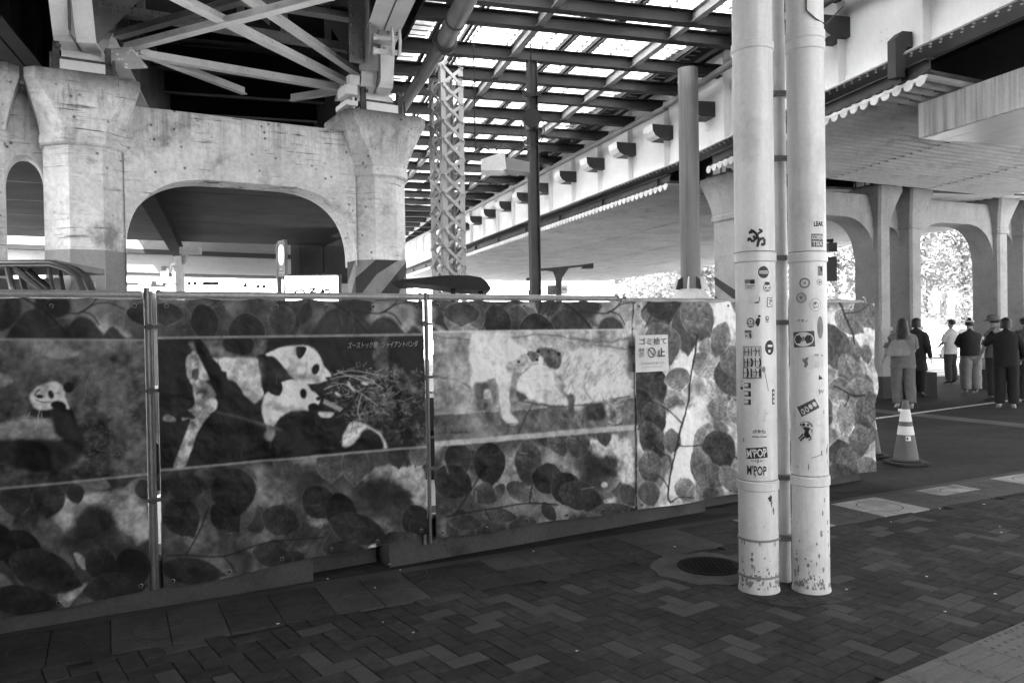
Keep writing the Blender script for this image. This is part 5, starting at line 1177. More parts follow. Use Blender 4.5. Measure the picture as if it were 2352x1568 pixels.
P_([(1156, 838), (1172, 826), (1190, 812), (1206, 806), (1226, 812), (1229, 826), (1214, 836), (1196, 850), (1184, 864), (1164, 866)], .38, 2, 3, m3, .4); P_([(1204, 808), (1214, 806), (1228, 812), (1229, 824), (1218, 830), (1208, 822)], .12, 1.5, 2, m3, .5); ell(1182, 830, 4, 3.4, .2, .06, 1.4, 0, m3); ell(1204, 813, 2.6, 2.2, .2, .04, 1.4, 0, m3); ell(1226, 826, 4, 3.5, .2, .03, 1.4, 0, m3)
# rock between
P_([(1180, 868), (1200, 850), (1216, 838), (1240, 838), (1262, 852), (1266, 880), (1256, 905), (1226, 915), (1194, 912), (1180, 896)], .62, 2.5, 4, m3, .16); P_([(1174, 896), (1190, 900), (1200, 914), (1180, 918)], .07, 3, 4, m3, .4); P_([(1214, 916), (1232, 896), (1262, 888), (1290, 900), (1292, 922), (1250, 926)], .56, 3, 4, m3, .16); line([(1178, 866), (1200, 848), (1218, 836), (1240, 836), (1262, 852)], 1.6, .22, 1.6, m3, rough=3)
for x, y in ((1205, 870), (1232, 860), (1244, 884), (1215, 895)): line([(x, y), (x + 12, y + 3), (x + 20, y)], 1.4, .3, 1.4, m3, rough=4)
# right bear
P_([(1256, 842), (1270, 822), (1300, 806), (1350, 800), (1400, 808), (1432, 850), (1432, 905), (1400, 925), (1340, 935), (1296, 938), (1282, 910), (1270, 880)], .56, 6, 5, m3, .16)
P_([(1226, 804), (1237, 798), (1260, 801), (1274, 811), (1280, 830), (1272, 845), (1256, 846), (1246, 838), (1234, 820)], .13, 2, 3, m3, .6); ell(1272, 812, 5, 4, .4, .03, 1.4, 1, m3); ell(1250, 806, 2.6, 2.2, 0, .02, 1.3, 0, m3); ell(1228, 807, 4, 3.4, 0, .02, 1.4, 0, m3); P_([(1229, 828), (1232, 816), (1240, 824), (1240, 834), (1232, 836)], .62, 1.4, 1, m3, .05)
P_([(1258, 850), (1276, 856), (1290, 890), (1300, 920), (1284, 910), (1268, 884)], .30, 5, 5, m3, .4)
for k in range(150): x, y = rr.uniform(1290, 1425), rr.uniform(815, 925); line([(x, y), (x + rr.uniform(-14, -2), y + rr.uniform(4, 14))], 1, rr.uniform(.30, .44), 1.5, m3)
line([(1340, 850), (1332, 880), (1340, 905), (1360, 925)], 1.8, .30, 2.4, m3, rough=4); line([(1180, 918), (1230, 928), (1300, 932), (1380, 922), (1436, 908)], 3.4, .09, 2.4, m3, rough=7)
P_([(1290, 908), (1310, 905), (1313, 938), (1308, 956), (1286, 958), (1280, 950), (1294, 938)], .085, 3, 4, m3, .5); P_([(1338, 930), (1376, 922), (1382, 950), (1370, 962), (1340, 960)], .055, 5, 5, m3, .4)
P_([(1376, 912), (1404, 916), (1414, 950), (1416, 968), (1404, 975), (1388, 974), (1384, 950)], .34, 2, 3, m3, .7); line([(1386, 970), (1400, 976), (1416, 970)], 2.4, .04, 1.3, m3)
for k in range(30): x, y = rr.uniform(1380, 1408), rr.uniform(915, 950); line([(x, y), (x + 5, y + 9)], 1, rr.uniform(.14, .5), 1.2, m3)
for Pq in ([(1180, 1002), (1194, 962), (1212, 925)], [(1332, 955), (1330, 975), (1334, 1000)], [(1000, 992), (1050, 990), (1086, 988)]): line(Pq, 2, .07, 1.8, m3, rough=4)
P_([(1010, 830), (1040, 850), (1100, 960), (1120, 1012), (1086, 1015), (1050, 930)], .50, 12, 3, m3, .05, .35)
# white rules that frame the photographs
for f, a, b in ((top1, -100, 343), (top2, 349, 981), (bot1, -100, 343), (bot2, 349, 981)):
    line([(a, f(a)), (b, f(b))], 5.0, .26, 1.2)
line([(981, top3(981)), (1440, top3(1440))], 4, .45, 1.2); line([(984, bot3(984) - 6), (1446, bot3(1446) - 4)], 12, .40, 2)
# creases, dirt and flaking
ART[:] *= (.80 + .40 * N3) * (.88 + .24 * N2)
for k in range(60):
    x, y = rr.uniform(0, 1990), rr.uniform(690, 1300); a = rr.uniform(-.3, .3) + (0 if rr.random() < .5 else 1.5); L = rr.uniform(8, 30)
    line([(x, y), (x + L * math.cos(a), y + L * math.sin(a))], .8, .30 if x > 1000 else .12, 1.4)
ART = np.clip(ART, .012, .82) 
ART = np.clip(.19 * (ART / .19) ** 1.42, .008, .85) * np.interp(PX, [0, 1000, 1500], [.85, .95, 1.05])  # left side toned down: weaker light painted into the print
# tall bright crease lines on the last banner
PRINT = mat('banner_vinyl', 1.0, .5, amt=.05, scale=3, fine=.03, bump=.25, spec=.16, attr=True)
BACKM = mat('banner_back', .3, .8)
def banner(sa, sb, label, wave, zb0, zb1, ztop=Z1 - .005):
    ia, ib = np.searchsorted(sg, sa), np.searchsorted(sg, sb); step = 1 if sa < 3.0 else 1
    cols = np.arange(ia, ib); n = len(cols); m = NZ
    s = sg[cols]; z = zg
    Sm, Zm = np.meshgrid(s, z); u = (Sm - sa) / (sb - sa)
    zlow = zb0 + (zb1 - zb0) * u + .008 * np.sin(Sm * 7) ; zz = zlow + (Zm - Z0) / (Z1 - Z0) * (ztop - .012 * np.abs(np.sin(Sm * math.pi / .30)) - zlow)
    nn = N1[:, cols] * .5 + N4[:, cols] * .5
    hang = np.sin((Zm - Z0) / (Z1 - Z0) * math.pi) ** .6
    off = -.055 + wave * (nn - .5) * 1.3 * (.35 + hang) + .004 * np.sin(Sm * 21 + Zm * 3) * hang + wave * .12 * np.sin(Sm * 9.0 + 5 * N1[:, cols] * 3 + Zm) * hang
    # read the artwork at the true height so that pictures line up with the cloth
    zi = np.clip((zz - Z0) / (Z1 - Z0) * (NZ - 1), 0, NZ - 1); z0i = np.floor(zi).astype(int); z1i = np.minimum(z0i + 1, NZ - 1); f = zi - z0i
    cc = np.broadcast_to(cols, zi.shape); col = ART[z0i, cc] * (1 - f) + ART[z1i, cc] * f
    X = FF.x.x * Sm + FF.y.x * off + FF.o.x; Yw = FF.x.y * Sm + FF.y.y * off + FF.o.y
    t = thing('banner', label, 'banner', FF((sa + sb) / 2, -.05, Z0), FF.a, 'printed banners tied along the fence')
    inv = t.matrix_basis.inverted(); I = np.array(inv)
    co = np.stack([X, Yw, zz, np.ones_like(X)], -1).reshape(-1, 4) @ I.T
    me = bpy.data.meshes.new('printed_sheet'); nv = n * m; me.vertices.add(nv); me.vertices.foreach_set('co', co[:, :3].astype(np.float32).ravel())
    i, j = np.meshgrid(np.arange(m - 1), np.arange(n - 1), indexing='ij'); a = (i * n + j).ravel(); q = np.stack([a, a + 1, a + n + 1, a + n], 1).astype(np.int32)
    me.loops.add(q.size); me.loops.foreach_set('vertex_index', q.ravel()); me.polygons.add(len(q)); me.polygons.foreach_set('loop_start', np.arange(0, q.size, 4, dtype=np.int32)); me.polygons.foreach_set('loop_total', np.full(len(q), 4, np.int32))
    me.polygons.foreach_set('use_smooth', np.ones(len(q), bool)); me.update(calc_edges=True); me.validate()
    at = me.color_attributes.new('print', 'FLOAT_COLOR', 'POINT'); c4_ = np.stack([col.ravel()] * 3 + [np.ones(nv)], 1).astype(np.float32); at.data.foreach_set('color', c4_.ravel())
    me.materials.append(PRINT); o = bpy.data.objects.new('printed_sheet', me); C.objects.link(o); o.parent = t
    # eyelets along the top and the foot, ties at the top
    ey = MB(); k = 0; L = sb - sa; ne = max(2, int(L / .32))
    for e in range(ne + 1):
        ss = sa + .05 + (L - .1) * e / ne; jj = min(n - 1, max(0, int((ss - sa) / L * n)))
        for row, zo in ((m - 1, -.035), (0, .035)):
            p = FF(ss, off[row, jj] - .004, zz[row, jj] + zo)
            ey = MB().tube([p, p - FF.y * .004], [.013, .010], 10, False); ey.add([tuple(p - FF.y * .0045 + FF.x * .008 * math.cos(a) + Vector((0, 0, .008 * math.sin(a)))) for a in np.linspace(0, 2 * math.pi, 9)[:-1]], [tuple(range(8))], 1)
            obj('eyelet', ey, [MATS['rail_galvanised'], BLACK], o)
    return t, off, zz
RAIL = mat('rail_galvanised', .34, .45, metal=.3, amt=.25, scale=6, fine=.15)
def S_(x): return s_at(x)[0]
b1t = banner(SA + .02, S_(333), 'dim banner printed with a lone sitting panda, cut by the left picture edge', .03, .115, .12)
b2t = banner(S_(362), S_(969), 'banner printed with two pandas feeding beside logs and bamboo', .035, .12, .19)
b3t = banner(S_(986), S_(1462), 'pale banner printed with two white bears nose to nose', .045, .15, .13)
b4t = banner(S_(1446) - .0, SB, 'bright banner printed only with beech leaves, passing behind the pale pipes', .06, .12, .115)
for o in b4t[0].children: o.location.y -= .012
# captions printed on the banners
def on_fence(x, y, lift):
    s, z = s_at(x, y); return lambda u, v: FF(s + u, lift, z + v - u * .0)
IN2 = mat('caption_pale_ink', .34, .5, bump=0); IN3 = mat('caption_grey_ink', .25, .5, bump=0)
def caption(txt, x0, x1, y, m, par, lift=-.105, h=None, bold=.0, shear=.25):
    s0, z = s_at(x0, y); s1, _ = s_at(x1, y); sm = (s0 + s1) / 2
    obj('caption', text_mb(txt, s1 - s0, lambda u, v: FF(sm + u, lift, z + v), bold, h, shear), m, par)
caption('ズーストック種：ジャイアントパンダ', 788, 948, 793, IN2, b2t[0], lift=-.088, h=.042)
caption('ズーストック種：ホッキョクグマ', 1308, 1420, 781, IN3, b3t[0], lift=-.100, h=.04)
# notice
s0, zt_ = s_at(1435, 770); s1, zb_ = s_at(1511, 850); sc = (s0 + s1) / 2; zc = (zt_ + zb_) / 2; wN, hN = s1 - s0, zt_ - zb_
t = thing('litter_notice', 'white paper notice about litter taped on the leaf banner', 'notice', FF(sc, -.13, zc), FF.a)
PN = mat('notice_paper', .72, .6, amt=.05, bump=.1)
mb = MB(); n = 10; L = -.128; v = []
for i in range(n + 1):
    for j in range(5): v.append(FF(sc - wN / 2 + wN * i / n, L + .004 * math.sin(i * 1.1 + j), zc - hN / 2 + hN * j / 4))
mb.add(v, [(i * 5 + j, (i + 1) * 5 + j, (i + 1) * 5 + j + 1, i * 5 + j + 1) for i in range(n) for j in range(4)]); obj('paper', mb, PN, t, smooth=True)
NT = mat('notice_ink', .05, .6, bump=0); l2 = L - .007
def nt_(txt, w, h, u0, v0, bold=.01, m=NT): obj('lettering', text_mb(txt, w * wN, lambda u, v: FF(sc + u0 * wN + u, l2, zc + v0 * hN + v), bold, h * hN), m, t)
nt_('ゴミ捨て', .84, .19, .02, .33); nt_('禁', .17, .26, -.33, .03, .0, mat('notice_red', .12, .6, bump=0)); nt_('止', .24, .24, .26, .02, .03); nt_('ごみは各自お持ち帰り下さい。', .80, .065, 0, -.27, 0); nt_('Please take your trash and go home with you.', .62, .035, 0, -.37, 0)
mb = MB(); rr_ = .12 * wN
for k in range(24):
    a, b = 2 * math.pi * k / 24, 2 * math.pi * (k + 1) / 24
    mb.add([FF(sc - .03 * wN + q * math.cos(c), l2, zc + .02 * hN + q * math.sin(c)) for q, c in ((rr_ * .8, a), (rr_, a), (rr_, b), (rr_ * .8, b))], [(0, 1, 2, 3)])
mb.bar(FF(sc - .03 * wN - rr_ * .6, l2, zc + .02 * hN + rr_ * .6), FF(sc - .03 * wN + rr_ * .6, l2, zc + .02 * hN - rr_ * .6), .008, .001, FF.y); mb.box(0, 0, 0, 0, 0, 0); obj('ban_symbol', mb, NT, t)
# frame: rails, posts
fn = thing('tube_fence', 'galvanised tube fence frame carrying the printed banners', 'fence', FF(0, 0, 0), FF.a)
RAIL = mat('rail_galvanised', .34, .45, metal=.3, amt=.25, scale=6, fine=.15)
for a, b, z in ((SA - .3, S_(330), 1.79), (S_(362), S_(974), 1.79), (S_(984), S_(1415), 1.79), (S_(1425), S_(1985), 1.775)):
    obj('top_rail', MB().tube([FF(a, -.012, z), FF(b, -.012, z)], .0225, 14), RAIL, fn, smooth=True)
    obj('bottom_rail', MB().tube([FF(a, .0, .30), FF(b, .0, .30)], .02, 10), RAIL, fn, smooth=True)
for x, h, r in ((341, 1.83, .017), (350, 1.81, .011), (368, 1.82, .013), (966, 1.82, .013), (979, 1.82, .014), (1418, 1.81, .018), (1434, 1.80, .016), (1982, 1.81, .02)):
    s = S_(x); obj('post', MB().tube([FF(s, -.02, .12), FF(s, -.02, h)], r, 14), GALV, fn, smooth=True)
for x in (345, 971):
    s = S_(x + 12 if x < 400 else x + 8)
    for z in (1.60, 1.24, .62): mb = MB(); fbox(mb, FF, s - .06, s + .05, -.05, -.0, z, z + .016); mb.tube([FF(s - .03, -.06, z + .008), FF(s - .03, -.02, z + .008)], .018, 8); obj('clamp', mb, STEEL_D, fn)
s = S_(366)
mb = MB(); fbox(mb, FF, s - .012, s + .012, -.030, -.026, .20, .50); obj('tape_strip', mb, mat('tape', .4, .5), fn)
for x in (1417, 1435, 1982): s = S_(x); mb = MB(); fbox(mb, FF, s - .012, s + .012, -.02, .0, 1.75, 1.83); obj('rail_plate', mb, RAIL, fn)
mb = MB(); fbox(mb, FF, -10, SA - .05, -.03, -.02, .08, 1.80); tag(obj('banner', mb, mat('light_block_panel', .12, .6, amt=.4)), 'plain unseen panel added beyond the left picture edge to shade the pavement', 'banner')  # unseen panel carrying the fence on, added to keep side light off the pavement
# concrete foot blocks
FB_ = mat('foot_block', .07, .9, amt=.3, scale=3, fine=.15, bump=.4, stains=.5)
def foot(sa, sb, y0, y1, h, label, ends=False):
    t = thing('foot_block', label, 'concrete block', FF((sa + sb) / 2, 0, 0), FF.a, 'concrete foot blocks under the fence')
    prof = [(y0, .004), (y0 + .02, h - .03), (y0 + .05, h), (y1 - .05, h), (y1 - .02, h - .03), (y1, .004)]
    mb = MB().prism(prof, lambda u, v, d: FF(d, u, v), sa, sb); obj('block', mb, FB_, t)
foot(SA - .3, s_at(717, 1290)[0], -.02, .34, .30, 'dark foot block at the left under the two-panda banner')
foot(s_at(728, 1290)[0], s_at(884, 1258)[0], .16, .50, .30, 'set-back foot block between the two dark ones')
foot(s_at(893, 1290)[0], s_at(1617, 1176)[0], -.02, .34, .30, 'long foot block under the white bear banner')
foot(s_at(1640, 1150)[0], SB - .02, .10, .42, .26, 'shadowed foot block under the leaf banner behind the pale pipes')
# ================================================================== PEOPLE
CL = {}
def cloth(name, c): return mat(name, c, .85, amt=.25, scale=7, fine=.08, bump=.3)
SKIN = mat('skin', .33, .55, amt=.08, bump=0); HAIR = mat('dark_hair', .02, .45, amt=.3, scale=30, stretch=(1, 1, .1)); SHOE_W = mat('white_shoes', .7, .6); SHOE_D = mat('dark_shoes', .05, .6)
def person(label, loc, face, h, top, bottom, shoe, arms=None, legs=None, hair='short', lean=0.0, hat=None, wide=1.0, short_sleeve=True, long_top=0.0, head_yaw=0.0, head_tilt=0.0, group='people waiting by the arcade', straps=None):
    k = h / 1.65; rz = face
    t = thing('person', label, 'person', (loc[0], loc[1], 0.006), rz, group)
    J = {}; Rr = {}; E = []
    def jn(n, p, r): J[n] = Vector(p) * k; Rr[n] = (r[0] * k, r[1] * k) if isinstance(r, tuple) else (r * k, r * k)
    ln = lambda z: lean * max(0, z - .9)
    jn('pelvis', (0, 0, .90), (.135, .10)); jn('waist', (0, ln(1.05), 1.06), (.125, .092)); jn('chest', (0, ln(1.24), 1.24), (.150, .105)); jn('neck0', (0, ln(1.37), 1.365), (.105, .075)); jn('neck1', (0, ln(1.43) + .01, 1.43), .048)
    hx = .02 * head_yaw; hy = ln(1.52) + .015 + head_tilt * .06
    jn('head0', (hx, hy, 1.50), (.062, .075)); jn('head1', (hx, hy + head_tilt * .01, 1.565), (.072, .088)); jn('head2', (hx, hy - .004, 1.605), (.052, .065))
    E += [('pelvis', 'waist', 't'), ('waist', 'chest', 't'), ('chest', 'neck0', 't'), ('neck0', 'neck1', 's'), ('neck1', 'head0', 's'), ('head0', 'head1', 's'), ('head1', 'head2', 's')]
    arms = arms or {}; legs = legs or {}
    for s, n in ((-1, 'l'), (1, 'r')):
        sh = Vector((s * .165, ln(1.34), 1.335)); el, wr = arms.get(n, ((s * .24, -.02, 1.07), (s * .25, .08, .84)))
        jn('sh' + n, sh, (.058, .055)); jn('ua' + n, sh.lerp(Vector(el), .5), .050); jn('el' + n, el, .038); jn('fa' + n, Vector(el).lerp(Vector(wr), .5), .035); jn('wr' + n, wr, .024)
        d = (Vector(wr) - Vector(el)).normalized(); jn('pa' + n, Vector(wr) + d * .07, (.032, .02)); 
        E += [('neck0', 'sh' + n, 't'), ('sh' + n, 'ua' + n, 't'), ('ua' + n, 'el' + n, 't' if not short_sleeve else 's2'), ('el' + n, 'fa' + n, 's' if short_sleeve else 't'), ('fa' + n, 'wr' + n, 's' if short_sleeve else 't'), ('wr' + n, 'pa' + n, 's')]
        for q in range(4):                       # fingers
            jn('f%d%s' % (q, n), Vector(wr) + d * (.145 + .008 * (q in (1, 2))) + Vector((0, -.024 + .016 * q, -.004)), .0085); E.append(('pa' + n, 'f%d%s' % (q, n), 's'))
        jn('th' + n, Vector(wr) + d * .085 + Vector((-s * .01, .045, 0)), .010); E.append(('pa' + n, 'th' + n, 's'))
        kn, an = legs.get(n, ((s * .10, .01, .47), (s * .11, -.03, .09)))
        jn('hp' + n, (s * .085, 0, .84), (.095 * wide, .10 * wide)); jn('tg' + n, Vector((s * .085, 0, .84)).lerp(Vector(kn), .5), .080 * wide); jn('kn' + n, kn, .062 * wide); jn('ca' + n, Vector(kn).lerp(Vector(an), .4), .060 * wide); jn('hm' + n, Vector(kn).lerp(Vector(an), .88), .050 * wide if wide > 1 else .042); jn('an' + n, an, .036)
        jn('he' + n, (an[0], an[1] - .03, .045), .036); jn('ba' + n, (an[0] + s * .012, an[1] + .10, .036), (.042, .03)); jn('to' + n, (an[0] + s * .018, an[1] + .165, .030), (.032, .022))
        E += [('pelvis', 'hp' + n, 'b'), ('hp' + n, 'tg' + n, 'b'), ('tg' + n, 'kn' + n, 'b'), ('kn' + n, 'ca' + n, 'b'), ('ca' + n, 'hm' + n, 'b'), ('hm' + n, 'an' + n, 's'), ('an' + n, 'he' + n, 'o'), ('an' + n, 'ba' + n, 'o'), ('ba' + n, 'to' + n, 'o')]
    names = list(J); me = bpy.data.meshes.new('body'); me.from_pydata([J[n] for n in names], [(names.index(a), names.index(b)) for a, b, _ in E], [])
    o = bpy.data.objects.new('body', me); C.objects.link(o); md = o.modifiers.new('skin', 'SKIN'); md.use_smooth_shade = True; md.branch_smoothing = .6
    sv = me.skin_vertices[0].data
    for i, n in enumerate(names): sv[i].radius = Rr[n]; sv[i].use_root = n == 'pelvis'
    o.modifiers.new('sub', 'SUBSURF').levels = 2; bpy.context.view_layer.update()
    m2 = bpy.data.meshes.new_from_object(o.evaluated_get(bpy.context.evaluated_depsgraph_get())); o.modifiers.clear(); o.data = m2; bpy.data.meshes.remove(me)
    m2.materials.clear()
    for m in (top, bottom, SKIN, shoe): m2.materials.append(m)
    lut = {'t': 0, 'b': 1, 's': 2, 's2': 2, 'o': 3}
    for p in m2.polygons:
        c = p.center; best = 9; bi = 0
        for a, b, l in E:
            A_, B_ = J[a], J[b]; d = B_ - A_; tt = max(0, min(1, (c - A_).dot(d) / (d.length_squared + 1e-9))); q = (c - A_ - d * tt).length - (Rr[a][0] * (1 - tt) + Rr[b][0] * tt)
            if q < best: best = q; bi = lut[l]; sl = (l, tt)
        if sl[0] == 's2' and sl[1] < .55: bi = 0
        if c.z < (.86 - long_top) * k and bi == 0 and abs(c.x) < .2 * k: bi = 1
        if bi == 1 and c.z > (.90 - long_top) * k: bi = 0
        p.material_index = bi; p.use_smooth = True
    # garment folds
    for v in m2.vertices:
        n = math.sin(v.co.z * 55 / k + v.co.x * 30) * .003 + math.sin(v.co.z * 23 / k - v.co.x * 50) * .004
        if .15 * k < v.co.z < 1.3 * k: v.co += v.normal * n * (1.6 if wide > 1 else 1)
    o.parent = t
    hc = (J['head1'] + J['head2']) / 2; hr = .098 * k; yaw = Matrix.Rotation(-head_yaw * .6, 3, 'Z')
    hp = lambda x, y, z: hc + yaw @ Vector((x, y, z)) * k
    fmb = MB(); fmb.add([hp(-.012, .088, -.03), hp(.012, .088, -.03), hp(0, .108, -.028), hp(0, .088, .012)], [(0, 2, 3), (2, 1, 3), (0, 1, 2)]); 
    for s in (-1, 1): fmb.tube([hp(s * .074, -.004, -.03), hp(s * .086, -.012, -.004), hp(s * .080, -.004, .018)], [.010, .013, .009], 6)
    obj('face_features', fmb, SKIN, t, local=True)
    e = MB()
    for s in (-1, 1): e.dome(hp(s * .03, .082, .0), .009 * k, (0, 1, 0)); 
    e.bar(hp(-.02, .086, -.058), hp(.02, .086, -.058), .006, .004); obj('eyes_and_mouth', e, HAIR, t, local=True)
    # loose garments over the body
    gm = MB(); hem = .86 - long_top; bw = 1 + (wide - 1) * .35
    def ring(cy, z, a_, b_, cx_=0.0, ph=0.0, n=20):
        return [Vector((cx_ + a_ * math.cos(2 * math.pi * i / n) * (1 + .035 * math.sin(3 * i + ph + z * 9)), cy + b_ * math.sin(2 * math.pi * i / n) * (1 + .05 * math.sin(2 * i + ph + z * 14)), z)) * k for i in range(n)]
    flare = .012 * (hem < .8)
    gm.loft([ring(ln(hem), hem, .200 * bw + flare, .150), ring(ln(.95), (hem + .95) / 2 + .01, .198 * bw, .145), ring(ln(1.08), 1.08, .190 * bw, .138), ring(ln(1.22), 1.22, .205 * bw, .140), ring(ln(1.32), 1.325, .205 * bw, .120), ring(ln(1.38), 1.385, .150, .092), ring(ln(1.42), 1.425, .070, .064), ring(ln(1.44), 1.44, .056, .056)])
    for s, n in ((-1, 'l'), (1, 'r')):
        sh = J['sh' + n]; el = J['el' + n]; wr = J['wr' + n]; st = Vector((s * .150, ln(1.36), 1.345)) * k
        if short_sleeve: gm.tube([st, sh.lerp(el, .25), sh.lerp(el, .62), sh.lerp(el, .95)], [.066 * k, .080 * k, .078 * k, .074 * k], 14)
        else: gm.tube([st, sh.lerp(el, .3), el, el.lerp(wr, .55), wr], [.066 * k, .078 * k, .066 * k, .056 * k, .044 * k], 14)
    obj('top_garment', gm, top, t, smooth=True, local=True)
    tm = MB(); tm.loft([ring(0, .98, .160 * bw, .125), ring(0, .90, .178 * bw, .138), ring(0, .82, .182 * bw, .140), ring(0, .76, .15 * bw, .11)])
    for s, n in ((-1, 'l'), (1, 'r')):
        kn = J['kn' + n]; an = J['an' + n]; hp_ = Vector((s * .088, 0, .86)) * k; foot = an + (kn - an) * .06; ww = wide
        P = [hp_, hp_.lerp(kn, .5), kn, kn.lerp(foot, .35), kn.lerp(foot, .7), foot]; Q = [.108 * bw, .098 * ww, .086 * ww, .086 * ww, .080 * ww, .078 * ww]
        Q = [q * k * (1 + .04 * math.sin(i * 2.3 + s)) for i, q in enumerate(Q)]; tm.tube(P, Q, 16)
    obj('trousers', tm, bottom, t, smooth=True, local=True)
    # hair
    hb = MB(); rings = []; zlo = {'short': -.05, 'bun': -.05, 'long': -.30, 'bob': -.12}[hair]
    nz = 9
    for i in range(nz):
        z = .085 + (zlo - .085) * i / (nz - 1); w = math.sqrt(max(.02, 1 - (max(z, 0) / .088) ** 2)) * .092; w = w * (1.06 if z > -.05 else (1.12 if hair in ('long', 'bob') else .9)) + (.22 * max(0, -z - .08) if hair == 'long' else 0) - (.25 * max(0, -z - .24) if hair == 'long' else 0)
        ring = []
        for a in range(16):
            an = 2 * math.pi * a / 16; y = math.sin(an) * w * 1.12; x = math.cos(an) * w * (.96 + .03 * math.sin(a * 3 + i))
            lim = .035 if z < .03 else .11
            y = min(y, lim if z > -.02 else .0); ring.append(hp(x, y - .006 - (.10 * max(0, -z - .06) if hair == 'long' else 0), z))
        rings.append(ring)
    hb.loft(rings); obj('hair', hb, HAIR, t, smooth=True, local=True)
    if hair == 'bun':
        obj('hair_bun', MB().lathe([(0.001, 0), (.03, .008), (.036, .03), (.02, .055), (.001, .06)], 12, (hc.x, hc.y - .02)), HAIR, t, smooth=True, local=True).location.z = hc.z + .075 * k
        obj('headband', MB().lathe([(.093 * k, 0), (.097 * k, .012), (.090 * k, .024)], 18, (hc.x, hc.y - .003), cap=False), mat('white_cloth', .75, .8), t, smooth=True, local=True).location.z = hc.z + .035 * k
    if hat:
        mb = MB().lathe([(.112 * k, -.0), (.112 * k, .05), (.098 * k, .085), (.05 * k, .105), (.001, .108)], 20, (hc.x, hc.y), cap=False); q = obj('hat', mb, hat[0], t, smooth=True, local=True); q.location.z = hc.z + .01 * k
        if hat[1] == 'peak':
            mb = MB().loft([[hp(x, y, z) for x, y, z in ((-.085, .07, .02), (.085, .07, .02), (.085, .07, .03), (-.085, .07, .03))], [hp(x, y, z) for x, y, z in ((-.05, .18, .0), (.05, .18, .0), (.05, .18, .008), (-.05, .18, .008))]]); obj('hat_peak', mb, hat[0], t, local=True)
        else: obj('hat_brim', MB().lathe([(.11 * k, .012), (.175 * k, -.012), (.172 * k, -.018), (.11 * k, .004)], 22, (hc.x, hc.y), cap=False), hat[0], t, smooth=True, local=True).location.z = hc.z + .005
    return t, k
def gnd(x, y): p = on_z(x, y, 0); return (p.x, p.y)
CREAM = cloth('beige_shirt', .17); KHAKI = cloth('khaki_trousers', .16); DKC = cloth('dark_cloth', .035); BLK = cloth('black_cloth', .018); WHT = cloth('white_tee', .62); GRY = cloth('grey_trousers', .22); NAVY = cloth('navy_trousers', .05)
away = R(-25)
p, k = person('woman with long dark hair, loose beige top and shoulder bag, seen from behind', gnd(2075, 940), R(-18), 1.64, CREAM, KHAKI, SHOE_W, hair='long', wide=1.12, long_top=.10,
       arms={'l': ((-.27, -.03, 1.10), (-.34, -.02, .86)), 'r': ((.21, .08, 1.10), (.16, .22, .98))}, legs={'l': ((-.10, .05, .48), (-.09, .0, .09)), 'r': ((.11, .0, .47), (.12, -.12, .10))})
# shoulder bag
bp = gnd(2058, 940); t = thing('shoulder_bag', 'pale soft shoulder bag hanging at the side of the long-haired woman', 'bag', (bp[0], bp[1] - .10, .98), R(-18))
BAG = cloth('canvas_bag', .26)
mb = MB().loft([[(x * w, y * .5, z) for x, y in ((-1, -.12), (0, -.16), (1, -.12), (1, .12), (0, .16), (-1, .12))] for w, z in ((.19, 0), (.20, .05), (.15, .20), (.10, .28))]); obj('bag_body', mb, BAG, t, smooth=True, local=True)
obj('bag_strap', MB().tube([(-.06, 0, .26), (-.02, .02, .40), (.03, .06, .43), (.06, .05, .30), (.07, 0, .26)], .010, 6), BAG, t, local=True)
person('person in a dark coat standing just behind the long-haired woman', gnd(2106, 912), R(-50), 1.66, DKC, BLK, SHOE_D, hair='bob', long_top=.30, short_sleeve=False, wide=1.05)
person('man in a white t-shirt and dark trousers standing in the bright archway', gnd(2184, 882), R(28), 1.63, WHT, NAVY, SHOE_D, hair='short', long_top=.08, wide=1.08, head_yaw=-.6,
       arms={'l': ((-.22, .06, 1.08), (-.10, .24, .98)), 'r': ((.25, -.02, 1.08), (.20, .14, .88))}, lean=-.06)
person('woman with a topknot and white headband in a dark tee and wide grey trousers', gnd(2230, 905), R(-8), 1.60, BLK, GRY, SHOE_W, hair='bun', wide=1.45,
       arms={'l': ((-.25, .10, 1.10), (-.12, .24, 1.05)), 'r': ((.25, .06, 1.08), (.14, .22, 1.0))}, lean=.05)
tb = gnd(2256, 905); t = thing('plastic_bag', 'thin pale plastic bag hanging from the arm of the woman in wide trousers', 'bag', (tb[0], tb[1], .80), 0)
obj('bag_body', MB().loft([[(x * w, y * .05, z) for x, y in ((-1, -1), (1, -1), (1, 1), (-1, 1))] for w, z in ((.12, 0), (.13, .10), (.07, .30), (.02, .46))]), mat('thin_plastic', .4, .3), t, local=True)
person('person all in black with white shoes at the front of the right-edge group', gnd(2312, 940), R(-28), 1.62, BLK, BLK, SHOE_W, hair='bob', wide=1.12, short_sleeve=False, long_top=.06,
       arms={'l': ((-.30, .04, 1.20), (-.20, .12, 1.40)), 'r': ((.27, .02, 1.08), (.25, .16, .92))})
person('person in a pale top and round hat behind the person all in black', gnd(2284, 922), R(30), 1.66, CREAM, DKC, SHOE_D, hair='short', hat=(cloth('grey_hat', .14), 'brim'), arms={'l': ((-.27, .02, 1.09), (-.28, .12, .88))})
person('person in a black cap leaning forward at the right picture edge', gnd(2343, 930), R(-75), 1.66, cloth('grey_top', .12), DKC, SHOE_D, hair='bob', hat=(BLACK, 'peak'), lean=.35, head_tilt=.6)
person('person in a white tee behind the black-capped one at the right picture edge', gnd(2362, 925), R(10), 1.62, WHT, GRY, SHOE_W, hair='short', lean=.1)
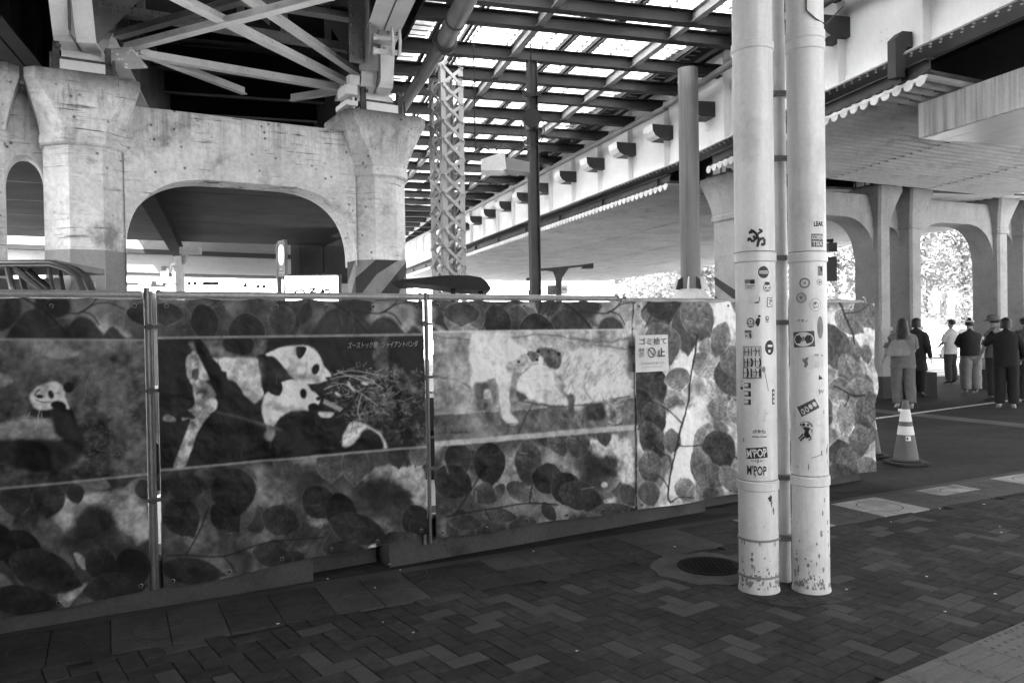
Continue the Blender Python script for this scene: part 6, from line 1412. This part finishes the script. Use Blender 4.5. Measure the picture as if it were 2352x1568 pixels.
for i, (x, y, c) in enumerate(((2151, 722, CREAM), (2166, 724, DKC), (2184, 722, WHT))):
    q = on_y(x, y, 46)
    o, _ = person(['tiny sunlit pedestrian on the far steps, left of three', 'tiny dark-dressed pedestrian on the far steps, middle of three', 'tiny pale pedestrian on the far steps, right of three'][i], (q.x, q.y), R(170), 1.65, c, c, SHOE_D, group='people far off on the park steps'); o.location.z = q.z - .05
# ================================================================== CONES
def cone(label, loc, sticker_=False):
    t = thing('traffic_cone', label, 'traffic cone', (loc[0], loc[1], .004), R(12), 'traffic cones')
    RED = mat('cone_plastic', .12, .5, amt=.15, scale=6, stains=.2); WB = mat('reflective_band', .72, .4, amt=.12, scale=12, fine=.15, stains=.2)
    mb = MB(); n = 24
    ring = lambda w, z, p=5: [(w * math.copysign(abs(math.cos(a)) ** (2 / p), math.cos(a)), w * math.copysign(abs(math.sin(a)) ** (2 / p), math.sin(a)), z) for a in [2 * math.pi * i / n for i in range(n)]]
    obj('base', MB().loft([ring(.185, 0), ring(.19, .012), ring(.19, .03), ring(.18, .036)]), mat('cone_base', .035, .7), t, smooth=True, local=True)
    obj('ballast_ring', MB().lathe([(.165, .034), (.17, .05), (.155, .062), (.13, .06)], 28), mat('cone_base', .035, .7), t, smooth=True, local=True)
    r = lambda z: .132 - (z - .05) * .158
    seg = [(.05, .33, RED, 'cone_body'), (.33, .425, WB, 'reflective_band'), (.425, .475, RED, 'cone_body'), (.475, .61, WB, 'reflective_band'), (.61, .70, RED, 'cone_tip')]
    for a, b, m, nm in seg:
        e = .0015 if m is WB else 0; L = [(r(a) + e, a), (r(b) + e, b)]
        if nm == 'cone_tip': L += [(r(b) - .006, b + .006), (.001, b + .006)]
        obj(nm, MB().lathe(L, 28, cap=False), m, t, smooth=True, local=True)
    if sticker_:
        mb = MB(); v = []
        for i in range(5):
            a = R(-128 + i * 8); 
            for z in (.27, .32): v.append(((r(z) + .002) * math.cos(a), (r(z) + .002) * math.sin(a), z))
        mb.add(v, [(2 * i, 2 * i + 2, 2 * i + 3, 2 * i + 1) for i in range(4)]); obj('label_sticker', mb, PAPER, t, local=True)
        mb = MB(); v = []
        for i in range(3):
            a = R(-124 + i * 5)
            for z in (.28, .31): v.append(((r(z) + .003) * math.cos(a), (r(z) + .003) * math.sin(a), z))
        mb.add(v, [(2 * i, 2 * i + 2, 2 * i + 3, 2 * i + 1) for i in range(2)]); obj('label_print', mb, INK, t, local=True)
        obj('tie_loop', MB().tube([(-.07, -.02, .605), (-.11, -.03, .61), (-.12, -.04, .60), (-.08, -.05, .595)], .010, 8), WB, t, smooth=True, local=True)
    return t
cone('traffic cone with two white bands standing clear on the road beside the fence end', gnd(2081, 1066), True)
cone('traffic cone half hidden behind the right end of the leaf banner', gnd(1996, 1050))
# ================================================================== MACHINES BEHIND THE FENCE
MACH = mat('machine_paint', .03, .35, amt=.15, scale=2, spec=.6); GLS = mat('cab_panel', .62, .3, amt=.05, bump=0, spec=.6)
fm_ = Frame((0, 0), R(8))
a = on_y(-40, 606, 7.4); b = on_y(140, 606, 7.4); FM = Frame((a.x, a.y), math.atan2(b.y - a.y, b.x - a.x) + R(6)); zr = a.z
t = thing('digger_cab', 'dark open-framed machine cab with a white panel behind the fence at the far left', 'digger', FM.o, FM.a)
Lc = (b - a).length
pts = [(-.9, 0), (Lc * .82, 0), (Lc * 1.02, -.05), (Lc * 1.14, -.12), (Lc * 1.2, -.24), (Lc * 1.26, -.50)]
for y in (0, .22):
    obj('roof_frame', MB().tube([FM(x, y, zr + z) for x, z in pts], .035, 10), MACH, t, smooth=True)
    obj('cab_post', MB().tube([FM(Lc * .30, y, zr - .03), FM(Lc * .36, y, zr - .25), FM(Lc * .33, y, zr - .55)], .03, 8), MACH, t, smooth=True)
    obj('brace', MB().tube([FM(Lc * .40, y, zr - .05), FM(Lc * 1.0, y, zr - .45)], .032, 8), MACH, t, smooth=True)
    obj('cab_post', MB().tube([FM(Lc * .80, y, zr - .05), FM(Lc * .86, y, zr - .30)], .02, 8), MACH, t, smooth=True)
mb = MB(); fbox(mb, FM, -.9, Lc * .9, 0, 1.1, zr - .03, zr + .03); obj('roof_panel', mb, MACH, t)
mb = MB(); fbox(mb, FM, -.9, Lc * .30, 1.06, 1.08, zr - .55, zr - .06); obj('rear_panel', mb, GLS, t)
mb = MB(); fbox(mb, FM, Lc * .45, Lc * .78, 1.06, 1.08, zr - .55, zr - .10); obj('rear_panel', mb, GLS, t)
mb = MB(); fbox(mb, FM, -.9, Lc * 1.3, 0, 1.1, .55, zr - .55); obj('body', mb, MACH, t)
for y in (-.05, .85): mb = MB(); mb.prism([(-1.0, .12), (-.85, 0.01), (1.1, 0.01), (1.25, .12), (1.25, .42), (1.1, .54), (-.85, .54), (-1.0, .42)], lambda u, v, d: FM(u, d, v), y, y + .28); obj('track', mb, BLACK, t)
# curved dark canopy roof
a = on_y(897, 648, 8.3); b = on_y(1128, 660, 8.3); FD = Frame((a.x, a.y), R(4)); Wd_ = b.x - a.x
t = thing('digger', 'small digger whose black curved canopy roof pokes above the middle of the fence', 'digger', FD.o, FD.a)
top_ = [(0, 0), (.12, .035), (.3, .05), (.55, .075), (.78, .072), (.9, .045), (.96, -.01), (1.0, -.09)]; z0 = a.z
rings = []
for yy, sc_ in ((0, .96), (.06, 1.0), (.95, 1.0), (1.0, .96)):
    up_ = [(u * Wd_, v * sc_ * .9) for u, v in top_]; lo = [(u * Wd_, v) for u, v in ((.985, -.10), (.93, -.10), (.62, -.07), (.4, -.035), (.2, -.012), (.02, -.012))]
    rings.append([FD(u, yy, z0 + v) for u, v in up_ + lo])
obj('canopy_roof', MB().loft(rings), BLACK, t, smooth=True)
for u in (.62, .9):
    for yy in (.12, .86): mb = MB().bar(FD(u * Wd_, yy, .9), FD(u * Wd_, yy, z0 - .07), .05, .05, (1, 0, 0)); obj('canopy_post', mb, BLACK, t)
mb = MB(); fbox(mb, FD, .5 * Wd_, 1.2 * Wd_, .05, .95, .4, 1.15); obj('body', mb, MACH, t)
mb = MB(); fbox(mb, FD, .2 * Wd_, .7 * Wd_, .2, .8, .5, .85); obj('seat_deck', mb, MACH, t)
for y in (.0, .75): mb = MB(); mb.prism([(0, .12), (.12, 0.01), (1.3, 0.01), (1.42, .12), (1.42, .34), (1.3, .44), (.12, .44), (0, .34)], lambda u, v, d: FD(u, d, v), y, y + .24); obj('track', mb, BLACK, t)
# ================================================================== FAR BACKGROUND
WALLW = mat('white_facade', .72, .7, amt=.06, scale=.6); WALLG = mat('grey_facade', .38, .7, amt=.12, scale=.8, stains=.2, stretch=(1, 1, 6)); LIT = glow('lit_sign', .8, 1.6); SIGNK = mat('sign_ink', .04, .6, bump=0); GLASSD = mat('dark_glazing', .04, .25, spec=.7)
fc = on_y(588, 640, 27); FS = Frame((fc.x, fc.y), R(33))
t = thing('shop_row', 'low row of shops with grey and white fascia bands beyond the left arch', 'shops', FS.o, FS.a)
zz = lambda y: on_y(588, y, 27).z
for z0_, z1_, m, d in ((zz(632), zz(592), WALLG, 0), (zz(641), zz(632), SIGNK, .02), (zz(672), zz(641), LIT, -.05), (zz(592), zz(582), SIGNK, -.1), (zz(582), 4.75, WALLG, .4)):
    mb = MB(); fbox(mb, FS, -24, 5.4, d, 1.5, z0_ + .004, z1_ - .004); obj('fascia_band', mb, m, t)
mb = MB(); fbox(mb, FS, -24, 5.4, .3, 6, 0, zz(672)); obj('shopfront', mb, GLASSD, t)
def sign_shape(pixs, name='sign_shape'):
    for P in pixs:
        W_ = []
        for x, y in P:
            d = ray(x, y); n = FS.y; q = (FS(0, -.06) - Vector((EYE.x, EYE.y, 0))); tt = q.dot(n) / Vector((d.x, d.y, 0)).dot(n); W_.append(EYE + d * tt)
        mb = MB(); mb.add(W_, [tuple(range(len(W_)))[::-1]]); obj(name, mb, SIGNK, t)
circ = lambda x, y, r: [(x + r * math.cos(a), y + r * math.sin(a)) for a in np.linspace(0, 2 * math.pi, 15)[:-1]]
sign_shape([circ(435, 651, 4.6), circ(448, 651, 4.6), [(463, 654), (465, 649), (469, 647), (503, 647), (503, 655), (463, 655)], [(556, 660), (562, 650), (568, 649), (567, 656), (577, 656), (577, 660)], circ(593, 658, 4.6), circ(606, 658, 4.6), [(292, 648), (318, 648), (318, 656), (292, 656)], [(347, 645), (360, 645), (360, 652), (379, 653), (379, 659), (345, 659)]])
# dark panelled fascia right of the info sign
f0 = on_y(755, 600, 24); FP = Frame((f0.x, f0.y), R(12)); t = thing('panelled_building', 'dark panelled building front seen through the right side of the wide arch', 'building', FP.o, FP.a)
mb = MB(); fbox(mb, FP, -1.1, 2.2, 0, 3, 0, 4.6); obj('wall', mb, STEEL_D, t)
for k in range(4): mb = MB(); fbox(mb, FP, -.85 + k * .72, -.85 + k * .72 + .68, -.05, 0, 3.12, 4.2); obj('wall_panel', mb, PANEL, t)
mb = MB(); fbox(mb, FP, -1.1, 2.3, -.09, 0, 2.78, 3.06); obj('ledge', mb, WALLG, t)
f0 = on_y(716, 651, 20); FN = Frame((f0.x, f0.y), R(6)); t = thing('noodle_sign', 'glowing white shop sign with brushed black characters behind the fence', 'sign', FN.o, FN.a)
w2 = 118 / F0 * 20 / 2; zt2 = on_y(716, 634, 20).z
mb = MB(); fbox(mb, FN, -w2 - .05, w2 + .06, .0, .3, zt2 - .95, zt2 + .05); obj('sign_case', mb, BLACK, t)
mb = MB(); fbox(mb, FN, -w2, w2, -.03, -.001, zt2 - .9, zt2); obj('lit_face', mb, LIT, t)
obj('lettering', text_mb('めん処', .35, lambda u, v: FN(-w2 + .28 + u, -.035, zt2 - .14 + v), .03), SIGNK, t)
obj('lettering', text_mb('つるや', .92, lambda u, v: FN(.02 + u, -.035, zt2 - .42 + v), .04), SIGNK, t)
for s in (-1, 1): mb = MB(); fbox(mb, FN, s * w2 * .8 - .04, s * w2 * .8 + .04, .1, .2, 0, zt2 - .9); obj('sign_leg', mb, BLACK, t)
# information sign
q = on_y(641, 620, 15.5); zt3 = on_y(641, 558, 15.5).z; t = thing('info_sign', 'information sign with a white letter i on a dark post beyond the arch', 'sign', (q.x, q.y, 0), R(-55))
FI = Frame((q.x, q.y), R(-52)); obj('post', MB().tube([(q.x, q.y, 0), (q.x, q.y, zt3)], .05, 14), STEEL_G, t, smooth=True)
mb = MB(); fbox(mb, FI, .03, .36, -.03, .03, zt3 - .66, zt3 + .03); obj('sign_box', mb, mat('info_grey', .28, .5), t)
c = FI(.195, -.033, zt3 - .25)
mb = MB(); mb.add([c + FI.x * .12 * math.cos(a) + Vector((0, 0, .19 * math.sin(a))) for a in np.linspace(0, 2 * math.pi, 21)[:-1]], [tuple(range(20))]); obj('disc', mb, LIT, t)
obj('lettering', text_mb('i', .045, lambda u, v: FI(.195 + u, -.037, zt3 - .25 + v), .02, .26), mat('info_grey', .28, .5), t)
for k in range(2): obj('lettering', text_mb(('案内', 'Information')[k], (.16, .28)[k], lambda u, v: FI(.195 + u, -.035, zt3 - .52 - k * .07 + v), .0, .04), PAPER, t)
# lantern bracket
q = on_y(413, 620, 17); t = thing('street_lantern', 'white bracket post with glowing glass lanterns beyond the left arch', 'lantern', (q.x, q.y, 0))
z = lambda y: on_y(413, y, 17).z; px_ = 17 / F0
mb = MB(); mb.box(q.x - .07, q.x + .07, q.y - .07, q.y + .07, 0, z(588)); obj('post', mb, WALLW, t)
mb = MB(); mb.box(q.x + .04, q.x + .44, q.y - .1, q.y + .1, z(585), z(568)); mb.prism([(.0, z(615)), (.14, z(600)), (.16, z(585)), (-.1, z(590))], lambda u, v, d: (q.x + u, q.y + d, v), -.05, .05); obj('bracket', mb, WALLG, t)
mb = MB(); mb.tube([(q.x, q.y, z(600)), (q.x - .18, q.y, z(606)), (q.x - .22, q.y, z(616))], .03, 8); obj('curved_arm', mb, WALLW, t)
for i, dx in enumerate((-.33, -.12)):
    c = (q.x + dx, q.y + .1 * i); obj('lantern_glass', MB().lathe([(.05, z(648)), (.075, z(640)), (.075, z(624)), (.05, z(620))], 14, c), LIT, t, smooth=True); obj('lantern_cap', MB().lathe([(.08, z(624)), (.08, z(614)), (.04, z(611))], 14, c), WALLG, t); obj('lantern_cup', MB().lathe([(.015, z(665)), (.02, z(655)), (.07, z(648))], 12, c), WALLG, t)
# canopy light box with chains
fr, s = on_girder(1180)
q = on_y(1160, 375, 12.2); t = thing('hanging_lamp', 'white floodlight unit hung on chains below the canopy beside the lattice column', 'lamp', q, 0)
mb = MB(); mb.loft([[(q.x - .36, q.y - .2, q.z + .02), (q.x - .36, q.y + .2, q.z + .02), (q.x - .36, q.y + .2, q.z - .14), (q.x - .36, q.y - .2, q.z - .14)], [(q.x - .05, q.y - .2, q.z + .12), (q.x - .05, q.y + .2, q.z + .12), (q.x - .05, q.y + .2, q.z - .15), (q.x - .05, q.y - .2, q.z - .15)], [(q.x + .0, q.y - .2, q.z + .12), (q.x + .0, q.y + .2, q.z + .12), (q.x + .02, q.y + .2, q.z - .12), (q.x + .02, q.y - .2, q.z - .12)]]); obj('housing', mb, mat('lamp_white', .75, .4), t)
mb = MB(); mb.loft([[(q.x + .02, q.y - .18, q.z + .05), (q.x + .02, q.y + .18, q.z + .05), (q.x + .02, q.y + .18, q.z - .14), (q.x + .02, q.y - .18, q.z - .14)], [(q.x + .37, q.y - .16, q.z - .02), (q.x + .37, q.y + .16, q.z - .02), (q.x + .37, q.y + .16, q.z - .17), (q.x + .37, q.y - .16, q.z - .17)]]); obj('reflector', mb, STEEL_G, t)
ch = MB(); a = Vector((q.x - .45, q.y, q.z + .20)); b = Vector((q.x + .42, q.y, q.z + .24))
for k in range(6):
    p0_ = a.lerp(b, k / 6) + Vector((0, 0, .03 * ((k % 2) * 2 - 1))); p1_ = a.lerp(b, (k + .8) / 6) + Vector((0, 0, -.03 * ((k % 2) * 2 - 1)))
    ch.bar(p0_, p1_, .05, .012); ch.bar(p0_ + Vector((0, 0, .05)), p1_ + Vector((0, 0, .05)), .05, .012)
ch.bar(a, a + Vector((0, 0, .0)) + Vector((.0, .0, 5.93 - a.z)), .02, .02, (0, 1, 0)); ch.bar(b, b + Vector((0, 0, 5.93 - b.z)), .02, .02, (0, 1, 0)); obj('chain', ch, BLACK, t)
# traffic signal arm under the far ceiling
q = on_y(1283, 640, 21); t = thing('camera_arm', 'dark T-shaped arm with a box lamp on a post behind the thin canopy post', 'street lamp', (q.x, q.y, 0))
px_ = 21 / F0; Z = lambda y: on_y(1283, y, 21).z; X_ = lambda x: on_y(x, 640, 21).x
obj('post', MB().box(X_(1276), X_(1290), 20.9, 21.05, 0, Z(628)), STEEL_D, t)
obj('arm', MB().prism([(X_(1240), Z(622)), (X_(1290), Z(618)), (X_(1340), Z(613)), (X_(1340), Z(609)), (X_(1240), Z(617))], lambda u, v, d: (u, d, v), 20.9, 21.05), STEEL_D, t)
obj('knee', MB().prism([(X_(1276), Z(640)), (X_(1290), Z(640)), (X_(1306), Z(617)), (X_(1250), Z(620)), (X_(1270), Z(624))], lambda u, v, d: (u, d, v), 20.93, 21.02), STEEL_D, t)
obj('lamp_box', MB().prism([(X_(1336), Z(618)), (X_(1339), Z(610)), (X_(1362), Z(607)), (X_(1362), Z(618))], lambda u, v, d: (u, d, v), 20.8, 21.15), BLACK, t)
# small flag signs behind the fence
q = on_y(1297, 664, 17); t = thing('flag_sign', 'small pale flag sign reading 100 behind the fence', 'sign', (q.x, q.y, 0)); hw = .075
obj('flag', MB().box(q.x - hw, q.x + hw, q.y - .01, q.y + .01, q.z - .1, q.z + .08), WALLW, t); obj('lettering', text_mb('100', .09, lambda u, v: Vector((q.x + u - .01, q.y - .013, q.z + v)), .02), SIGNK, t); obj('pole', MB().tube([(q.x - hw, q.y, 0), (q.x - hw, q.y, q.z + .1)], .012, 8), STEEL_D, t)
q = on_y(1268, 664, 17.2); t = thing('small_board', 'small dark notice board behind the fence left of the flag sign', 'sign', (q.x, q.y, 0)); obj('board', MB().box(q.x - .1, q.x + .1, q.y - .02, q.y + .02, q.z - .12, q.z + .08), mat('dark_print', .12, .6, amt=.6, scale=25, fine=.5), t); obj('pole', MB().tube([(q.x, q.y + .03, 0), (q.x, q.y + .03, q.z)], .02, 8), STEEL_D, t)
q = on_y(1216, 652, 17); t = thing('small_lantern', 'small glowing lantern beside the thin canopy post', 'lantern', (q.x, q.y, 0)); obj('glass', MB().lathe([(.05, q.z - .12), (.06, q.z + .06)], 12, (q.x, q.y)), LIT, t); obj('cap', MB().lathe([(.07, q.z + .06), (.07, q.z + .12), (.03, q.z + .14)], 12, (q.x, q.y)), BLACK, t); obj('post', MB().tube([(q.x, q.y, 0), (q.x, q.y, q.z - .12)], .03, 8), BLACK, t)
# far street: buildings, wall, trees
def building(label, x, Y, wpx, ztop, m, ang=10, rows=2, cols=4, depth=8):
    q = on_y(x, 700, Y); fr = Frame((q.x, q.y), R(ang)); w_ = wpx / F0 * Y; t = thing('building', label, 'building', fr.o, fr.a)
    mb = MB(); fbox(mb, fr, 0, w_, 0, depth, 0, ztop); obj('wall', mb, m, t)
    mb = MB(); fbox(mb, fr, -.1, w_ + .1, -.12, depth, ztop, ztop + .25); obj('parapet', mb, WALLG, t)
    for r_ in range(rows):
        for c_ in range(cols):
            x0 = w_ * (c_ + .18) / cols; x1 = w_ * (c_ + .82) / cols; z0 = .9 + r_ * (ztop - .6) / rows
            mb = MB(); fbox(mb, fr, x0, x1, -.05, -.01, z0, z0 + (ztop - .6) / rows * .6); obj('window', mb, GLASSD if (r_ + c_) % 3 else WALLG, t)
building('long white low building across the bright street', 950, 62, 420, 5.2, WALLW, 8, 1, 9)
building('pale building with big sign panels across the street behind the round column', 1400, 66, 190, 7.0, WALLG, 6, 2, 3)
building('white station front at the far left beyond the arches', -300, 50, 620, 7, WALLW, 20, 2, 8)
q = on_y(1465, 661, 65.5); t = thing('sign_panel', 'bleached sign panels with outlined lettering on the pale building', 'sign', q)
SG_ = mat('bleached_sign', .30, .7); obj('panel', MB().box(q.x - 2.2, q.x + 2.2, 65.2, 65.3, q.z - .9, q.z + .3), SG_, t); obj('lettering', text_mb('免税店舗', 3.6, lambda u, v: Vector((q.x + u, 65.15, q.z - .3 + v)), .02), WALLW, t)
t = thing('truss_rail', 'thin white lattice railing above the far building', 'railing', (0, 60, 0)); mb = MB(); y_ = 58
for k in range(14):
    a = on_y(1125 + k * 9, 652 if k % 2 else 668, y_); b = on_y(1134 + k * 9, 668 if k % 2 else 652, y_); mb.bar(a, b, .05, .05, (0, 1, 0))
mb.bar(on_y(1120, 651, y_), on_y(1260, 649, y_), .08, .08); mb.bar(on_y(1120, 669, y_), on_y(1260, 667, y_), .08, .08)
for x in (1122, 1256): a = on_y(x, 668, y_); mb.bar(a, Vector((a.x, a.y, 0)), .12, .12, (0, 1, 0))
obj('lattice', mb, STEEL_G, t)
t = thing('light_block', 'plain grey station building standing behind the pavement', 'building', (0, -6, 0))
mb = MB(); mb.box(-14, 3.2, -12, -3.6, 0, 7.5); mb.box(-30, -3.7, -12, 2.5, 0, 5.2); obj('wall', mb, mat('light_block_wall', .05, .7, amt=.2), t)  # unseen building and left wing added to stop light from behind
for k in range(2): mb = MB(); mb.box(-3 + k * 2.6, -1 + k * 2.6, -3.6, -3.55, .2, 2.9); obj('light_block_window', mb, GLASSD, t)
# park bank beyond the arcade: wall, steps, trees
q = on_y(2150, 725, 44); FW = Frame((q.x, q.y), R(24)); STONE = mat('park_stone', .45, .85, amt=.2, scale=1.5, stains=.2)
t = thing('park_wall', 'bleached stone retaining wall of the park beyond the bright archway', 'wall', FW.o, FW.a); mb = MB(); fbox(mb, FW, -16, -1.6, 0, .5, 0, 2.6); fbox(mb, FW, 4.2, 20, 0, .5, 0, 2.6); obj('wall', mb, STONE, t)
t = thing('park_steps', 'broad sunlit stone steps climbing into the park beyond the archway', 'steps', FW.o, FW.a)
for k in range(15): mb = MB(); fbox(mb, FW, -1.6, 4.2, k * .34, (k + 1) * .34 + (.0 if k < 14 else 6), 0, .16 * (k + 1)); obj('step', mb, STONE, t)
mb = MB().bar(FW(-1.7, 0, 1.2), FW(-1.7, 5, 3.4), .12, .12); obj('handrail', mb, STEEL_G, t)
q = on_y(2195, 740, 36); t = thing('parked_car', 'washed-out pale car beyond the arcade in glaring sun', 'car', (q.x, q.y, 0), R(15))
prof = [(-2.0, .25), (-2.05, .7), (-1.2, .92), (-.6, 1.38), (.9, 1.42), (1.5, .95), (2.0, .85), (2.05, .3)]
CARP = mat('car_paint', .6, .25, bump=0, spec=.6)
obj('body', MB().prism(prof, lambda u, v, d: (u, d, v), -.82, .82), CARP, t, local=True); obj('windows', MB().prism([(-1.0, .95), (-.55, 1.32), (.85, 1.36), (1.3, .98)], lambda u, v, d: (u, d, v), -.83, .83), GLASSD, t, local=True)
for x in (-1.3, 1.3):
    for y in (-.84, .68): mb = MB().tube([(x, y, .32), (x, y + .16, .32)], .32, 20); obj('wheel', mb, BLACK, t, local=True)
for s in (-.55, .55): obj('headlight', MB().box(-2.07, -2.02, s - .18, s + .18, .6, .72), PAPER, t, local=True)
LEAFM = mat('foliage', .12, .7, amt=.4, scale=.8, bump=0); BARK = mat('bark', .10, .9)
_n = LEAFM.node_tree; _t = _n.nodes.new('ShaderNodeBsdfTranslucent'); _t.inputs[0].default_value = (.4, .4, .4, 1); _x = _n.nodes.new('ShaderNodeMixShader'); _x.inputs[0].default_value = .7
_n.links.new(_n.nodes['Principled BSDF'].outputs[0], _x.inputs[1]); _n.links.new(_t.outputs[0], _x.inputs[2]); _n.links.new(_x.outputs[0], _n.nodes['Material Output'].inputs[0])
leafq = None
def tree(label, x, y, hgt, rad, seed, n=7000):
    rt_ = random.Random(seed); t = thing('tree', label, 'tree', (x, y, 0), 0, 'sunlit trees beyond the viaducts')
    obj('trunk', MB().tube([(x, y, 0), (x + .1, y, hgt * .3), (x - .1, y + .1, hgt * .6), (x, y, hgt * .85)], [.28, .22, .13, .05], 10), BARK, t, smooth=True)
    mb = MB(); cl = []
    for k in range(8):
        a = rt_.uniform(0, 6.28); r_ = rad * rt_.uniform(.35, .7); z = hgt * rt_.uniform(.5, .92); e = (x + r_ * math.cos(a), y + r_ * math.sin(a), z); mb.tube([(x, y, z * .6), ((x + e[0]) / 2, (y + e[1]) / 2, z * .86), e], [.10, .06, .02], 6); cl.append(e)
    obj('branches', mb, BARK, t); mb = MB()
    for k in range(26): a = rt_.uniform(0, 6.28); r_ = rad * math.sqrt(rt_.random()) * .95; cl.append((x + r_ * math.cos(a), y + r_ * math.sin(a), hgt * rt_.uniform(.22, 1.0) * (1 - .25 * (r_ / rad) ** 2)))
    for k in range(n):
        c = Vector(rt_.choice(cl)) + Vector([rt_.gauss(0, rad * .16) for _ in range(3)]); sz = rt_.uniform(.10, .24)
        u_ = Vector([rt_.gauss(0, 1) for _ in range(3)]).normalized(); v_ = u_.cross(Vector([rt_.gauss(0, 1) for _ in range(3)])).normalized()
        mb.add([c - u_ * sz, c + v_ * sz * .5, c + u_ * sz, c - v_ * sz * .5], [(0, 1, 2, 3)])
    obj('crown', mb, LEAFM, t)
for i, (px_x, Y, h_, r_, lb) in enumerate(((2120, 52, 11, 4.5, 'tall sunlit tree filling the left half of the bright archway'), (2215, 55, 12, 5, 'sunlit tree at the right half of the bright archway'), (2330, 50, 10, 4.5, 'tree beyond the arches at the right picture edge'), (1925, 50, 9, 4.2, 'tree seen past the right pale pipe'), (1650, 48, 8, 3.6, 'bleached tree between the round column and the striped column'), (1545, 56, 8, 3.4, 'bleached tree left of the round column'), (1750, 60, 10, 4, 'tree hidden mostly behind the pale pipes'))):
    q = on_y(px_x, 700, Y); tree(lb, q.x, q.y, h_, r_, 40 + i)
# traffic signal seen beside the right pipe
q = on_y(1908, 620, 20.5); t = thing('traffic_signal', 'black traffic signal head hanging beside the right pale pipe', 'traffic signal', (q.x, q.y, 0))
Z = lambda y: on_y(1908, y, 20.5).z
obj('housing', MB().box(q.x - .16, q.x + .12, 20.4, 20.6, Z(646), Z(590)), BLACK, t); obj('visor', MB().box(q.x - .16, q.x + .05, 20.2, 20.45, Z(580), Z(560)), BLACK, t); obj('pole', MB().tube([(q.x - .3, 20.6, 0), (q.x - .3, 20.6, Z(550)), (q.x + .1, 20.6, Z(552))], .06, 10), STEEL_D, t)
# crates stacked against the round column top of the fence
q = on_y(2130, 880, 17.2); t = thing('planter_box', 'low dark box at the foot of the paired arcade columns behind the dark-coated person', 'box', (q.x, q.y, 0), FR.a)
mb = MB(); mb.box(q.x - .5, q.x + .05, q.y - .3, q.y + .3, 0.0, .52); obj('box', mb, PLINTH, t)
